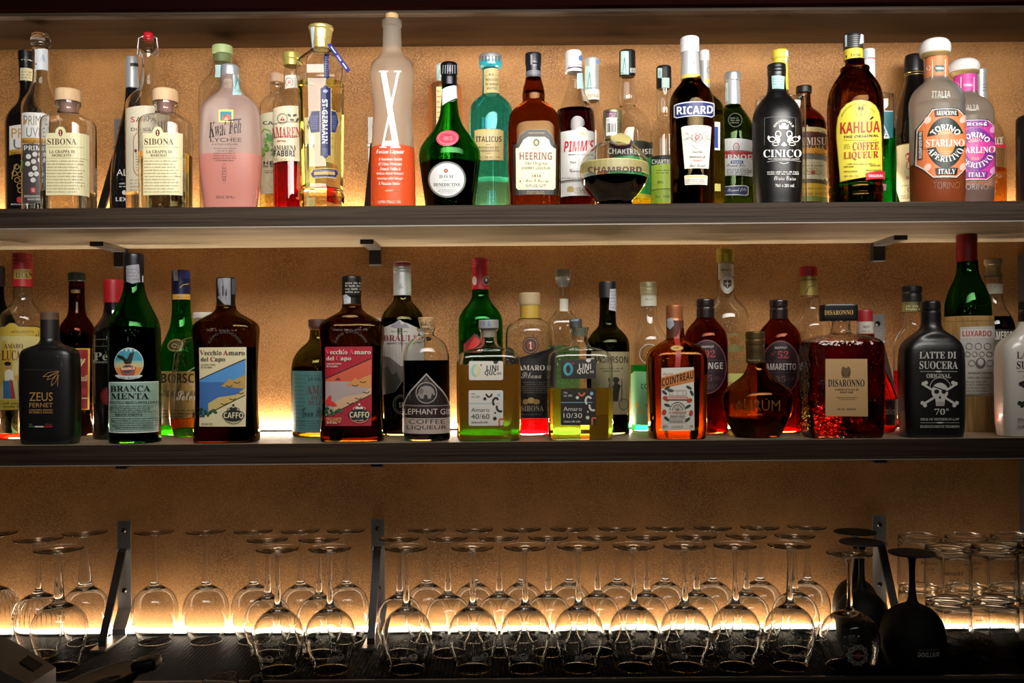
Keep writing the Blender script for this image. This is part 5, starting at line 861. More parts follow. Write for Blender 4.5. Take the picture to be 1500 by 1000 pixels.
chartr(126, 1.90, 'small clear bottle with yellow green herbal liqueur label left of the pastis', [(330, 40), (345, 38), (400, 38), (440, 42), (475, 40), (490, 36), (505, 46), (530, 62), (570, 72), (620, 75), (960, 75)], '#a6bf3c',
       [R(55, 704, 200, 752, '#20221c'), T('CHARTREUSE', 'b', 57, 716, 205, 742, '#eceae2'), R(55, 752, 200, 884, '#b3cf45'), MT(80, 768, 150, 795, 2, '#4a5a20', 8), T('40%', 'b', 86, 832, 118, 848, '#2f3a18'), MT(76, 852, 116, 858, 1, '#3a4a1c'), R(55, 884, 200, 888, '#2a2c1c'), R(55, 888, 200, 960, '#a2c23c'), T('70 cl', 'o', 75, 912, 100, 926, '#30400f'), T('LIQUEUR', 'b', 120, 912, 190, 926, '#30400f')], (tint((.72, .85, .15)), 890), [(213, 34), (218, 41), (330, 41)], stamp(88, 222, 112, 276) + [R(110, 275, 150, 330, '#b8d2cc')])
view(730, 60, 4.0)
b = BT('round globe bottle of dark raspberry liqueur with gold belt and wax medallion', 681, 0, [(572, 48), (590, 58), (602, 92), (622, 128), (650, 160), (690, 188), (730, 200), (765, 203), (805, 200), (850, 184), (895, 148), (925, 116), (945, 106), (960, 104)], CLEAR, 1, (tint((.16, .005, .012)), 812))
b.cap('cap', [(408, 49), (412, 56), (470, 57), (474, 54), (578, 50)], ink('#8f8a62', .35, .7), [R(634, 414, 698, 448, '#4b1c3a'), MT(640, 420, 692, 444, 2, '#b79ab0', 7), R(634, 450, 694, 556, '#e7e4e4')] + [R(640 + 5.4 * i, 482, 642.5 + 5.4 * i + (i % 3), 535, '#3a3036') for i in range(9)] + [MT(640, 456, 688, 476, 2, '#8a8088', 5)] +
      [L_([(700, 480 + 18 * i), (732, 496 + 18 * i)], 3, '#3f3a2a') for i in range(4)], cx=674, facet=12)
b.lab([R(470, 722, 892, 790, '#8f8553'), R(470, 722, 892, 727, '#b9ae76'), R(470, 785, 892, 790, '#b9ae76'), T('CHAMBORD', 'b', 527, 736, 840, 771, '#4a2238')], 'belt')
bm = bmesh.new(); disc_lathe(bm, [(0, .004), (.010, .0038), (.0155, .0032), (.0185, .0015), (.0185, -.001), (0, -.001)], 28)
for v in bm.verts:
    if abs((v.co.x ** 2 + v.co.y ** 2) ** .5 - .0185) < .001: v.co *= 1 + .06 * math.sin(5 * math.atan2(v.co.y, v.co.x))
bmesh.ops.rotate(bm, verts=bm.verts, matrix=Matrix.Rotation(math.radians(48), 3, 'X'), cent=(0, 0, 0)); q = b.uz(681)(713, 598)
bmesh.ops.translate(bm, verts=bm.verts, vec=(q[0], -.026, q[1])); link('wax_medallion', bm, ink('#cfc27c', .4, .3), b.root)
bm = bmesh.new(); disc_lathe(bm, [(0, .001), (.0215, .0005), (.0205, -.006), (0, -.006)], 24); bmesh.ops.rotate(bm, verts=bm.verts, matrix=Matrix.Rotation(math.radians(40), 3, 'X'), cent=(0, 0, 0))
bmesh.ops.translate(bm, verts=bm.verts, vec=(q[0], -.0225, q[1] - .002)); link('ribbon_rosette', bm, ink('#5a2748', .7), b.root)
bm = bmesh.new(); slab(bm, [(-.024, q[1] - .004), (-.031, q[1] - .016)], .012, .001); bmesh.ops.translate(bm, verts=bm.verts, vec=(q[0] - .001, 0, 0)); link('ribbon', bm, ink('#5a2748', .7), b.root, smooth=0)

view(940, 40, 3.704)
b = BT('dark pastis bottle with white cap and blue name plate with white lettering', 277, 0, [(272, 48), (300, 58), (325, 80), (355, 104), (390, 117), (430, 121), (960, 118)], glass((.33, .20, .07)), 1, (tint((.42, .30, .16)), 292))
b.cap('screw_cap', [(57, 44), (62, 50), (78, 51), (80, 49), (84, 51), (98, 51), (100, 49), (104, 51), (140, 51)], ink('#dedee0', .35), None, cx=268)
b.cap('neck_foil', [(140, 47), (262, 52), (284, 53)], ink('#cdcfd2', .3, .35), [R(215, 264, 324, 284, '#d8c060'), T('R', 'c', 268, 185, 290, 205, '#555'), MT(262, 212, 292, 222, 1, '#888')], cx=270)
b.lab([P([(176, 424), (190, 416), (376, 409), (394, 416), (394, 482), (378, 490), (192, 494), (176, 488)], '#dfe2ea'), P([(181, 428), (193, 421), (375, 414), (389, 420), (389, 478), (376, 485), (194, 489), (181, 483)], '#1c2a63'), T('RICARD', 'b', 192, 430, 386, 474, '#f2f2f4', skew=-6)], 'name_plate')
b.lab([P([(215, 545), (230, 537), (362, 535), (378, 543), (363, 768), (234, 768)], '#ddd8cc')] +
      [E_(300 + 52 * math.cos(t * .7), 590 + 34 * math.sin(t * .7), 13, 6, '#b4afa6', 10, t * 40) for t in range(9)] + [E_(300 + 28 * math.cos(t * .9), 596 + 20 * math.sin(t * .9), 10, 5, '#8f8b84', 10, t * 50 + 90) for t in range(7)] +
      [L_([(232, 612), (262, 598), (300, 630), (338, 598), (370, 612)], 2.5, '#9b968e'), L_([(275, 640), (300, 660), (325, 640)], 3, '#9b968e'), E_(301, 597, 13, 14, '#a8303a'), E_(301, 597, 7, 8, '#d98f8f'), T('PASTIS', 'b', 278, 672, 328, 683, '#3c3a38'), T('DE', 'n', 296, 688, 308, 694, '#3c3a38'), T('MARSEILLE', 'b', 262, 698, 342, 709, '#3c3a38'), T('FRANCE', 'b', 278, 717, 328, 727, '#b8505a'), T('Paul Ricard', 'c', 262, 738, 344, 758, '#3c3a38')])
b.lab([P([(232, 806), (240, 803), (350, 803), (358, 808), (356, 856), (236, 856)], '#d5cfc0'), R(243, 808, 345, 816, '#cdb968'), MT(240, 822, 352, 850, 3, '#6f6a60', 6)])
b = BT('green glass pastis bottle partly hidden behind the dark one with blue plate', 347, 1.868, [(330, 27), (360, 34), (385, 62), (415, 92), (450, 106), (960, 106)], OLIVE, 1, (tint((.55, .60, .2)), 470))
b.cap('screw_cap', [(128, 24), (133, 27), (185, 27)], ink('#d6d6d4', .35))
b.cap('neck_foil', [(185, 25), (280, 26), (331, 28)], ink('#c6c9c9', .3, .35), [R(345, 280, 376, 305, '#d8c060'), O_(362, 232, 9, 16, 2, '#555')])
b.lab([R(330, 515, 425, 668, '#dfe2ea'), R(335, 540, 414, 655, '#28439a'), R(330, 850, 428, 890, '#c9c06a')])
b = BT('dark green anise bottle with silver neck and white label with red band', 499, Bak, [(424, 42), (440, 48), (465, 66), (500, 90), (540, 106), (590, 113), (960, 112)], glass((.20, .34, .12)), 1, (tint((.25, .32, .10)), 620))
b.cap('screw_cap', [(248, 40), (252, 45), (292, 45), (294, 41)], ink('#b6bac0', .3, .6))
b.cap('neck_foil', [(294, 37), (425, 42)], ink('#d2d5d9', .25, .5), stamp(452, 300, 470, 400))
b.lab([P([(398, 618), (410, 612), (592, 612), (606, 622), (606, 800), (596, 812), (404, 812), (398, 806)], '#dfe0e0'), R(398, 684, 606, 720, '#b2242c'), R(398, 680, 606, 683, '#26357a'), R(398, 721, 606, 723, '#26357a'), T('PERNOD', 'b', 412, 690, 604, 716, '#ededee'), O_(514, 651, 17, 24, 4, '#a8242c'), T('LS', 's', 506, 642, 522, 660, '#a8242c'), R(484, 724, 550, 740, '#2c4a8c'), T('PARIS', 'b', 492, 727, 543, 737, '#ededee'),
       T('Pernod Fils', 'c', 462, 738, 560, 758, '#40404a'), MT(464, 764, 596, 800, 4, '#50505a', 7), ])
b.lab([O_(508, 503, 38, 38, 3, etch(.35)), MT(482, 485, 534, 522, 3, etch(.35), 8)], 'embossing')
b.lab([P([(430, 866), (566, 858), (580, 866), (580, 908), (566, 914), (430, 914)], '#d9dbe0'), P([(432, 870), (564, 862), (575, 870), (575, 904), (562, 909), (432, 909)], '#202a55'), T('Pernod fils', 'c', 465, 874, 568, 900, '#d9dbe0', skew=-6)])
b = BT('black coffee liqueur bottle with white crowned crest print and white lettering', 738, 0, [(264, 47), (330, 48), (362, 54), (385, 72), (415, 100), (450, 120), (490, 130), (560, 132), (880, 130), (960, 124)], ink('#0a090a', .36), 1)
b.cap('screw_cap', [(203, 44), (207, 49), (225, 50), (228, 47), (232, 50), (244, 50), (247, 47), (250, 50), (266, 49)], ink('#161616', .3))
b.lab([P([(706, 264), (776, 268), (772, 336), (710, 334)], '#9fc3c0'), MT(712, 272, 770, 330, 4, '#5f8f94', 8)], 'paper_seal')
W2 = '#dcdad6'
b.lab([L_([(668, 640), (668, 492), (835, 492), (835, 640)], 1.3, '#8d8b88'), ARC('ORIGINALE', 'b', 771, 560, 48, 12, -160, -20, W2), P([(748, 552), (744, 526), (756, 538), (762, 520), (771, 536), (780, 520), (786, 538), (798, 526), (794, 552)], W2)] +
      [O_(771 + s * 30, 580, 17, 20, 6, W2) for s in (-1, 1)] + [E_(771 + s * 32, 606, 12, 22, W2, 14, s * 20) for s in (-1, 1)] + [O_(771 + s * 62, 608, 20, 16, 5, W2) for s in (-1, 1)] + [O_(771 + s * 44, 634, 18, 10, 4, W2) for s in (-1, 1)] + [E_(771 + s * 80, 600, 6, 12, W2) for s in (-1, 1)] +
      [P([(755, 640), (771, 622), (788, 640), (771, 648)], W2), T('CINICO', 's', 664, 664, 862, 706, '#f0efec'), T('VERY ITALIAN ESPRESSO LIQUEUR', 'b', 688, 712, 852, 720, W2), L_([(684, 730), (858, 730)], 2, W2), L_([(748, 734), (771, 742), (796, 734)], 3, W2), MT(684, 778, 850, 800, 2, W2, 8, True), T('Olivier Cinico', 'c', 720, 806, 832, 832, W2), T('70cl. e 20% vol.', 'b', 726, 850, 826, 868, W2)], 'print')
b = BT('square clear bottle with yellow cap behind the black crested bottle', 757, 1.872, [(200, 40), (372, 44), (378, 70), (384, 118), (392, 128), (960, 128)], CLEAR, 1, None, dr=.5, n=7, k=.3)
b.cap('cap', [(128, 40), (133, 44), (172, 44), (174, 38), (200, 38)], ink('#e0cc45', .4), [R(778, 128, 800, 200, '#c4dbe0')])
b.lab([R(712, 200, 802, 345, '#e3d04a')], 'neck_label')
b = BT('squat brown cream liqueur bottle with banded tiramisu label', 885, Bak, [(358, 37), (362, 34), (430, 36), (448, 52), (475, 85), (505, 106), (545, 117), (960, 117)], glass((.45, .16, .08)), 1, (tint((.3, .10, .05)), 520))
b.cap('cork_stopper', [(322, 40), (326, 42), (358, 42)], ink('#1a1818', .35))
b.cap('neck_wrap', [(358, 33), (430, 35)], ink('#5a3b44', .5), [P([(846, 358), (884, 360), (882, 386), (850, 392)], '#a8c4bd')])
b.lab([R(772, 562, 1000, 586, '#d9c98c'), R(772, 586, 1000, 670, '#4a2a1e'), T('TIRAMISU', 's', 800, 596, 1000, 638, '#e9dfc0'), T('DI CASA', 's', 876, 640, 990, 666, '#d6b45c'), R(772, 671, 1000, 702, '#d79b34'), T('Autentico Piacere', 'i', 850, 678, 998, 694, '#5a3212'), R(772, 703, 1000, 733, '#6d6c5c'), MT(850, 710, 996, 728, 1, '#d5cfb4', 14), R(772, 733, 1000, 838, '#cfc49a')] +
      [O_(930 + 30 * math.cos(k), 788 + 18 * math.sin(k), 14, 9, 3, '#a7834a') for k in range(6)] + [E_(930, 788, 12, 10, '#a5482c'), MT(880, 742, 996, 758, 1, '#6a5a34', 9), R(772, 816, 1000, 838, '#ddd3b2')] + [P([(800 + 22 * k, 838), (811 + 22 * k, 820), (822 + 22 * k, 838)], '#7a6f52') for k in range(9)] +
      [R(772, 838, 1000, 860, '#5a4a30'), R(772, 860, 1000, 928, '#dfb12e'), MT(850, 868, 996, 880, 1, '#7a5210', 8), T('LIQUORE DOLCE', 's', 850, 896, 998, 916, '#6a3c10'), R(772, 928, 1000, 958, '#7d8a3e')] + [O_(820 + 26 * k, 574, 9, 8, 2, '#a5482c') for k in range(7)])

view(1160, 40, 3.704)
b = BT('dark brown coffee liqueur bottle with big yellow arched label and red lettering', 348, 0, [(178, 49), (205, 50), (214, 58), (221, 76), (234, 77), (242, 72), (262, 86), (300, 112), (345, 134), (400, 144), (470, 146), (800, 141), (846, 140), (860, 134), (874, 141), (898, 141), (910, 135), (924, 141), (960, 138)], glass((.34, .13, .035)), 1, (tint((.55, .36, .22)), 232), k=.35)
b.cap('screw_cap', [(42, 46), (46, 52), (120, 52), (126, 50)], ink('#1c1a1b', .35), [L_([(300, 52 + 11 * i), (386, 52 + 11 * i)], 1.5, '#8f8f8c') for i in range(6)] + [P([(286, 50), (300, 40), (302, 100), (290, 110)], '#bfd3da'), P([(372, 38), (390, 48), (388, 88), (366, 92)], '#c5cdea')], cx=340)
b.cap('neck_band', [(124, 50), (180, 50)], ink('#dcc93c', .45), [T('1936', 's', 318, 142, 372, 158, '#2c2510'), E_(296, 158, 6, 8, '#2c2510')], cx=340)
yl = [(247, 600), (247, 545), (252, 490), (268, 445), (295, 415), (335, 396), (380, 392), (425, 402), (455, 424), (474, 460), (482, 510), (486, 600), (488, 812), (266, 838)]
b.lab([P(yl, '#8a6b1c'), P([(x + (3 if x < 366 else -3), y + (3 if y < 600 else -3)) for x, y in yl], '#e0cd45'), O_(375, 455, 28, 40, 2.5, '#5a5220'), O_(375, 455, 21, 33, 1.5, '#5a5220'), P([(373, 484), (373, 446), (377, 446), (377, 484)], '#5a5220')] + [E_(375 + 11 * math.cos(t), 440 + 9 * math.sin(t), 9, 4, '#5a5220', 8, math.degrees(t)) for t in (0, .8, 2.4, 3.14, 4.0, 5.4)] +
      [ARC('VERACRUZ MEXICO', 'n', 365, 510, 90, 8, -165, -100, '#5a5220'), ARC('EST. 1936', 'n', 365, 510, 90, 8, -75, -30, '#5a5220'), T('KAHLUA', 'b', 268, 516, 474, 578, '#a8261f', skew=-8), L_([(424, 500), (440, 486)], 10, '#2d2212'), T('THE ORIGINAL', 'b', 283, 588, 468, 602, '#4a4018', skew=-8), MT(285, 608, 468, 616, 1, '#6a5f2c'),
       T('COFFEE', 's', 332, 624, 468, 668, '#a8261f', skew=-4), MT(288, 632, 322, 660, 3, '#6a5f2c', 5), T('LIQUEUR', 's', 286, 676, 466, 722, '#a8261f', skew=-6), MT(305, 736, 462, 744, 1, '#5a5220', 6), T('RUM SPIRIT', 'b', 288, 752, 338, 760, '#4a4018'), T('MEXICAN', 'b', 424, 746, 472, 754, '#4a4018'), T('PRODUCED IN', 'b', 288, 778, 355, 786, '#4a4018'), T('SINGLE ORIGIN', 'b', 400, 772, 474, 780, '#4a4018'), T('20% VOL. 70cl', 'n', 288, 802, 362, 811, '#4a4018'),
       P([(398, 794), (404, 790), (500, 786), (496, 832), (398, 830), (404, 812)], '#c02436'), T('ORIGINAL', 'b', 414, 800, 486, 814, '#f4dfe0')])
b = BT('square green liqueur bottle with teal band behind the yellow labelled one', 424, 1.861, [(280, 32), (352, 34), (362, 70), (375, 118), (392, 127), (960, 127)], CLEAR, 1, (tint((.03, .62, .16)), 562), dr=.55, n=7, k=.3)
b.cap('screw_cap', [(122, 30), (127, 33), (285, 33)], ink('#dcdedd', .35), [R(388, 172, 460, 178, '#b0304a'), R(398, 122, 414, 170, '#b5c8cc')])
b.lab([R(300, 455, 548, 600, '#0d6b74'), L_([(300, 456), (548, 456)], 4, '#d9e0e0'), P([(440, 572), (486, 500), (530, 598), (524, 604), (440, 604)], '#cfdadb'), P([(446, 574), (486, 512), (520, 592), (446, 592)], '#0d6b74'), T('A', 'b', 500, 560, 522, 592, '#e2e9ea')])
b.lab([T('e', 'b', 486, 700, 500, 716, '#d9e0e0'), R(470, 850, 512, 885, '#8d6a6a')], 'print')
view(1300, 40, 3.704)
b = BT('black shouldered herb bitter bottle with cream label and red gothic letters', 152, Bak + .012, [(244, 50), (300, 52), (350, 68), (420, 88), (500, 102), (570, 110), (600, 112), (625, 104), (650, 106), (960, 106)], ink('#100d0c', .14, 0, 1), 1)
b.cap('cap', [(150, 34), (156, 48), (246, 52), (250, 49)], ink('#1d1b1c', .3, .2), None, cx=150, k=.4)
b.cap('gold_rings', [(250, 52), (254, 53), (256, 50), (262, 50), (264, 53), (268, 53)], ink('#a98f4a', .3, .8))
b.lab([R(68, 632, 246, 950, '#8a7434'), R(71, 636, 243, 950, '#ddd2a6'), T('Fernet', 'f', 102, 680, 240, 770, '#b0302c'), T('RAMA', 's', 104, 805, 180, 824, '#b0302c'), MT(84, 850, 150, 862, 1, '#7a6c40', 7), O_(124, 880, 12, 14, 3, '#b0302c'), MT(84, 905, 200, 930, 2, '#7a6c40', 7)])
def starlino(cx, cy0, k, Y, label, c1, c2, c3, top, liq, neckc, dxl):
    """cx centre, cy0 row of the cap top, k size factor"""
    f = lambda y: cy0 + (y - 70) * k
    b = BT(label, cx, Y, [(f(166), 58), (f(280), 60), (f(298), 66), (f(322), 98), (f(352), 124), (f(390), 139), (f(425), 143), (f(432), 139), (f(890), 140), (f(960), 136)], frost('#c3c2b8', .32, .25), 1, liq)
    b.cap('cork_ring', [(f(146), 76), (f(152), 78), (f(168), 60)], ink('#b59a62', .4, .3), None, cx=cx - 6)
    b.cap('rounded_cap', [(f(68), 48), (f(76), 66), (f(98), 80), (f(125), 82), (f(146), 77)], ink('#e6e3df', .3, 0, .4), None, cx=cx - 7, k=.42)
    b.cap('neck_label', [(f(170), 59), (f(282), 61)], ink(c1, .5), [R(cx - 28, f(172), cx - 24, f(282), '#efe9e4'), R(cx + 40, f(172), cx + 44, f(282), '#efe9e4'), P([(cx - 18, f(222)), (cx - 8, f(205)), (cx + 30, f(205)), (cx + 38, f(222)), (cx + 30, f(240)), (cx - 8, f(240))], neckc), T('TORINO', 'b', cx - 12, f(217), cx + 34, f(229), '#f2eee8'), O_(cx - 42, f(218), 8, 12, 2, '#f2eee8')])
    X = cx + dxl
    g = lambda x, y: (X + (x - 320), f(y))
    octo = [(183, 545), (250, 440), (410, 440), (412, 818), (258, 818), (180, 742)]
    octo = [(-140, 545), (-70, 440), (70, 440), (132, 530), (134, 740), (62, 820), (-66, 820), (-142, 742)]
    pol = lambda s: [(X + x * s, f(630 + (y - 630) * s)) for x, y in octo]
    b.lab([P(pol(1), '#25221f'), P(pol(.975), '#e7e2da'), P(pol(.95), c1)] + [E_(X + s * 92, f(630 + t * 128), 16, 22, '#f0c9b8' if top == 'ARANCIONE' else '#f0a8d8', 10, 30) for s in (-1, 1) for t in (-1, 1)] +
          [E_(X, f(625), 97, 138 * k, c2, 44), E_(X, f(625), 52, 74 * k, c3, 36)] + [L_([(X, f(600)), (X + 44 * math.cos(math.radians(a)), f(600) + 44 * math.sin(math.radians(a)))], 3, '#f2ddc8') for a in range(-165, -10, 18)] +
          [R(X - 110, f(596), X + 108, f(660), c1), T('STARLINO', 's', X - 98, f(608), X + 94, f(648), '#f6f2ec'), ARC('TORINO', 'b', X, f(620), 62, 32 * k, -150, -30, '#f6f2ec'), ARC('APERITIVO', 's', X, f(632), 66, 34 * k, 160, 20, '#f6f2ec'),
           P([(X - 56, f(448)), (X + 62, f(448)), (X + 68, f(482)), (X - 52, f(486))], '#191514' if top == 'ARANCIONE' else c2), T(top, 's', X - 48, f(453), X + 58, f(478), '#f2eee8'),
           P([(X - 52, f(764)), (X + 64, f(764)), (X + 58, f(800)), (X - 46, f(800))], '#191514' if top == 'ARANCIONE' else c2), T('ITALY', 's', X - 38, f(768), X + 52, f(796), '#f2eee8'), MT(X - 28, f(672), X + 28, f(690), 2, '#f2ddc8', 5, True), R(X - 130, f(560), X - 112, f(712), '#191514' if top == 'ARANCIONE' else c2), T('PER UN BUON APERITIVO', 'b', X - 127, f(564), X - 115, f(708), '#f2eee8', rot=90)])
    b.lab([T('ITALIA', 'b', cx - 30, f(345), cx + 70, f(382), frost('#e9e6dc', .8, .25))], 'embossing')
    b.lab([T('TORINO', 'n', cx - 25, f(838), cx + 120, f(876), ink('#8f5136' if top == 'ARANCIONE' else '#9a8a84', .4))], 'embossing')
    return b
starlino(272, 70, 1.0, 0, 'frosted aperitif bottle with white rounded cap and orange octagonal label', '#e07f4c', '#27312c', '#e8862f', 'ARANCIONE', (cloudy('#a8481c', (.8, .4, .2), .92), 744, frost('#b0643c', .4, .3)), '#1f5a58', 42)
starlino(427, 180, .87, Mid + .005, 'frosted aperitif bottle with white rounded cap and magenta octagonal label', '#d03f9c', '#7d2a92', '#e0408e', 'ROSÉ', (cloudy('#9a8076', (.8, .6, .55), .7), 880, frost('#9a857c', .35, .3)), '#e0559e', 50)
b = BT('small amber bottle with silver neck behind the magenta labelled aperitif', 510, Bak, [(396, 33), (430, 40), (475, 58), (530, 88), (590, 114), (650, 126), (960, 124)], CLEAR, 1, (tint((.88, .58, .2)), 780), k=.42)
b.cap('neck_foil', [(228, 28), (232, 33), (255, 33), (258, 31), (398, 33)], ink('#c8cac8', .35, .5), [MT(515, 300, 538, 350, 3, '#6a6a6a', 8)])
b.lab([P([(400, 648), (632, 640), (634, 662), (400, 672)], '#c22e40'), T('LA DOLCE', 's', 520, 596, 622, 636, '#dcd6cc'), P([(540, 685), (575, 688), (570, 740), (540, 744)], '#c22e40')] + [O_(rnd.uniform(430, 620), rnd.uniform(690, 920), 9, 9, 3, etch(.35)) for i in range(26)])
b = BT('black rounded bottle cut off by the right edge of the upper shelf', 792, Mid + .02, [(440, 30), (474, 32), (480, 66), (490, 80), (510, 84), (960, 84)], ink('#131216', .35), 1, k=.4)
b.cap('cap', [(380, 32), (440, 32)], ink('#1a1a1c', .4))
# ================================================================== bottles of the middle shelf
BLACKG = ink('#0b0a0a', .14, 0, 1); SATIN = ink('#100f0f', .38, 0, .15)
view(0, 340, 2.941)
b = BT('dark green bottle with black cap cut off by the left edge of the middle shelf', -16, Bak, [(230, 34), (300, 36), (350, 58), (390, 80), (430, 84), (880, 84)], DKGRN, 2, (SOOT, 420))
b.cap('screw_cap', [(145, 34), (150, 40), (232, 40)], ink('#161616', .4))
b = BT('clear bittersweet liqueur bottle with ridged red cap and yellow label with a woman', 104, 1.875, [(234, 38), (290, 38), (312, 46), (332, 68), (352, 88), (385, 96), (890, 93)], CLEAR, 2, (tint((.75, .10, .04)), 868))
b.cap('screw_cap', [(92, 38), (97, 41), (110, 41), (112, 39), (115, 41), (128, 41), (130, 39), (133, 41), (152, 41), (236, 41)], ink('#b3262c', .35), [R(62, 160, 148, 202, '#b99a4a'), T('LUCANO', 's', 70, 172, 142, 196, '#2d1d12'), T('AMARO', 'n', 85, 164, 125, 171, '#5a2a1a')], k=.2)
b.lab([P([(2, 408), (22, 402), (40, 388), (66, 388), (84, 402), (150, 404), (162, 412), (162, 752), (150, 766), (2, 766)], '#1d1a16'), P([(2, 412), (24, 406), (42, 392), (64, 392), (82, 406), (148, 408), (158, 416), (158, 750), (148, 762), (2, 762)], '#c5a83f'), P([(6, 448), (158, 448), (158, 720), (6, 720)], '#cfc07c'), T('ANTICA RICETTA', 'n', 50, 424, 140, 434, '#3b2a14'),
       T('AMARO', 's', 20, 480, 98, 500, '#5e2018'), T('LUCANO', 's', 12, 508, 132, 552, '#6d1f1c')] +
      [P([(18, 640), (30, 622), (44, 630), (62, 700), (66, 716), (18, 716)], '#3f6f9c'), P([(44, 632), (56, 640), (68, 716), (50, 716)], '#a83a34'), P([(24, 600), (40, 588), (58, 600), (62, 636), (24, 640)], '#e6ddc4'), E_(38, 576, 12, 15, '#b88a64'), E_(36, 566, 14, 9, '#2a1c14'), P([(60, 620), (92, 612), (100, 626), (70, 640)], '#c9a24c'), P([(76, 640), (120, 632), (132, 700), (80, 704)], '#a89858'), MT(20, 728, 150, 756, 2, '#3a5a34', 9)])
b = BT('dark red brown bottle with black cap and red label edged in yellow', 336, Bak, [(208, 31), (350, 33), (375, 48), (400, 66), (430, 75), (880, 75)], glass((.25, .06, .03)), 2, (SOOT, 430))
b.cap('screw_cap', [(174, 33), (178, 36), (208, 36), (212, 32)], ink('#26301f', .45))
b.lab([R(305, 245, 345, 262, '#2a1a14'), T('AVERNA', 'b', 308, 250, 342, 262, '#b98a3a'), T('AMARO', 'n', 328, 300, 336, 345, '#b9ae9a', rot=90)], 'neck_print')
b.lab([P([(292, 500), (378, 500), (378, 765), (292, 765)], '#c9a63c'), R(292, 505, 373, 760, '#8e1f24'), R(340, 672, 370, 700, '#b03038'), T('asil', 'o', 346, 615, 372, 642, '#d7c9a0'), T('y', 'c', 340, 545, 366, 580, '#d7c9a0'), R(325, 712, 372, 718, '#d7c9a0')])
b = BT('black bitter bottle with red cap and grey lettering left of the green mint bottle', 495, 1.85, [(302, 38), (355, 42), (385, 60), (415, 80), (450, 88), (880, 88)], BLACKG, 2)
b.cap('screw_cap', [(205, 38), (210, 41), (304, 41)], ink('#a5161f', .4))
b.lab([O_(470, 706, 36, 40, 3, '#6d1a20'), E_(470, 706, 30, 34, '#7f1b22')], 'red_seal')
b.lab([R(408, 460, 580, 464, '#4f4a3a'), T('Petrus', 's', 408, 518, 560, 552, '#a39e90'), T('Boonekamp', 'n', 408, 552, 540, 568, '#a39e90'), R(408, 490, 580, 493, '#4f4a3a')])
b = BT('matte black flat bottle with gold lettering and gold leaf drawing', 219, 0, [(372, 36), (450, 37), (470, 40), (485, 52), (497, 88), (508, 110), (540, 120), (870, 120), (905, 114)], SATIN, 2, dr=.55, n=4)
b.cap('cap_ring', [(372, 38), (377, 38)], ink('#6b4d33', .5))
b.cap('wooden_cap', [(345, 34), (349, 37), (373, 37)], ink('#5d4230', .6))
b.cap('neck_wrap', [(376, 37.5), (458, 38.5)], ink('#171312', .5), [L_([(190 + 7 * i, 380), (190 + 7 * i, 450)], 1, '#3a3330') for i in range(9)])
GO = '#b88a4e'
b.lab([T('ZEUS', 'n', 128, 690, 228, 727, GO), T('FERNET', 'n', 128, 735, 228, 754, GO), T('LIQUORE AMARO', 'b', 128, 762, 228, 770, GO), T('DI ERBE E RADICI', 'b', 128, 772, 228, 780, GO), L_([(108, 592), (250, 592)], 1, '#5a4a38'),
       L_([(186, 622), (210, 604), (240, 600), (254, 598)], 2, GO), L_([(186, 622), (215, 620), (254, 600)], 2, GO), L_([(204, 636), (228, 628), (252, 604)], 2, GO), L_([(204, 636), (214, 618), (240, 606)], 2, GO), L_([(222, 662), (240, 645), (252, 612)], 2, GO), L_([(222, 662), (224, 640), (244, 616)], 2, GO), L_([(248, 664), (250, 636), (252, 612)], 2, GO),
       R(128, 834, 154, 840, '#2e6b45'), R(154, 834, 190, 840, '#d9d4c8'), R(190, 834, 228, 840, '#a8252e'), T('70cl', 'n', 128, 824, 142, 831, '#8a7a60'), T('43%vol', 'n', 196, 824, 224, 831, '#a8453e')], 'print')
b = BT('green mint liqueur bottle with round eagle emblem and pale green label', 583, 0, [(215, 41), (250, 44), (290, 56), (335, 78), (375, 97), (410, 107), (460, 109), (880, 107)], GREEN, 2, (tint((.015, .02, .01)), 412))
b.cap('cap', [(92, 38), (98, 42), (216, 42)], ink('#17181a', .3, .2), [P([(545, 146), (598, 138), (602, 214), (572, 222), (546, 212)], '#8f8d92'), MT(548, 150, 598, 208, 4, '#6a686e', 10), R(606, 186, 626, 214, '#d0cfcb')])
eg = lambda y: '#3f93a6' if y < 545 else '#7fb7a8' if y < 560 else '#c9b47c' if y < 580 else '#d88a3e'
b.lab([E_(556, 565, 62, 68, '#c6d3cf', 40)] + [P([(556 - (59 ** 2 - ((y - 565) * 59 / 65) ** 2) ** .5, y), (556 + (59 ** 2 - ((y - 565) * 59 / 65) ** 2) ** .5, y), (556 + (59 ** 2 - ((y + 10 - 565) * 59 / 65) ** 2) ** .5, y + 10), (556 - (59 ** 2 - ((y + 10 - 565) * 59 / 65) ** 2) ** .5, y + 10)], eg(y)) for y in range(503, 620, 10)] +
      [E_(553, 598, 30, 28, '#9a4a3a', 28), E_(550, 590, 24, 16, '#2f4a4e', 20), P([(505, 528), (530, 532), (548, 548), (560, 522), (580, 514), (572, 536), (562, 556), (566, 566), (540, 568), (532, 550), (512, 540)], '#1d140e'), P([(520, 586), (586, 580), (586, 592), (520, 598)], '#b8342c'), T('BRANCA', 'b', 526, 583, 582, 594, '#f0e6d8', skew=-3),
       O_(556, 612, 58, 22, 16, '#c9cfcb', 28, 10, 170), MT(512, 620, 600, 634, 1, '#5a5a5a', 8)], 'emblem')
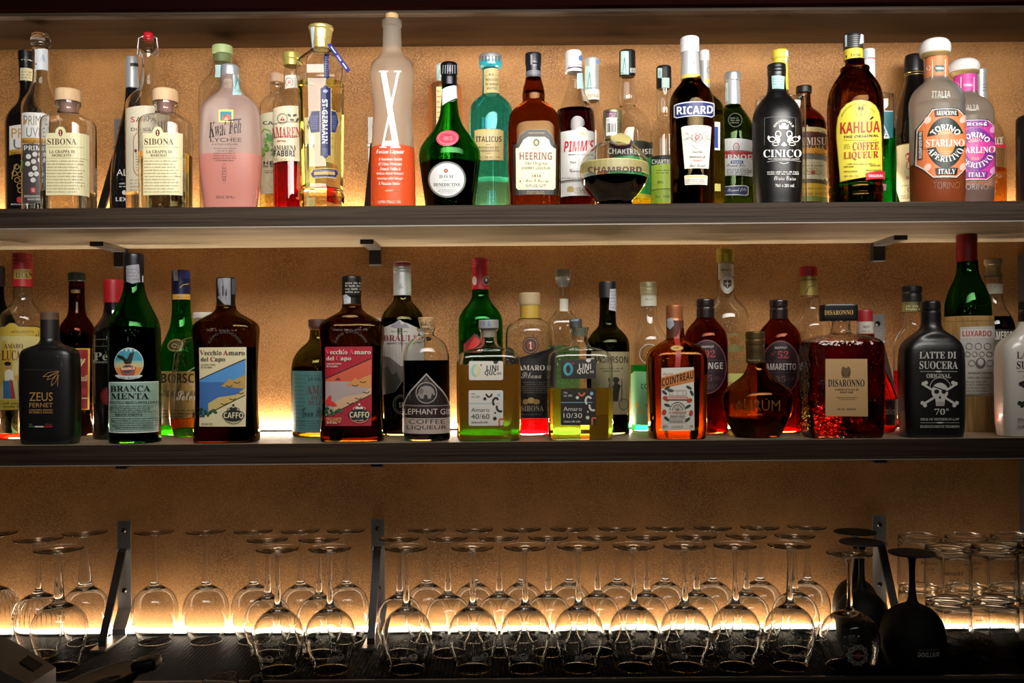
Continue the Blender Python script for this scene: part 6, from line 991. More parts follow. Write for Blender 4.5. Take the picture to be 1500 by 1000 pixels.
b.lab([P([(475, 644), (676, 642), (685, 650), (685, 858), (475, 860)], '#e4ebe4'), P([(479, 648), (674, 646), (681, 653), (681, 854), (479, 856)], '#8fae9e')] + [L_([(479, 652 + 9 * i), (681, 652 + 9 * i)], 2, '#a9c6b6') for i in range(23)] +
      [T('BRANCA', 's', 482, 660, 642, 686, '#131a17'), T('MENTA', 's', 484, 692, 636, 718, '#131a17'), T('FRATELLI BRANCA DISTILLERIE', 's', 480, 727, 668, 737, '#1f2a25'), MT(480, 744, 672, 776, 4, '#33443c', 5), T('BRANCAMENTA', 's', 502, 779, 612, 790, '#1f2a25'), MT(480, 796, 672, 846, 5, '#33443c', 5, True)])
b = BT('bright green liqueur bottle with blue cap and gold neck band', 786, Bak, [(290, 38), (360, 40), (410, 48), (450, 64), (490, 84), (530, 94), (880, 92)], glass((.06, .52, .08)), 2, (tint((.25, .45, .05)), 600))
b.cap('cap', [(164, 35), (169, 39), (202, 39)], ink('#26307a', .3), [P([(748, 165), (766, 160), (768, 208), (750, 210)], '#a9a9b0')])
b.cap('neck_foil', [(202, 39), (293, 40)], ink('#1b2347', .3, .3), [R(745, 268, 830, 290, '#c79a3a'), MT(760, 274, 820, 284, 1, '#5a3a12'), L_([(775, 240), (790, 226), (812, 222)], 3, '#c9b46a')])
b.lab([E_(755, 486, 34, 26, '#7d6a34', 28, -20), E_(755, 486, 27, 19, '#2e2a1a', 28, -20), O_(752, 488, 12, 9, 3, '#b59a4c')], 'emblem')
b.lab([R(690, 598, 882, 826, '#bfa35c'), T('BORSCI', 'b', 696, 608, 852, 650, '#22211f'), T('San Marzano', 'c', 698, 655, 860, 735, '#2a2a28'), L_([(690, 640), (880, 640)], 1, '#8a7440'), MT(700, 760, 870, 800, 3, '#5a4a26', 8)])
view(240, 370, 3.125)
b = BT('clear waisted decanter with white stopper and a little amber left in it', 192, 1.868, [(318, 34), (362, 38), (385, 62), (400, 110), (430, 130), (520, 144), (640, 160), (720, 164), (780, 156), (845, 142)], CLEAR, 2, (tint((.90, .50, .16)), 752), dr=.45, n=3)
b.cap('stopper', [(274, 48), (279, 53), (300, 53), (304, 40), (319, 36)], ink('#c9c1b2', .4))
b.lab([T('Solerno', 'c', 58, 632, 190, 676, etch()), L_([(110, 545), (150, 520)], 4, etch()), MT(120, 592, 165, 606, 2, etch(), 6), R(132, 730, 165, 755, '#2a231c')], 'print')

def capo(dx, dy, label, red):
    b = BT(label, 290 + dx, 0, [(240 + dy, 44), (258 + dy, 45), (278 + dy, 62), (298 + dy, 98), (318 + dy, 130), (338 + dy, 144), (370 + dy, 145), (440 + dy, 138), (600 + dy, 132), (740 + dy, 135), (820 + dy, 144), (860 + dy, 142)], glass((.30, .19, .07)), 2, (tint((.10, .025, .012)), 432 + dy), dr=.62, n=4)
    if red: b.cap('cap', [(108, 42), (113, 45), (200, 45), (204, 42), (236, 43)], ink('#1a1817', .3, .3), [MT(832, 130, 904, 185, 4, '#a9a49a', 9), P([(822, 196), (836, 190), (856, 205), (856, 232), (826, 236)], '#aeb0b4')], cx=866)
    else: b.cap('cap', [(115, 41), (120, 44), (200, 44), (206, 42), (241, 43)], ink('#1a1817', .3, .3), [P([(248, 118), (306, 116), (306, 240), (280, 238), (248, 205)], '#7e7e84'), L_([(268, 120), (290, 236)], 3, '#4a4a50'), R(310, 120, 326, 190, '#4f4f55')], cx=290)
    X = lambda x: x + dx
    Y_ = lambda y: y + dy
    bg, sky, sea, land = ('#a3172a', '#c9563a', '#a8958f', '#c98a4a') if red else ('#d9cca2', '#4f8fca', '#3c6aa8', '#b8924c')
    s = [P([(X(163), Y_(434)), (X(378), Y_(432)), (X(374), Y_(795)), (X(164), Y_(795))], bg), P([(X(166), Y_(578)), (X(374), Y_(484)), (X(373), Y_(655)), (X(238), Y_(722)), (X(166), Y_(756))], '#2c2118'), P([(X(166), Y_(583)), (X(374), Y_(490)), (X(373), Y_(650)), (X(236), Y_(718)), (X(166), Y_(750))], sky),
         P([(X(166), Y_(592)), (X(300), Y_(592)), (X(373), Y_(600)), (X(373), Y_(650)), (X(236), Y_(718)), (X(166), Y_(750))], sea), P([(X(262), Y_(612)), (X(290), Y_(596)), (X(302), Y_(574)), (X(312), Y_(586)), (X(340), Y_(572)), (X(373), Y_(560)), (X(373), Y_(622)), (X(330), Y_(618))], land),
         P([(X(205), Y_(690)), (X(250), Y_(662)), (X(330), Y_(650)), (X(373), Y_(618)), (X(373), Y_(650)), (X(236), Y_(718)), (X(206), Y_(730))], '#c9b06a' if not red else '#c9a27c')]
    s += [L_([(X(a), Y_(b_)), (X(a + 18), Y_(b_ + 6)), (X(a + 30), Y_(b_ - 2))], 4, '#4a3a1e') for a, b_ in ((285, 608), (320, 592), (300, 668), (262, 690), (335, 640))]
    s += [E_(X(a), Y_(b_), 10, 7, '#2d5a33' if i % 2 else '#1f4426', 8, 30 * i) for i, (a, b_) in enumerate(((172, 732), (182, 745), (194, 728), (205, 740), (216, 730), (228, 722), (176, 716), (238, 728)))]
    if red: s += [E_(X(192), Y_(690), 30, 10, '#d3302c', 10, 25), E_(X(184), Y_(680), 10, 26, '#d3302c', 10, 15), P([(X(172), Y_(762)), (X(240), Y_(762)), (X(236), Y_(784)), (X(172), Y_(784))], '#a3172a'), T('PICCANTE', 'b', X(174), 754, X(240), 766, '#c9a25c'), T('SPICY', 'b', X(174), 768, X(238), 780, '#c9a25c'), P([(X(212), Y_(583)), (X(224), Y_(570)), (X(238), Y_(583))], '#8a3a2a')]
    c = '#d9cfc0' if red else '#2a241c'; c2 = '#e0546a' if red else '#a5282e'
    s += [T('V', 's', X(170), Y_(446), X(190), Y_(468), c2), T('ecchio', 's', X(191), Y_(446), X(266), Y_(468), c), T('A', 's', X(273), Y_(446), X(296), Y_(468), c2), T('maro', 's', X(297), Y_(453), X(368), Y_(468), c), T('del', 's', X(175), Y_(478), X(208), Y_(496), c), T('C', 's', X(217), Y_(476), X(236), Y_(496), c2), T('apo', 's', X(237), Y_(482), X(282), Y_(501), c),
          T("LIQUORE D'ERBE", 's', X(176), Y_(508), X(240), Y_(516), c), T('DI CALABRIA', 's', X(176), Y_(519), X(226), Y_(527), c), O_(X(318), Y_(748), 42, 34, 2.5, c if not red else '#c9a27c', 24, 15, 165), P([(X(300), Y_(718)), (X(306), Y_(704)), (X(318), Y_(710)), (X(330), Y_(704)), (X(336), Y_(718))], c), E_(X(318), Y_(697), 5, 5, c), O_(X(300), Y_(716), 9, 7, 2, c), O_(X(336), Y_(716), 9, 7, 2, c),
          E_(X(318), Y_(743), 48, 25, '#1b1a18', 30), T('CAFFO', 'b', X(276), Y_(730), X(361), Y_(757), '#d9cfa8'), MT(X(180), Y_(776), X(232), Y_(786), 1, c, 6), MT(X(296), Y_(764), X(340), Y_(774), 1, c, 5)]
    b.lab(s)
    ex = [ARC('CAPO VATICANO', 'b', X(280), Y_(440), 70, 12, -160, -20, etch(.12)), MT(X(200), Y_(345), X(360), Y_(362), 1, etch(.18), 10)]
    b.lab(ex, 'embossing')
    return b
capo(0, 0, 'flat dark bitter bottle with cream label and blue seaside picture', False)
capo(576, -3, 'flat dark bitter bottle with crimson label and red seaside picture', True)
b = BT('round olive bottle with dark cork cap and teal paper label', 712, 1.878, [(350, 38), (392, 40), (410, 50), (432, 78), (460, 102), (495, 119), (545, 125), (830, 121)], glass((.30, .30, .08)), 2, (tint((.25, .18, .05)), 520))
b.cap('cap', [(305, 42), (309, 46), (338, 46), (351, 42)], ink('#4a2a22', .5))
b.lab([R(590, 540, 832, 816, '#4f7a78'), MT(598, 570, 655, 800, 13, '#28484a', 5), L_([(600, 562), (820, 562)], 1.5, '#28484a'), T('LA VALDOTAINE', 'b', 664, 570, 800, 586, '#1f3638'), T('AMARO', 's', 655, 606, 790, 648, '#6d2a30'), T('DENTE', 's', 676, 654, 760, 672, '#6d3a40'), T('DI LEONE', 's', 664, 678, 770, 696, '#6d3a40'), T('Gran Riserva', 'c', 634, 708, 780, 752, '#1f3638')] + [L_([(598, 766 + 11 * i), (820, 766 + 11 * i)], 1, '#28484a') for i in range(4)])

view(540, 370, 3.125)
b = BT('dark alpine bitter bottle with ribbed silver cap and misty mountain label', 160, 1.885, [(194, 39), (222, 41), (245, 62), (272, 86), (300, 98), (340, 101), (830, 97)], glass((.30, .27, .08)), 2, (SOOT, 300))
b.cap('screw_cap', [(42, 30), (46, 38), (60, 40), (62, 38), (66, 41), (74, 41), (76, 39), (80, 41), (88, 41), (90, 39), (94, 41), (196, 41)], ink('#b9bbb8', .3, .4), [R(118, 46, 204, 62, '#a3242e'), P([(170, 100), (200, 96), (198, 190), (184, 188)], '#aab59e'), T('Br', 'c', 138, 140, 158, 165, '#777')], k=.2)
b.lab([P([(64, 600), (66, 345), (100, 330), (120, 322), (142, 306), (160, 318), (186, 326), (215, 340), (252, 352), (256, 600), (236, 560), (200, 600), (160, 580), (120, 640), (90, 620), (66, 650)], '#a8a29a'), P([(98, 338), (142, 308), (150, 330), (170, 322), (190, 345), (120, 345)], '#77717a'), P([(66, 470), (100, 480), (150, 520), (200, 500), (256, 530), (256, 600), (200, 598), (160, 578), (120, 636), (88, 620), (66, 648)], '#5d5a52'), P([(66, 530), (90, 520), (110, 560), (130, 545), (150, 590), (120, 640), (66, 650)], '#35352c'),
       O_(143, 360, 12, 13, 2, '#4a4444'), L_([(143, 352), (143, 368)], 3, '#4a4444'), L_([(136, 360), (150, 360)], 3, '#4a4444'), MT(104, 356, 128, 363, 1, '#4a4444', 5), MT(160, 356, 184, 363, 1, '#4a4444', 5), T('BRAULIO', 's', 70, 376, 246, 404, '#6e1a22'), T('AMARO DELLO STELVIO', 'b', 84, 410, 232, 418, '#5a4a48')])
b.lab([O_(150, 694, 38, 44, 3, '#6a665c'), O_(150, 694, 29, 35, 2, '#6a665c'), T('18', 's', 138, 684, 162, 708, '#8a8578')] , 'emblem')
b = BT('apothecary bottle of black coffee gin liqueur with tapered cork and arched label', 267, 0, [(344, 42), (354, 42), (360, 34), (376, 35), (386, 50), (402, 74), (425, 93), (460, 104), (500, 106), (845, 106)], CLEAR, 2, (tint((.012, .01, .01)), 492))
b.cap('tapered_cork', [(296, 36), (299, 37), (344, 26)], cork, [MT(240, 312, 292, 332, 2, '#3a2c1c', 9)])
b.lab([P([(262, 386), (278, 384), (290, 394), (282, 404), (266, 402)], '#1d1512'), L_([(232, 416), (266, 396)], 2, '#2a1e16'), L_([(258, 428), (272, 400)], 2, '#2a1e16')], 'neck_tag')
b.lab([P([(161, 694), (172, 662), (190, 632), (265, 551), (340, 630), (360, 662), (373, 694), (373, 820), (161, 820)], '#a79c94'), P([(166, 694), (178, 662), (196, 636), (265, 560), (336, 636), (354, 662), (368, 694)], '#231c1a')] + [L_([(176 + 6 * i, 686), (265, 572)], .8, '#6a605a') for i in range(0, 30, 3)] +
      [E_(265, 641, 48, 49, '#a79c94', 32), E_(265, 641, 44, 45, '#2d2826', 32), P([(232, 656), (230, 630), (242, 614), (262, 608), (284, 612), (298, 626), (304, 650), (296, 652), (290, 640), (284, 668), (272, 668), (268, 650), (256, 650), (252, 668), (240, 668)], '#8f857e'), P([(232, 628), (246, 618), (254, 632), (246, 648), (236, 646)], '#6f6660'), L_([(232, 642), (224, 660), (230, 672)], 5, '#8f857e'),
       R(161, 694, 373, 750, '#33201f'), L_([(161, 697), (373, 697)], 2, '#a79c94'), T('ELEPHANT GIN', 'n', 150, 714, 384, 740, '#cfc4b8'), R(161, 752, 373, 822, '#b8a498'), T('COFFEE', 'n', 188, 762, 346, 783, '#2b2020'), T('LIQUEUR', 'n', 180, 790, 354, 811, '#2b2020')])
b = BT('vivid green bottle with tall ridged red cap', 517, Bak, [(168, 38), (205, 38), (235, 56), (262, 80), (292, 98), (330, 102), (830, 100)], glass((.05, .50, .10)), 2, (tint((.15, .45, .08)), 400))
b.cap('red_capsule', [(24, 34), (29, 38), (36, 38), (38, 36), (40, 38), (50, 38), (52, 36), (54, 38), (64, 38), (66, 36), (68, 38), (172, 38)], ink('#b5202a', .35), [E_(486, 128, 10, 20, '#cfc9c0'), E_(538, 127, 15, 20, '#2a2422'), O_(538, 127, 15, 20, 2.5, '#cfc9c0'), E_(538, 124, 6, 9, '#cfc9c0')], k=.2)
b.lab([P([(436, 452), (436, 420), (486, 370), (520, 400), (520, 452)], '#7d1c1e'), P([(452, 440), (488, 384), (512, 404), (512, 440)], '#b8302c'), L_([(436, 420), (486, 370), (520, 400)], 5, '#1b1a18')])
b = BT('bottle of dark red bitter with beige wooden cap and black curved label', 743, 1.875, [(300, 50), (306, 56), (322, 88), (345, 108), (380, 113), (500, 112), (838, 110)], CLEAR, 2, (tint((.60, .03, .06)), 752))
b.cap('wooden_cap', [(184, 46), (189, 49), (232, 49), (240, 47)], ink('#a08a66', .6))
b.cap('cork', [(240, 44), (302, 44)], ink('#a8882c', .5))
b.lab([P([(632, 428), (660, 440), (690, 480), (742, 492), (790, 480), (830, 440), (854, 420), (854, 752), (632, 752)], '#1d1b1a'), E_(742, 424, 37, 40, '#38241e', 32), O_(742, 424, 31, 33, 2, '#a87a5a'), E_(742, 424, 20, 22, '#6d3020'), T('1', 's', 735, 408, 749, 440, '#d8bfa8'), T('AMARO', 's', 686, 514, 806, 538, '#c9c2b4'), T('Sibona', 'c', 700, 546, 790, 576, '#b5aea0'), MT(700, 588, 820, 645, 6, '#8a8478', 4, True),
       E_(720, 682, 14, 12, '#9c8550'), E_(744, 676, 16, 14, '#b59c60'), E_(768, 682, 16, 12, '#9c8550'), T('SIBONA', 's', 700, 700, 800, 725, '#a09886'), MT(700, 734, 800, 744, 1, '#8a8478', 6)])
def lini(b, dx, dy, k, dark):
    bg, fg, X = ('#2c2826', '#d9d2c4', lambda x: x * k + dx) if dark else ('#d3cdc2', '#2b2725', lambda x: x * k + dx)
    Y_ = lambda y: y * k + dy
    o1 = '#cf6a3c'
    s = [R(X(460), Y_(496), X(616), Y_(583), bg, 9), O_(X(492), Y_(540), 22 * k, 30 * k, 12 * k, '#8fc7b0' if not dark else '#4fa0a4', 24, 90, 270), O_(X(492), Y_(540), 22 * k, 30 * k, 12 * k, '#d8c78a' if not dark else '#3f8fa0', 24, -90, 90), E_(X(516), Y_(514), 4, 4, '#b8303a'),
         T('LiNi', 'b', X(540), Y_(514), X(594), Y_(540), fg), T('QUC', 'b', X(532), Y_(540), X(584), Y_(564), fg), T('40', 'n', X(586), Y_(546), X(606), Y_(558), fg), P([(X(570), Y_(496)), (X(594), Y_(496)), (X(590), Y_(506)), (X(580), Y_(510)), (X(572), Y_(504))], fg)]
    b.lab(s, 'logo_label')
    s = [R(X(459), Y_(629), X(616), Y_(792), bg, 8), L_([(X(459), Y_(690)), (X(600), Y_(690))], 3, '#7fb0c0'), T('70cl.', 'n', X(471), Y_(642), X(490), Y_(650), fg), T('vol. 32%' if not dark else 'vol. 30%', 'n', X(471), Y_(654), X(510), Y_(664), fg), T('Amaro', 'n', X(471), Y_(710), X(553), Y_(728), fg), T('40/60' if not dark else '10/30', 'n', X(471), Y_(738), X(554), Y_(760), fg), T('Amaro alle erbe', 'i', X(471), Y_(770), X(546), Y_(780), fg),
         O_(X(552), Y_(645), 16 * k, 18 * k, 8 * k, fg if not dark else o1, 20, 0, 180), E_(X(533), Y_(668), 7, 7, fg), E_(X(596), Y_(650), 7, 8, '#8fb5c8'), O_(X(582), Y_(682), 17 * k, 22 * k, 9 * k, fg, 20, 120, 330), O_(X(602), Y_(706), 20 * k, 24 * k, 9 * k, fg, 20, 60, 200), E_(X(578), Y_(758), 8, 8, fg), E_(X(579), Y_(732), 4, 4, fg), L_([(X(598), Y_(791)), (X(598), Y_(760)), (X(616), Y_(760))], 7, o1)]
    b.lab(s, 'label')
LP = [(346, 44), (356, 44), (362, 37), (398, 37), (418, 42), (436, 62), (448, 104), (462, 132), (485, 144), (530, 147), (840, 146)]
b = BT('square shouldered clear bottle of amber green bitter with two cream labels', 553, 0, LP + [(855, 142)], CLEAR, 2, (cloudy('#c48a34', (.88, .66, .22), .5), 510), dr=.55, n=5)
b.cap('stopper', [(308, 44), (312, 46), (346, 46)], ink('#8f8b86', .5), [P([(525, 314), (530, 312), (532, 336), (526, 336)], '#4f7ab0'), P([(548, 312), (556, 310), (552, 334), (560, 336), (546, 338)], '#4f7ab0')], cx=554)
b.cap('cork', [(347, 32), (386, 31)], ink('#c8beb0', .7)); lini(b, 0, 0, 1, False)
view(780, 360, 3.03)
b = BT('clear square bottle with clear glass stopper between two bitter bottles', 141, Bak, [(148, 31), (285, 32), (300, 40), (318, 58), (336, 68), (380, 71), (820, 70)], CLEAR, 2, (tint((.45, .85, .80)), 440), dr=.9, n=4)
b.cap('cork', [(104, 33), (108, 34), (136, 34), (140, 32)], ink('#8e8672', .6))
b.cap('stopper', [(138, 33), (146, 33), (180, 24)], ink('#cfcac0', .4))
b.lab([R(122, 235, 158, 290, '#b8b3a0')], 'paper_seal')
b = BT('square shouldered clear bottle of yellow bitter with two black labels', 212, 0, [(((y - 346) * .97 + 362), h * .985) for y, h in LP] + [(858, 140)], CLEAR, 2, (cloudy('#d4a53a', (.94, .76, .2), .35), 628), dr=.55, n=5)
b.cap('stopper', [(324, 26), (328, 28), (364, 28)], ink('#3f4240', .5), [P([(170, 326), (206, 326), (206, 332), (170, 336)], '#7a8a9a')], cx=196)
b.cap('cork', [(364, 32), (402, 31)], ink('#8b8b76', .7)); lini(b, -325, 15, .985, True)
b = BT('tall near black wine shaped bottle with olive label beside the yellow bitter', 338, 1.872, [(228, 35), (345, 37), (362, 46), (385, 70), (412, 90), (450, 97), (840, 93)], glass((.16, .18, .08)), 2, (SOOT, 430))
b.cap('cap', [(160, 37), (163, 38), (230, 38)], ink('#191819', .4), [P([(344, 192), (374, 190), (374, 292), (340, 284)], '#a8a9ac'), MT(346, 196, 372, 280, 6, '#7a7a80', 8)])
b.lab([R(262, 470, 430, 745, '#8f8664'), T('ANDERSON', 'b', 272, 490, 424, 520, '#23221a'), MT(300, 536, 405, 560, 2, '#3a3726', 8, True), P([(362, 590), (378, 588), (380, 612), (392, 620), (384, 650), (380, 690), (358, 690), (354, 630), (362, 612)], '#201e16'), E_(370, 594, 16, 12, '#201e16'), L_([(396, 590), (396, 690)], 3, '#201e16'), O_(404, 702, 22, 26, 4, '#4a4632')])
b = BT('clear bottle of emerald liqueur with ribbed gold cap and pale green label', 520, Bak, [(268, 35), (300, 36), (335, 42), (360, 50), (378, 64), (400, 76), (432, 83), (800, 83), (820, 80)], CLEAR, 2, (tint((.10, .78, .36)), 527))
b.cap('screw_cap', [(160, 33), (164, 37), (184, 37), (186, 35), (189, 37), (202, 37), (204, 35), (207, 37), (222, 35), (270, 34)], ink('#bdb389', .35, .5), [R(484, 222, 560, 268, '#c9c7b4'), MT(500, 232, 545, 242, 1, '#5a5a4a')], k=.2)
b.lab([P([(438, 568), (452, 556), (604, 560), (604, 792), (438, 790)], '#7dbf86'), T('COCCO', 'b', 482, 612, 560, 634, '#22442a'), O_(520, 480, 45, 45, 3, etch()), P([(500, 710), (516, 680), (526, 700), (516, 722)], '#5a8a4a'), E_(466, 706, 10, 14, '#b5a54e'), E_(480, 734, 10, 12, '#b5a54e')])
b = BT('square amber orange liqueur bottle with red ribbon and white fruit label', 641, 0, [(366, 36), (408, 38), (420, 50), (436, 82), (455, 108), (478, 122), (520, 127), (640, 123), (820, 121), (858, 116)], glass((.62, .27, .07)), 2, (tint((.72, .42, .10)), 486), dr=.95, n=5.5)
b.cap('copper_cap', [(262, 33), (266, 37), (322, 37), (332, 40)], ink('#a5623a', .35, .4), [P([(598, 322), (622, 318), (630, 350), (612, 372), (598, 360)], '#9aa0a6')], cx=635)
b.cap('neck_wrap', [(332, 38), (410, 39)], ink('#5a3020', .4), None, cx=637)
b.lab([P([(631, 366), (655, 366), (656, 538), (633, 538)], '#a8362a')], 'ribbon')
b.lab([E_(641, 453, 28, 12, '#b8954a', 28), E_(641, 453, 23, 9, '#cdb06a', 28), MT(626, 449, 656, 457, 1, '#5a3a1a', 5)], 'seal')
b.lab([P([(573, 542), (716, 538), (719, 818), (572, 820)], '#d9d3c4'), P([(573, 584), (717, 548), (718, 602), (573, 634)], '#c9793a'), T('Liqueur', 'c', 580, 562, 625, 582, '#c0452c', skew=-6), T('COINTREAU', 'b', 576, 590, 714, 624, '#17110e', skew=-36)] + [E_(x, y, rx, ry, '#b8452e', 12, r) for x, y, rx, ry, r in ((592, 676, 13, 10, 20), (697, 686, 13, 10, -20), (586, 738, 10, 13, 10), (703, 742, 9, 14, 10), (600, 682, 8, 8, 0))] +
      [E_(x, y, 14, 6, '#37443a', 10, r) for x, y, r in ((600, 630, -30), (588, 650, 40), (694, 628, 30), (706, 652, 60), (600, 706, 20), (690, 712, -30), (598, 766, 40), (688, 770, -40), (614, 640, 10))] + [O_(645, 728, 34, 36, 2.5, '#6a4a3c', 24, 180, 360), O_(645, 728, 24, 26, 2, '#6a4a3c', 24, 180, 360)] + [L_([(645, 728), (645 + 24 * math.cos(math.radians(a)), 728 + 26 * math.sin(math.radians(a)))], 1.5, '#6a4a3c') for a in range(-165, 0, 30)] +
      [L_([(610, 640), (682, 640), (682, 662), (610, 662)], 1.5, '#8a7a70', True), L_([(622, 640), (622, 662)], 1, '#8a7a70'), L_([(646, 640), (646, 662)], 1, '#8a7a70'), L_([(668, 640), (668, 662)], 1, '#8a7a70'), R(600, 668, 690, 682, '#c98a78'), MT(603, 671, 688, 680, 1, '#f0e0d8'), T("L'UNIQUE", 'b', 612, 732, 682, 744, '#b8452e'), T('PREMIUM ORANGE', 'b', 614, 750, 676, 758, '#3a3430'), L_([(612, 764), (678, 764), (678, 780), (612, 780)], 1.5, '#6a4a3c', True), MT(616, 767, 674, 778, 2, '#5a4a44', 4), T('40%', 'b', 583, 794, 606, 803, '#4a4440'), T('LIQUEUR', 'n', 622, 797, 668, 805, '#4a4440'), T('70', 'b', 696, 794, 708, 803, '#4a4440')])

view(1000, 350, 2.941)
def mapp(cx, dy, label, txt, num, yy):
    b = BT(label, cx, yy, [(338 + dy, 38), (352 + dy, 46), (372 + dy, 66), (395 + dy, 83), (425 + dy, 92), (480 + dy, 94), (840, 92)], glass((.42, .12, .045)), 2, (tint((.30, .012, .016)), 448 + dy))
    b.cap('cap', [(258 + dy, 35), (262 + dy, 39), (290 + dy, 39), (294 + dy, 36), (298 + dy, 39), (342 + dy, 39)], ink('#1f1413', .25, 0, .5))
    X = cx + 3
    b.lab([E_(X, 550 + dy, 84, 117, '#6d3a40', 44), E_(X, 550 + dy, 79, 112, '#271518', 44), T('MAPPUT', 'b', X - 24, 459 + dy, X + 28, 469 + dy, '#b3a8a4'), T('n°' if num == '9' else 'n°', 'n', X - 40, 480 + dy, X - 20, 498 + dy, '#8a3a40'), T(num + '2', 's', X - 12, 478 + dy, X + 34, 510 + dy, '#a8383f'), L_([(X - 72, 522 + dy), (X + 72, 522 + dy)], 1.5, '#5d474a'), T(txt, 'b', X - 62, 531 + dy, X + 66, 560 + dy, '#b9b0ac'), L_([(X - 72, 570 + dy), (X + 72, 570 + dy)], 1.5, '#5d474a'),
           T('35', 'c', X - 22, 585 + dy, X + 22, 612 + dy, '#6d4a4c'), MT(X - 55, 590 + dy, X - 28, 608 + dy, 2, '#6d4a4c', 5), MT(X + 28, 590 + dy, X + 60, 608 + dy, 2, '#6d4a4c', 5), MT(X - 45, 625 + dy, X + 45, 645 + dy, 2, '#6d4a4c', 6, True), R(X - 6, 350 + dy, X + 6, 352 + dy, '#3a2020')])
    return b
mapp(103, 0, 'round dark amber orange liqueur bottle just right of the square amber one', 'ORANGE', '9', 1.868)
mapp(419, 4, 'round dark purple brown almond liqueur bottle behind the bulbous decanter', 'AMARETTO', '5', 1.884)
b = BT('tall clear bottle with long paper neck label and gold screw cap', 190, 1.946, [(100, 34), (235, 36), (258, 46), (280, 68), (305, 88), (340, 99), (400, 102), (840, 98)], CLEAR, 2, (tint((.92, .95, .60)), 575))
b.cap('screw_cap', [(42, 33), (46, 37), (60, 37), (62, 35), (65, 37), (102, 36)], ink('#b5a235', .35, .5), k=.2)
b.lab([P([(154, 106), (226, 110), (226, 165), (192, 150), (154, 178)], '#cfc9b4'), MT(164, 125, 218, 136, 1, '#5a5442', 9), E_(193, 190, 30, 42, '#ddd8c8'), O_(193, 190, 27, 38, 2, '#8a7a6a'), P([(176, 182), (176, 176), (210, 176), (210, 200), (193, 214), (176, 200)], '#5a2f2c'), L_([(193, 180), (193, 208)], 3, '#ddd8c8'), L_([(182, 192), (205, 192)], 3, '#ddd8c8')], 'neck_label')
b.lab([O_(226, 470, 64, 66, 4, '#6a6434'), O_(226, 470, 54, 56, 2, '#6a6434'), P([(190, 470), (215, 450), (245, 462), (262, 455), (262, 480), (235, 488), (200, 488)], '#6a6434'), ARC('STREGA', 'b', 226, 470, 55, 8, -150, -30, '#6a6434')], 'emblem')
b.lab([R(96, 578, 286, 700, '#c5c26a'), T('LIQUORE', 's', 130, 615, 245, 655, '#a8382c')])
b = BT('clear bottle with red cap and red banded cream label', 560, Bak, [(250, 36), (300, 38), (322, 48), (345, 66), (370, 78), (400, 80), (820, 78)], CLEAR, 2, (tint((.85, .75, .62)), 700))
b.cap('screw_cap', [(118, 35), (122, 38), (158, 38), (162, 36)], ink('#b3242c', .35), None, cx=548)
b.cap('neck_label', [(161, 36.5), (252, 38)], ink('#a3904a', .4, .4), [L_([(530, 235), (545, 205), (570, 200)], 3, '#3a2f18'), R(508, 176, 590, 180, '#5a4a22'), R(508, 244, 590, 250, '#6a2a22')], cx=548)
b.lab([R(486, 438, 640, 476, '#a8282f'), T('SAMBUCA', 'b', 512, 446, 620, 468, '#ddd5c5'), R(486, 476, 640, 710, '#bdb398'), MT(500, 500, 620, 690, 10, '#6a624c', 8)])
b = BT('bulbous dark amber decanter bottle with brown gold neck foil', 322, 0, [(532, 38), (560, 43), (585, 58), (608, 86), (632, 120), (655, 144), (685, 155), (715, 154), (755, 144), (800, 122), (838, 104), (858, 96)], glass((.52, .22, .055)), 2, (tint((.22, .05, .02)), 768), dr=.8)
b.cap('neck_foil', [(398, 36), (402, 40), (430, 40), (432, 38), (436, 41), (455, 41), (457, 39), (470, 40), (535, 39)], ink('#66502c', .3, .7), [T('AURUM', 's', 288, 474, 340, 490, '#2a2012'), R(274, 505, 362, 518, '#3a2c18'), MT(285, 515, 350, 528, 1, '#a8905a')], k=.2, cx=316)
b.lab([T('AURUM', 'n', 224, 694, 420, 740, ink('#8a6a34', .25, .6)), MT(285, 748, 345, 758, 1, ink('#b58a44', .3, .5), 8)], 'embossing')
view(1240, 330, 2.778)
b = BT('round bellied amber red bottle with red cap behind the square almond liqueur', 80, 1.87, [(440, 34), (480, 38), (540, 52), (590, 78), (640, 104), (700, 124), (760, 130), (820, 126), (850, 116)], glass((.60, .18, .04)), 2, (tint((.50, .10, .03)), 590), dr=.7)
b.cap('red_cap', [(345, 29), (349, 31), (392, 31)], ink('#8f1a22', .4), None, cx=78)
b.cap('neck_label', [(392, 32), (445, 33)], ink('#b8b0a4', .5), [T('1827', 'b', 66, 408, 94, 418, '#4a3a34'), MT(62, 425, 100, 436, 1, '#8a2a2a')], cx=80)
b.lab([P([(40, 700), (206, 706), (200, 812), (40, 812)], '#2c1512'), L_([(40, 704), (205, 710)], 2, '#8a6a3a'), T('Marnier', 'f', 118, 738, 196, 770, '#b0a594')])
b = BT('clear bottle of red liqueur with black cap and gold neck label', 274, 1.944, [(284, 36), (350, 36), (360, 33), (408, 35), (430, 54), (455, 68), (490, 77), (840, 76)], CLEAR, 2, (tint((.85, .06, .03)), 590))
b.cap('cap', [(246, 34), (251, 39), (272, 39), (278, 36), (286, 39), (312, 39)], ink('#1b1a19', .35), None, cx=271)
b.cap('neck_label', [(312, 36.6), (352, 36.6)], ink('#6d6a3e', .5), [MT(245, 320, 300, 345, 2, '#c9c08a', 9)], cx=270)
b = BT('green maraschino bottle wrapped in straw with red capsule and white label', 498, 1.88, [(145, 40), (190, 41), (225, 54), (262, 72), (300, 84), (340, 90), (838, 90)], glass((.10, .42, .10)), 2, (tint((.3, .4, .2)), 330))
b.cap('red_capsule', [(38, 38), (43, 40), (70, 40), (72, 38.5), (75, 40), (148, 40)], ink('#9c1820', .35), None, cx=495, k=.2)
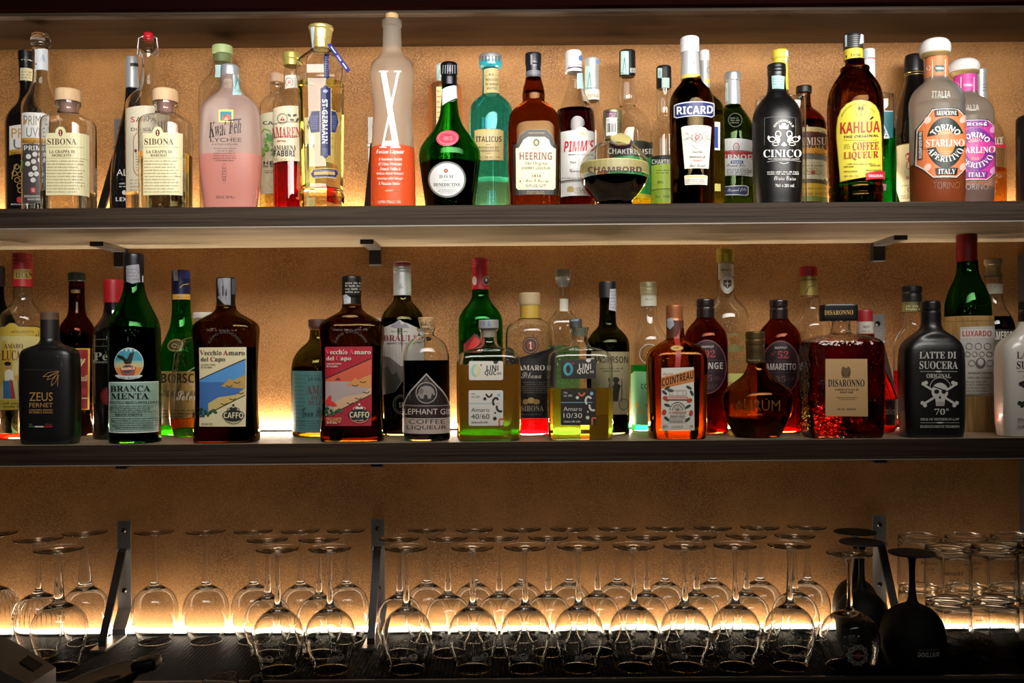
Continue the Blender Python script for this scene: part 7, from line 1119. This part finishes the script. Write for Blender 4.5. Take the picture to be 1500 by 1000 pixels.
straw = noisemat('woven straw', '#7a5a2c', '#a9854a', 14, (12, 12, .8), .7, 5, .5)
o, sf = b.cap('straw_wrapping', [(371, 92), (376, 97), (392, 97), (394, 94), (398, 98), (830, 96), (838, 92)], straw, [P([(465, 414), (595, 410), (594, 694), (468, 690)], '#b5b0a8'), R(470, 424, 598, 458, '#c9c2ba'), T('LUXARDO', 'b', 474, 428, 588, 452, '#a11f28'), T('MARASCHINO', 's', 495, 596, 588, 604, '#2a2622'), T('GIROLAMO LUXARDO', 's', 494, 616, 590, 623, '#2a2622'), MT(480, 630, 588, 680, 4, '#5a554e', 5)] +
              [O_(500 + 36 * i, 492, 14, 14, 2.5, '#5d5852') for i in range(3)] + [O_(494 + 28 * i, 524, 11, 11, 2, '#5d5852') for i in range(4)] + [E_(545, 560, 20, 22, '#5d5852'), E_(545, 556, 12, 14, '#b5b0a8'), O_(510, 560, 13, 13, 2, '#5d5852'), O_(580, 560, 13, 13, 2, '#5d5852'), R(478, 684, 590, 690, '#8a857c')], dlab='label')
b = BT('clear corked bottle of dark liqueur with white lettered black label', 602, Bak, [(205, 34), (238, 34), (280, 34), (330, 42), (362, 62), (400, 78), (450, 82), (840, 80)], CLEAR, 2, (tint((.10, .03, .02)), 372))
b.cap('glass_stopper', [(136, 32), (140, 34), (160, 34), (166, 28), (186, 28), (205, 34)], ink('#a8946c', .4))
b.lab([P([(569, 238), (637, 240), (637, 278), (569, 280)], '#bdb5a0'), L_([(590, 246), (602, 268)], 3, '#6a5a3a'), L_([(606, 246), (594, 268)], 3, '#6a5a3a')], 'neck_label')
b.lab([R(524, 424, 682, 470, '#1a1512'), T('AMERICANO', 'b', 594, 430, 720, 466, '#d9d2c2'), R(524, 470, 682, 700, '#4f5238')] + [E_(590 + 20 * (i % 4), 500 + 32 * (i // 4), 16, 9, ('#8a8a5c', '#6d7a4a', '#a89a6a')[i % 3], 10, 47 * i) for i in range(20)] + [R(524, 700, 682, 790, '#9a3a2c'), T('TIM', 'b', 596, 730, 628, 752, '#d9c9a8'), T('E', 'b', 600, 760, 620, 780, '#d9c9a8')])
view(1000, 350, 2.941)
HAM = glass((.93, .90, .86), 0, .35, 140)
b = BT('square hammered glass almond liqueur bottle with flat black cap and tan label', 686, 0, [(352, 38), (402, 40), (410, 52), (418, 100), (428, 138), (446, 158), (480, 163), (820, 162), (850, 154)], HAM, 2, (tint((.34, .045, .03)), 446), dr=.62, n=7)
b.cap('cap', [(283, 73), (287, 76), (344, 76), (353, 72)], ink('#131212', .3), [T('DISARONNO', 's', 612, 307, 734, 327, '#b8954a', skew=-2)], dr=.5, n=8, cx=675)
b.lab([P([(616, 516), (795, 516), (798, 764), (616, 762)], '#c29a68'), E_(694, 574, 10, 20, '#5a4228'), E_(714, 574, 10, 20, '#5a4228'), P([(684, 560), (690, 548), (704, 556), (716, 548), (724, 560), (704, 600)], '#6d5232'), L_([(686, 596), (722, 596)], 2, '#5a4228'), T('DISARONNO', 's', 628, 604, 783, 635, '#1f2430'), T('ORIGINALE', 's', 656, 644, 758, 652, '#4a3620'), T('SINCE 1525', 'b', 678, 656, 734, 663, '#4a3620'), MT(662, 678, 754, 694, 2, '#5a4428', 4, True), T('28% VOL - SARONNO', 'n', 668, 728, 746, 736, '#4a3620')])
def suocera(view_, cx, label, mat, c, full):
    view(*view_)
    b = BT(label, cx, 0, [(392, 38), (410, 40), (425, 48), (442, 68), (462, 96), (485, 114), (520, 124), (790, 124), (856, 116)], mat, 2, dr=.58, n=4)
    b.cap('screw_cap', [(308, 32), (313, 36), (345, 37), (348, 34), (352, 38), (396, 39)], ink('#0f0f10', .3), None, cx=cx + 1)
    dx = cx - 347; X = lambda x: x + dx
    s = [T('LATTE DI', 's', X(298), 513, X(446), 541, c), T('SUOCERA', 's', X(298), 552, X(452), 584, c), L_([(X(300), 594), (X(450), 594)], 1.5, c), E_(X(375), 594, 14, 3, c), T('ORIGINAL', 's', X(326), 603, X(424), 621, c), L_([(X(318), 650), (X(438), 724)], 9, c), L_([(X(438), 650), (X(318), 724)], 9, c)]
    s += [E_(X(x), y, 8, 8, c) for x, y in ((314, 644), (324, 640), (442, 644), (432, 640), (310, 722), (320, 732), (446, 722), (436, 732))]
    hole = '#100f0f' if full else '#d0cabd'
    s += [E_(X(379), 676, 33, 36, c), P([(X(360), 700), (X(400), 700), (X(396), 734), (X(364), 734)], c), E_(X(366), 676, 10, 9, hole), E_(X(394), 676, 9, 9, hole), P([(X(379), 690), (X(373), 704), (X(385), 704)], hole), L_([(X(346), 652), (X(412), 676)], 4, hole)] + [L_([(X(368 + 6 * i), 716), (X(368 + 6 * i), 732)], 1.5, hole) for i in range(5)]
    s += [O_(X(379), 664, 42, 46, 2, c, 16, 190, 350), T('70', 's', X(357), 745, X(398), 770, c), O_(X(407), 749, 5, 5, 2, c), T('MILK OF MOTHER-IN-LAW', 's', X(302), 783, X(453), 793, c), L_([(X(302), 802), (X(453), 802)], 1.5, c), E_(X(378), 802, 14, 3, c), T('DIABOLICAMENTE VIGOROSO', 's', X(302), 812, X(453), 823, c)]
    b.lab(s, 'print'); return b
suocera((1240, 330, 2.778), 347, 'flat satin black bottle with white skull and crossbones print', SATIN, '#c9c6bd', True)
suocera((1240, 330, 2.778), 743, 'flat white bottle with dark print cut off by the right edge', ink('#d8d2c6', .32, 0, .5), '#26241f', False)
# ================================================================== glasses of the lowest shelf
view(0, 0, 1)
S3 = SHELF[3]
def lathe_obj(name, prof, mat, root, seg=36, close=True):
    bm = bmesh.new(); disc_lathe(bm, prof, seg, close=close); return link(name, bm, mat, root, smooth=50)
def glass_prof(bowl, stem, foot_r, H, t=.0013):
    """bowl: [(r,z)] rim to apex outside; stem [(r,z)]"""
    inn = [(max(r - t, 0), z if i == 0 else z - (0 if i == 1 else .0004)) for i, (r, z) in enumerate(bowl)]
    ap = bowl[-1][1]
    inner = [p for p in inn if p[0] > .006 and p[1] < ap - .006]
    bowl = [(bowl[0][0] - .0006, 0), (bowl[0][0] + .0003, .0008)] + bowl[1:]
    rr = smooth_profile(bowl + stem + [(.016, H - .0042), (foot_r * .6, H - .0034), (foot_r - .0016, H - .0034), (foot_r, H - .0026), (foot_r, H - .0010), (foot_r - .0016, H - .0002), (foot_r - .004, H - .0004), (foot_r * .5, H), (0, H)], .42, 2)
    ii = smooth_profile(inner + [(.012, ap - .0062), (0, ap - .0055)], .42, 2)
    return rr, ii
def stemware(label, bowl, stem, foot_r, H, mat, X, Y, name='wine_glass', group=None, cat='glass'):
    r = thing(name, label, cat, (X, Y, S3), group)
    rr, ii = glass_prof(bowl, stem, foot_r, H)
    bm = bmesh.new()
    ap = bowl[-1][1]
    prof = rr[::-1] + ii      # apex of foot -> rim -> inner apex
    disc_lathe(bm, prof, 40); link('glass_body', bm, mat, r, smooth=60)
    return r
BOWL = [(.0328, 0), (.0372, .018), (.0430, .037), (.0466, .056), (.0458, .073), (.0400, .091), (.0290, .104), (.0170, .1115), (.0092, .1165)]
STEM = [(.0072, .122), (.0058, .134), (.0047, .155), (.0040, .180), (.0039, .203), (.0048, .214), (.0080, .2195)]
def surf_of(bowl): return Surf([(z, r) for r, z in smooth_profile(bowl, .42, 3)][::-1], 1, 2)
BS = surf_of(BOWL)
first = None
def glass_logo(root, ang):
    items = [T('kaffeina', 'n', -14, 30, 14, 38, etch(), rot=180), O_(9.8, 34, 6.2, 6.6, .8, etch(), 24), L_([(-14, 27.8), (5, 27.8)], .6, etch())]
    o = decal('logo', BS, 0, 1, items, root, lambda x, y: (x * .001, y * .001), .0005); o.rotation_euler[2] = ang; return o
rows = [('back', 1.946, 772, [(226, 776), (301, 776), (371, 776), (440, 775), (507, 774), (625, 772), (695, 771), (765, 771), (834, 770), (904, 769), (974, 769), (1044, 768), (1113, 767), (1182, 766)]),
        ('middle', 1.852, 785, [(392, 786), (467, 785), (585, 785), (656, 784), (731, 783), (803, 782), (875, 782), (947, 781), (1020, 780), (1093, 780), (1164, 779)]),
        ('front', 1.757, 797, [(406.5, 798), (483, 800), (595, 797), (692, 798), (769, 797), (847, 797), (928, 796), (1003, 796), (1077, 795), (1156, 794)])]
ordw = ['first', 'second', 'third', 'fourth', 'fifth', 'sixth', 'seventh', 'eighth', 'ninth', 'tenth', 'eleventh', 'twelfth', 'thirteenth', 'fourteenth']
for rn, Yr, yy, ps in rows:
    for i, (x, y) in enumerate(ps):
        X = world(x, y, Yr)[0]; lb = 'upside down clear wine glass, %s from the left in the %s row' % (ordw[i], rn)
        a = rnd.uniform(-.5, .65)
        if first is None:
            first = stemware(lb, BOWL, STEM, .0392, .2255, CLEAR, X, Yr, group='wine glasses standing upside down'); glass_logo(first, 0); g = first
        else: g = dup(first, (X, Yr, S3), lb)
        for c in g.children:
            if c.name.startswith('logo'): c.rotation_euler[2] = a
# left group of larger glasses
def big(x, y, Y, label, bowl, stem, foot, H):
    X = world(x, y, Y)[0]; return stemware(label, bowl, stem, foot, H, CLEAR, X, Y)
RB = [(.0330, 0), (.040, .030), (.0462, .060), (.0470, .080), (.0420, .100), (.030, .112), (.018, .118), (.0095, .122)]
RS = [(.0055, .132), (.0046, .150), (.0038, .180), (.0036, .2), (.0048, .214), (.007, .2195)]
ribs = None
for x, y, Y, lb in ((56, 774, 1.862, 'clear glass with ribbed bowl, upside down behind at far left'), (-10, 770, 1.925, 'clear glass with ribbed bowl cut off by the left edge')):
    r = big(x, y, Y, lb, RB, RS, .0455, .2285)
    bm = bmesh.new(); sb = surf_of(RB)
    for k in range(30):
        a = 2 * math.pi * k / 30; pts = []
        for z in (.062, .075, .088, .100, .110):
            rr = sb.hw(z) + .0002; pts.append((rr * math.cos(a), rr * math.sin(a), z))
        tube(bm, pts, [.0003, .0009, .0012, .0010, .0004], 6)
    link('bowl_ribs', bm, CLEAR, r)['kind'] = 'stuff'
TS_ = [(.0125, .122), (.0112, .140), (.0085, .165), (.0062, .195), (.0055, .210), (.0075, .2165)]
TB = [(.0345, 0), (.0410, .028), (.0455, .055), (.0462, .072), (.0420, .090), (.0300, .104), (.0190, .111), (.0150, .116)]
r = big(124, 779.5, 1.945, 'clear glass with thick cone stem beside the left bracket', TB, TS_, .0440, .2255)
r = big(86, 797, 1.785, 'clear glass with thick cone stem, front one of the far left group', [(.0335, 0), (.0430, .030), (.0505, .062), (.0500, .080), (.0440, .098), (.0300, .112), (.0190, .118), (.0130, .122)], [(.0098, .128), (.0085, .145), (.0065, .170), (.0050, .195), (.0045, .207), (.007, .2145)], .0440, .2230)
# round goblet with crest
MB_ = [(.0425, 0), (.0500, .022), (.0540, .045), (.0530, .062), (.0450, .082), (.0310, .095), (.0170, .101), (.0085, .1035)]
MS = [(.0062, .110), (.0046, .130), (.0046, .165), (.0062, .188), (.0092, .2015)]
X = world(1244, 813, 1.757)[0]
r = stemware('clear round goblet with ornate printed crest, upside down by the black goblets', MB_, MS, .0415, .2095, CLEAR, X, 1.757, 'goblet')
ms = surf_of(MB_); W3 = '#cfc8bc'
f3 = lambda x, y: ((x - 4) * .001, y * .001)
it = []
for q in range(10):
    t = q * math.pi / 5; it += [O_(15 * math.cos(t), 36 + 16 * math.sin(t), 4.2, 4.2, 1.0, W3, 12), E_(15 * math.cos(t + .31), 36 + 16.5 * math.sin(t + .31), 1.6, 2.6, W3, 8, math.degrees(t)), O_(15 * math.cos(t), 36 + 16 * math.sin(t), 1.8, 1.8, .8, W3, 8)]
it += [O_(0, 36, 11.5, 12, .7, W3, 28)]
it += [P([(-11, 36), (-6, 43), (6, 43), (11, 36), (6, 29), (-6, 29)], '#15110f'), E_(0, 36, 6, 6, '#c3262c'), R(-10.5, 33.4, 10.5, 38.6, '#15110f'), T('MARTINI', 'b', -10, 34.2, 10, 37.8, '#d9d2c8', rot=180)]
decal('crest', ms, 0, 1, it, r, f3, .0006)
# black goblets
BB = [(.0520, 0), (.0590, .022), (.0622, .045), (.0612, .066), (.0540, .086), (.0390, .102), (.0220, .110), (.0120, .1135)]
BS2 = [(.0085, .120), (.0062, .140), (.0056, .165), (.0062, .185), (.0085, .199)]
blk = ink('#080707', .6)
k_ = .86
def blackg(x, y, Y, k, H, label):
    X = world(x, y, Y)[0]
    rr = stemware(label, [(r * k, z * H / .2075) for r, z in BB], [(r * .95, z * H / .2075) for r, z in BS2], .0455 * (.93 if k < 1 else 1), H, blk, X, Y, 'black_goblet')
    return rr
r = blackg(1336, 815, 1.765, .94, .2075, 'black goblet with grey lettering, front one by the tumblers')
bs = surf_of([(a * .94, b_) for a, b_ in BB])
decal('print', bs, 0, 1, [T('BULLDOG', 'b', -20, 30, 20, 39, '#e9e4da', rot=180), T('LONDON DRY GIN', 'b', -18, 42, 20, 44.5, '#9a948a', rot=180)], r, lambda x, y: ((x + 6) * .001, y * .001), .0005)
blackg(1262, 800, 1.866, .83, .2085, 'black goblet standing between the crested goblet and the bracket')
blackg(1253, 786, 1.960, .75, .2110, 'black goblet hindmost of the three, close to the wall')
# tumblers stacked two high
TU = [(.0440, 0), (.0432, .030), (.0425, .070), (.0420, .094), (.0412, .0995), (.0380, .1020)]
def tumbler(x, Y, lay, label, first_t):
    X = world(x, 850, Y)[0]; z = S3 + lay * .1026
    if first_t is not None:
        return dup(first_t, (X, Y, z), label, rnd.uniform(-.3, .6))
    r = thing('tumbler', label, 'glass', (X, Y, z), 'stacked tumblers')
    bm = bmesh.new(); outer = [(0, .1005), (.030, .1008)] + smooth_profile(TU, .3, 2)[::-1]
    inner = [(a - .0014, z_) for a, z_ in TU[:3]] + [(.0395, .088), (.034, .0925), (0, .0935)]
    disc_lathe(bm, outer + inner, 44); link('glass_body', bm, CLEAR, r, smooth=50)
    ts = surf_of(TU)
    decal('print', ts, 0, 1, [T('birreria', 'f', -16, 52, 16, 62, '#2a211a', rot=180), T('blend', 'b', -8, 42, 8, 46, '#2a211a', rot=180)], r, lambda x, y: (x * .001, y * .001), .0005)
    return r
t0 = None
for j, (Y, xs) in enumerate(((1.945, (1348, 1416, 1483)), (1.842, (1389, 1457, 1525)))):
    for i, x in enumerate(xs):
        for lay in (0, 1):
            lb = 'clear tumbler, %s layer of the %s stack, %s from the left' % (('lower', 'upper')[lay], ('back row', 'front row')[j], ordw[i])
            t = tumbler(x, Y, lay, lb, t0); t0 = t0 or t
# ------------------------------------------------------------------ things on the counter in front
WT = .84
grey = ink('#77706a', .5)
Yf = 1.42
def wp(x, y, Y): a, z = world(x, y, Y); return Vector((a, Y, z))
r = thing('payment_terminal', 'dark grey wedge shaped device at bottom left corner', 'device', (world(20, 950, 1.5)[0], 1.5, WT))
bx0 = r.location
bm = bmesh.new()
Yn, Yb = 1.40, 1.56
pts = [wp(-60, 955, Yb), wp(-10, 934, Yb), wp(14, 934, Yb), wp(40, 952, Yb), wp(66, 966, 1.50), wp(82, 977, 1.47)]
prof_t = [(-.10, 0.0), (.0, .0)]
Yb, Yn = 1.50, 1.34
top_l = [wp(-70, 930, Yb), wp(8, 933, Yb), wp(40, 950, Yb), wp(82, 977, 1.46)]
top_f = [wp(-110, 985, Yn), wp(-40, 975, Yn), wp(0, 981, Yn), wp(41, 1003, Yn)]
vt = [bm.verts.new(p - bx0) for p in top_l]; vf = [bm.verts.new(p - bx0) for p in top_f]
dn = lambda p: Vector((p.x, p.y, WT)) - bx0
lt = [bm.verts.new(dn(p)) for p in top_l]; lf = [bm.verts.new(dn(p)) for p in top_f]
for i in range(3):
    bm.faces.new((vt[i], vt[i + 1], vf[i + 1], vf[i])); bm.faces.new((lt[i], lt[i + 1], lf[i + 1], lf[i])); bm.faces.new((vt[i], vt[i + 1], lt[i + 1], lt[i])); bm.faces.new((vf[i], vf[i + 1], lf[i + 1], lf[i]))
bm.faces.new((vt[0], vf[0], lf[0], lt[0])); bm.faces.new((vt[3], vf[3], lf[3], lt[3])); bmesh.ops.recalc_face_normals(bm, faces=bm.faces[:])
link('housing', bm, grey, r, smooth=30)
def on_top(s, t):      # bilinear point on the last two panels of the top
    s2 = 1 + s * 2; i = min(int(s2), 2); q = s2 - i
    a = top_l[i].lerp(top_l[i + 1], q); b_ = top_f[i].lerp(top_f[i + 1], q); return a.lerp(b_, t) - bx0
def patch(name, s0, t0_, s1, t1, mat, up=.0012):
    bm = bmesh.new(); q = [on_top(s0, t0_), on_top(s1, t0_), on_top(s1, t1), on_top(s0, t1)]
    lo = [bm.verts.new(p - Vector((0, 0, .001))) for p in q]; hi = [bm.verts.new(p + Vector((0, 0, up))) for p in q]
    bm.faces.new(lo[::-1]); bm.faces.new(hi)
    for i in range(4): bm.faces.new((lo[i], lo[(i + 1) % 4], hi[(i + 1) % 4], hi[i]))
    bmesh.ops.recalc_face_normals(bm, faces=bm.faces[:]); link(name, bm, mat, r, smooth=0)
patch('display', .60, .18, .86, .52, ink('#060505', .8))
patch('button', .05, .52, .14, .66, ink('#8a857c', .3, .6))
# dark dish with handle
X, Z = world(152, 992, 1.44)
r = thing('strainer_dish', 'round dark metal dish with black handle at bottom left', 'dish', (X, 1.44, WT)); zz = Z - WT
tilt = (0, -.22, 0)
bm = bmesh.new(); disc_lathe(bm, [(0, -.012), (.020, -.011), (.024, -.006), (.048, -.002), (.057, .002), (.060, .003), (.0605, .001), (.050, -.010), (.022, -.030), (0, -.034)], 48)
o = link('bowl', bm, ink('#6a5f52', .34, .5), r); o.location.z = zz; o.rotation_euler = tilt
bm = bmesh.new(); disc_lathe(bm, [(0, -.0108), (.0195, -.0104), (.0205, -.0098), (0, -.0095)], 32); o = link('centre_plate', bm, ink('#080707', .5), r); o.location.z = zz; o.rotation_euler = tilt
bm = bmesh.new(); tube(bm, [(.0595 * math.cos(t * .2), .0595 * math.sin(t * .2), .0025) for t in range(31)], .0014, 6); o = link('rim', bm, ink('#8a8074', .3, .8), r); o.location.z = zz; o.rotation_euler = tilt
o = link('handle', boxbm(.050, -.020, -.004, .088, .014, .016, bevel=.006, seg=3), ink('#141210', .35), r); o.location.z = zz; o.rotation_euler = tilt
bm = bmesh.new(); disc_lathe(bm, [(0, 0), (.03, 0), (.03, .004), (.008, .008), (.008, zz - .030), (0, zz - .030)], 28); link('foot', bm, ink('#2a2522', .4, .5), r)
# tilted jigger rim
X, Z = world(338, 994, 1.56)
r = thing('measuring_glass', 'small tilted clear measuring cup peeking in at the bottom edge', 'cup', (X, 1.56, WT)); zz = Z - WT
bm = bmesh.new(); disc_lathe(bm, [(0, zz - .062), (.020, zz - .06), (.0285, zz - .01), (.0285, zz + .006), (.0268, zz + .006), (.0268, zz - .01), (.0185, zz - .056), (0, zz - .058)], 40)
o = link('glass_cup', bm, CLEAR, r); o.rotation_euler = (0, -.20, 0); o.location = (.02, 0, 0)
bm = bmesh.new(); disc_lathe(bm, [(0, 0), (.022, 0), (.020, .004), (.006, .01), (.006, zz - .052), (0, zz - .05)], 28); link('stand', bm, ink('#1b1816', .4), r)
X, Z = world(376, 992, 1.60)
r = thing('bottle_stopper', 'small dark brown rounded knob beside the measuring cup', 'stopper', (X, 1.60, WT)); zz = Z - WT
bm = bmesh.new(); disc_lathe(bm, [(0, zz + .004), (.007, zz + .003), (.011, zz - .003), (.010, zz - .012), (.006, zz - .02), (0, zz - .02)], 28); link('knob', bm, ink('#2f2018', .5), r)
bm = bmesh.new(); disc_lathe(bm, [(0, 0), (.013, 0), (.012, zz - .022), (.005, zz - .018), (0, zz - .018)], 24); link('base', bm, ink('#191412', .5), r)
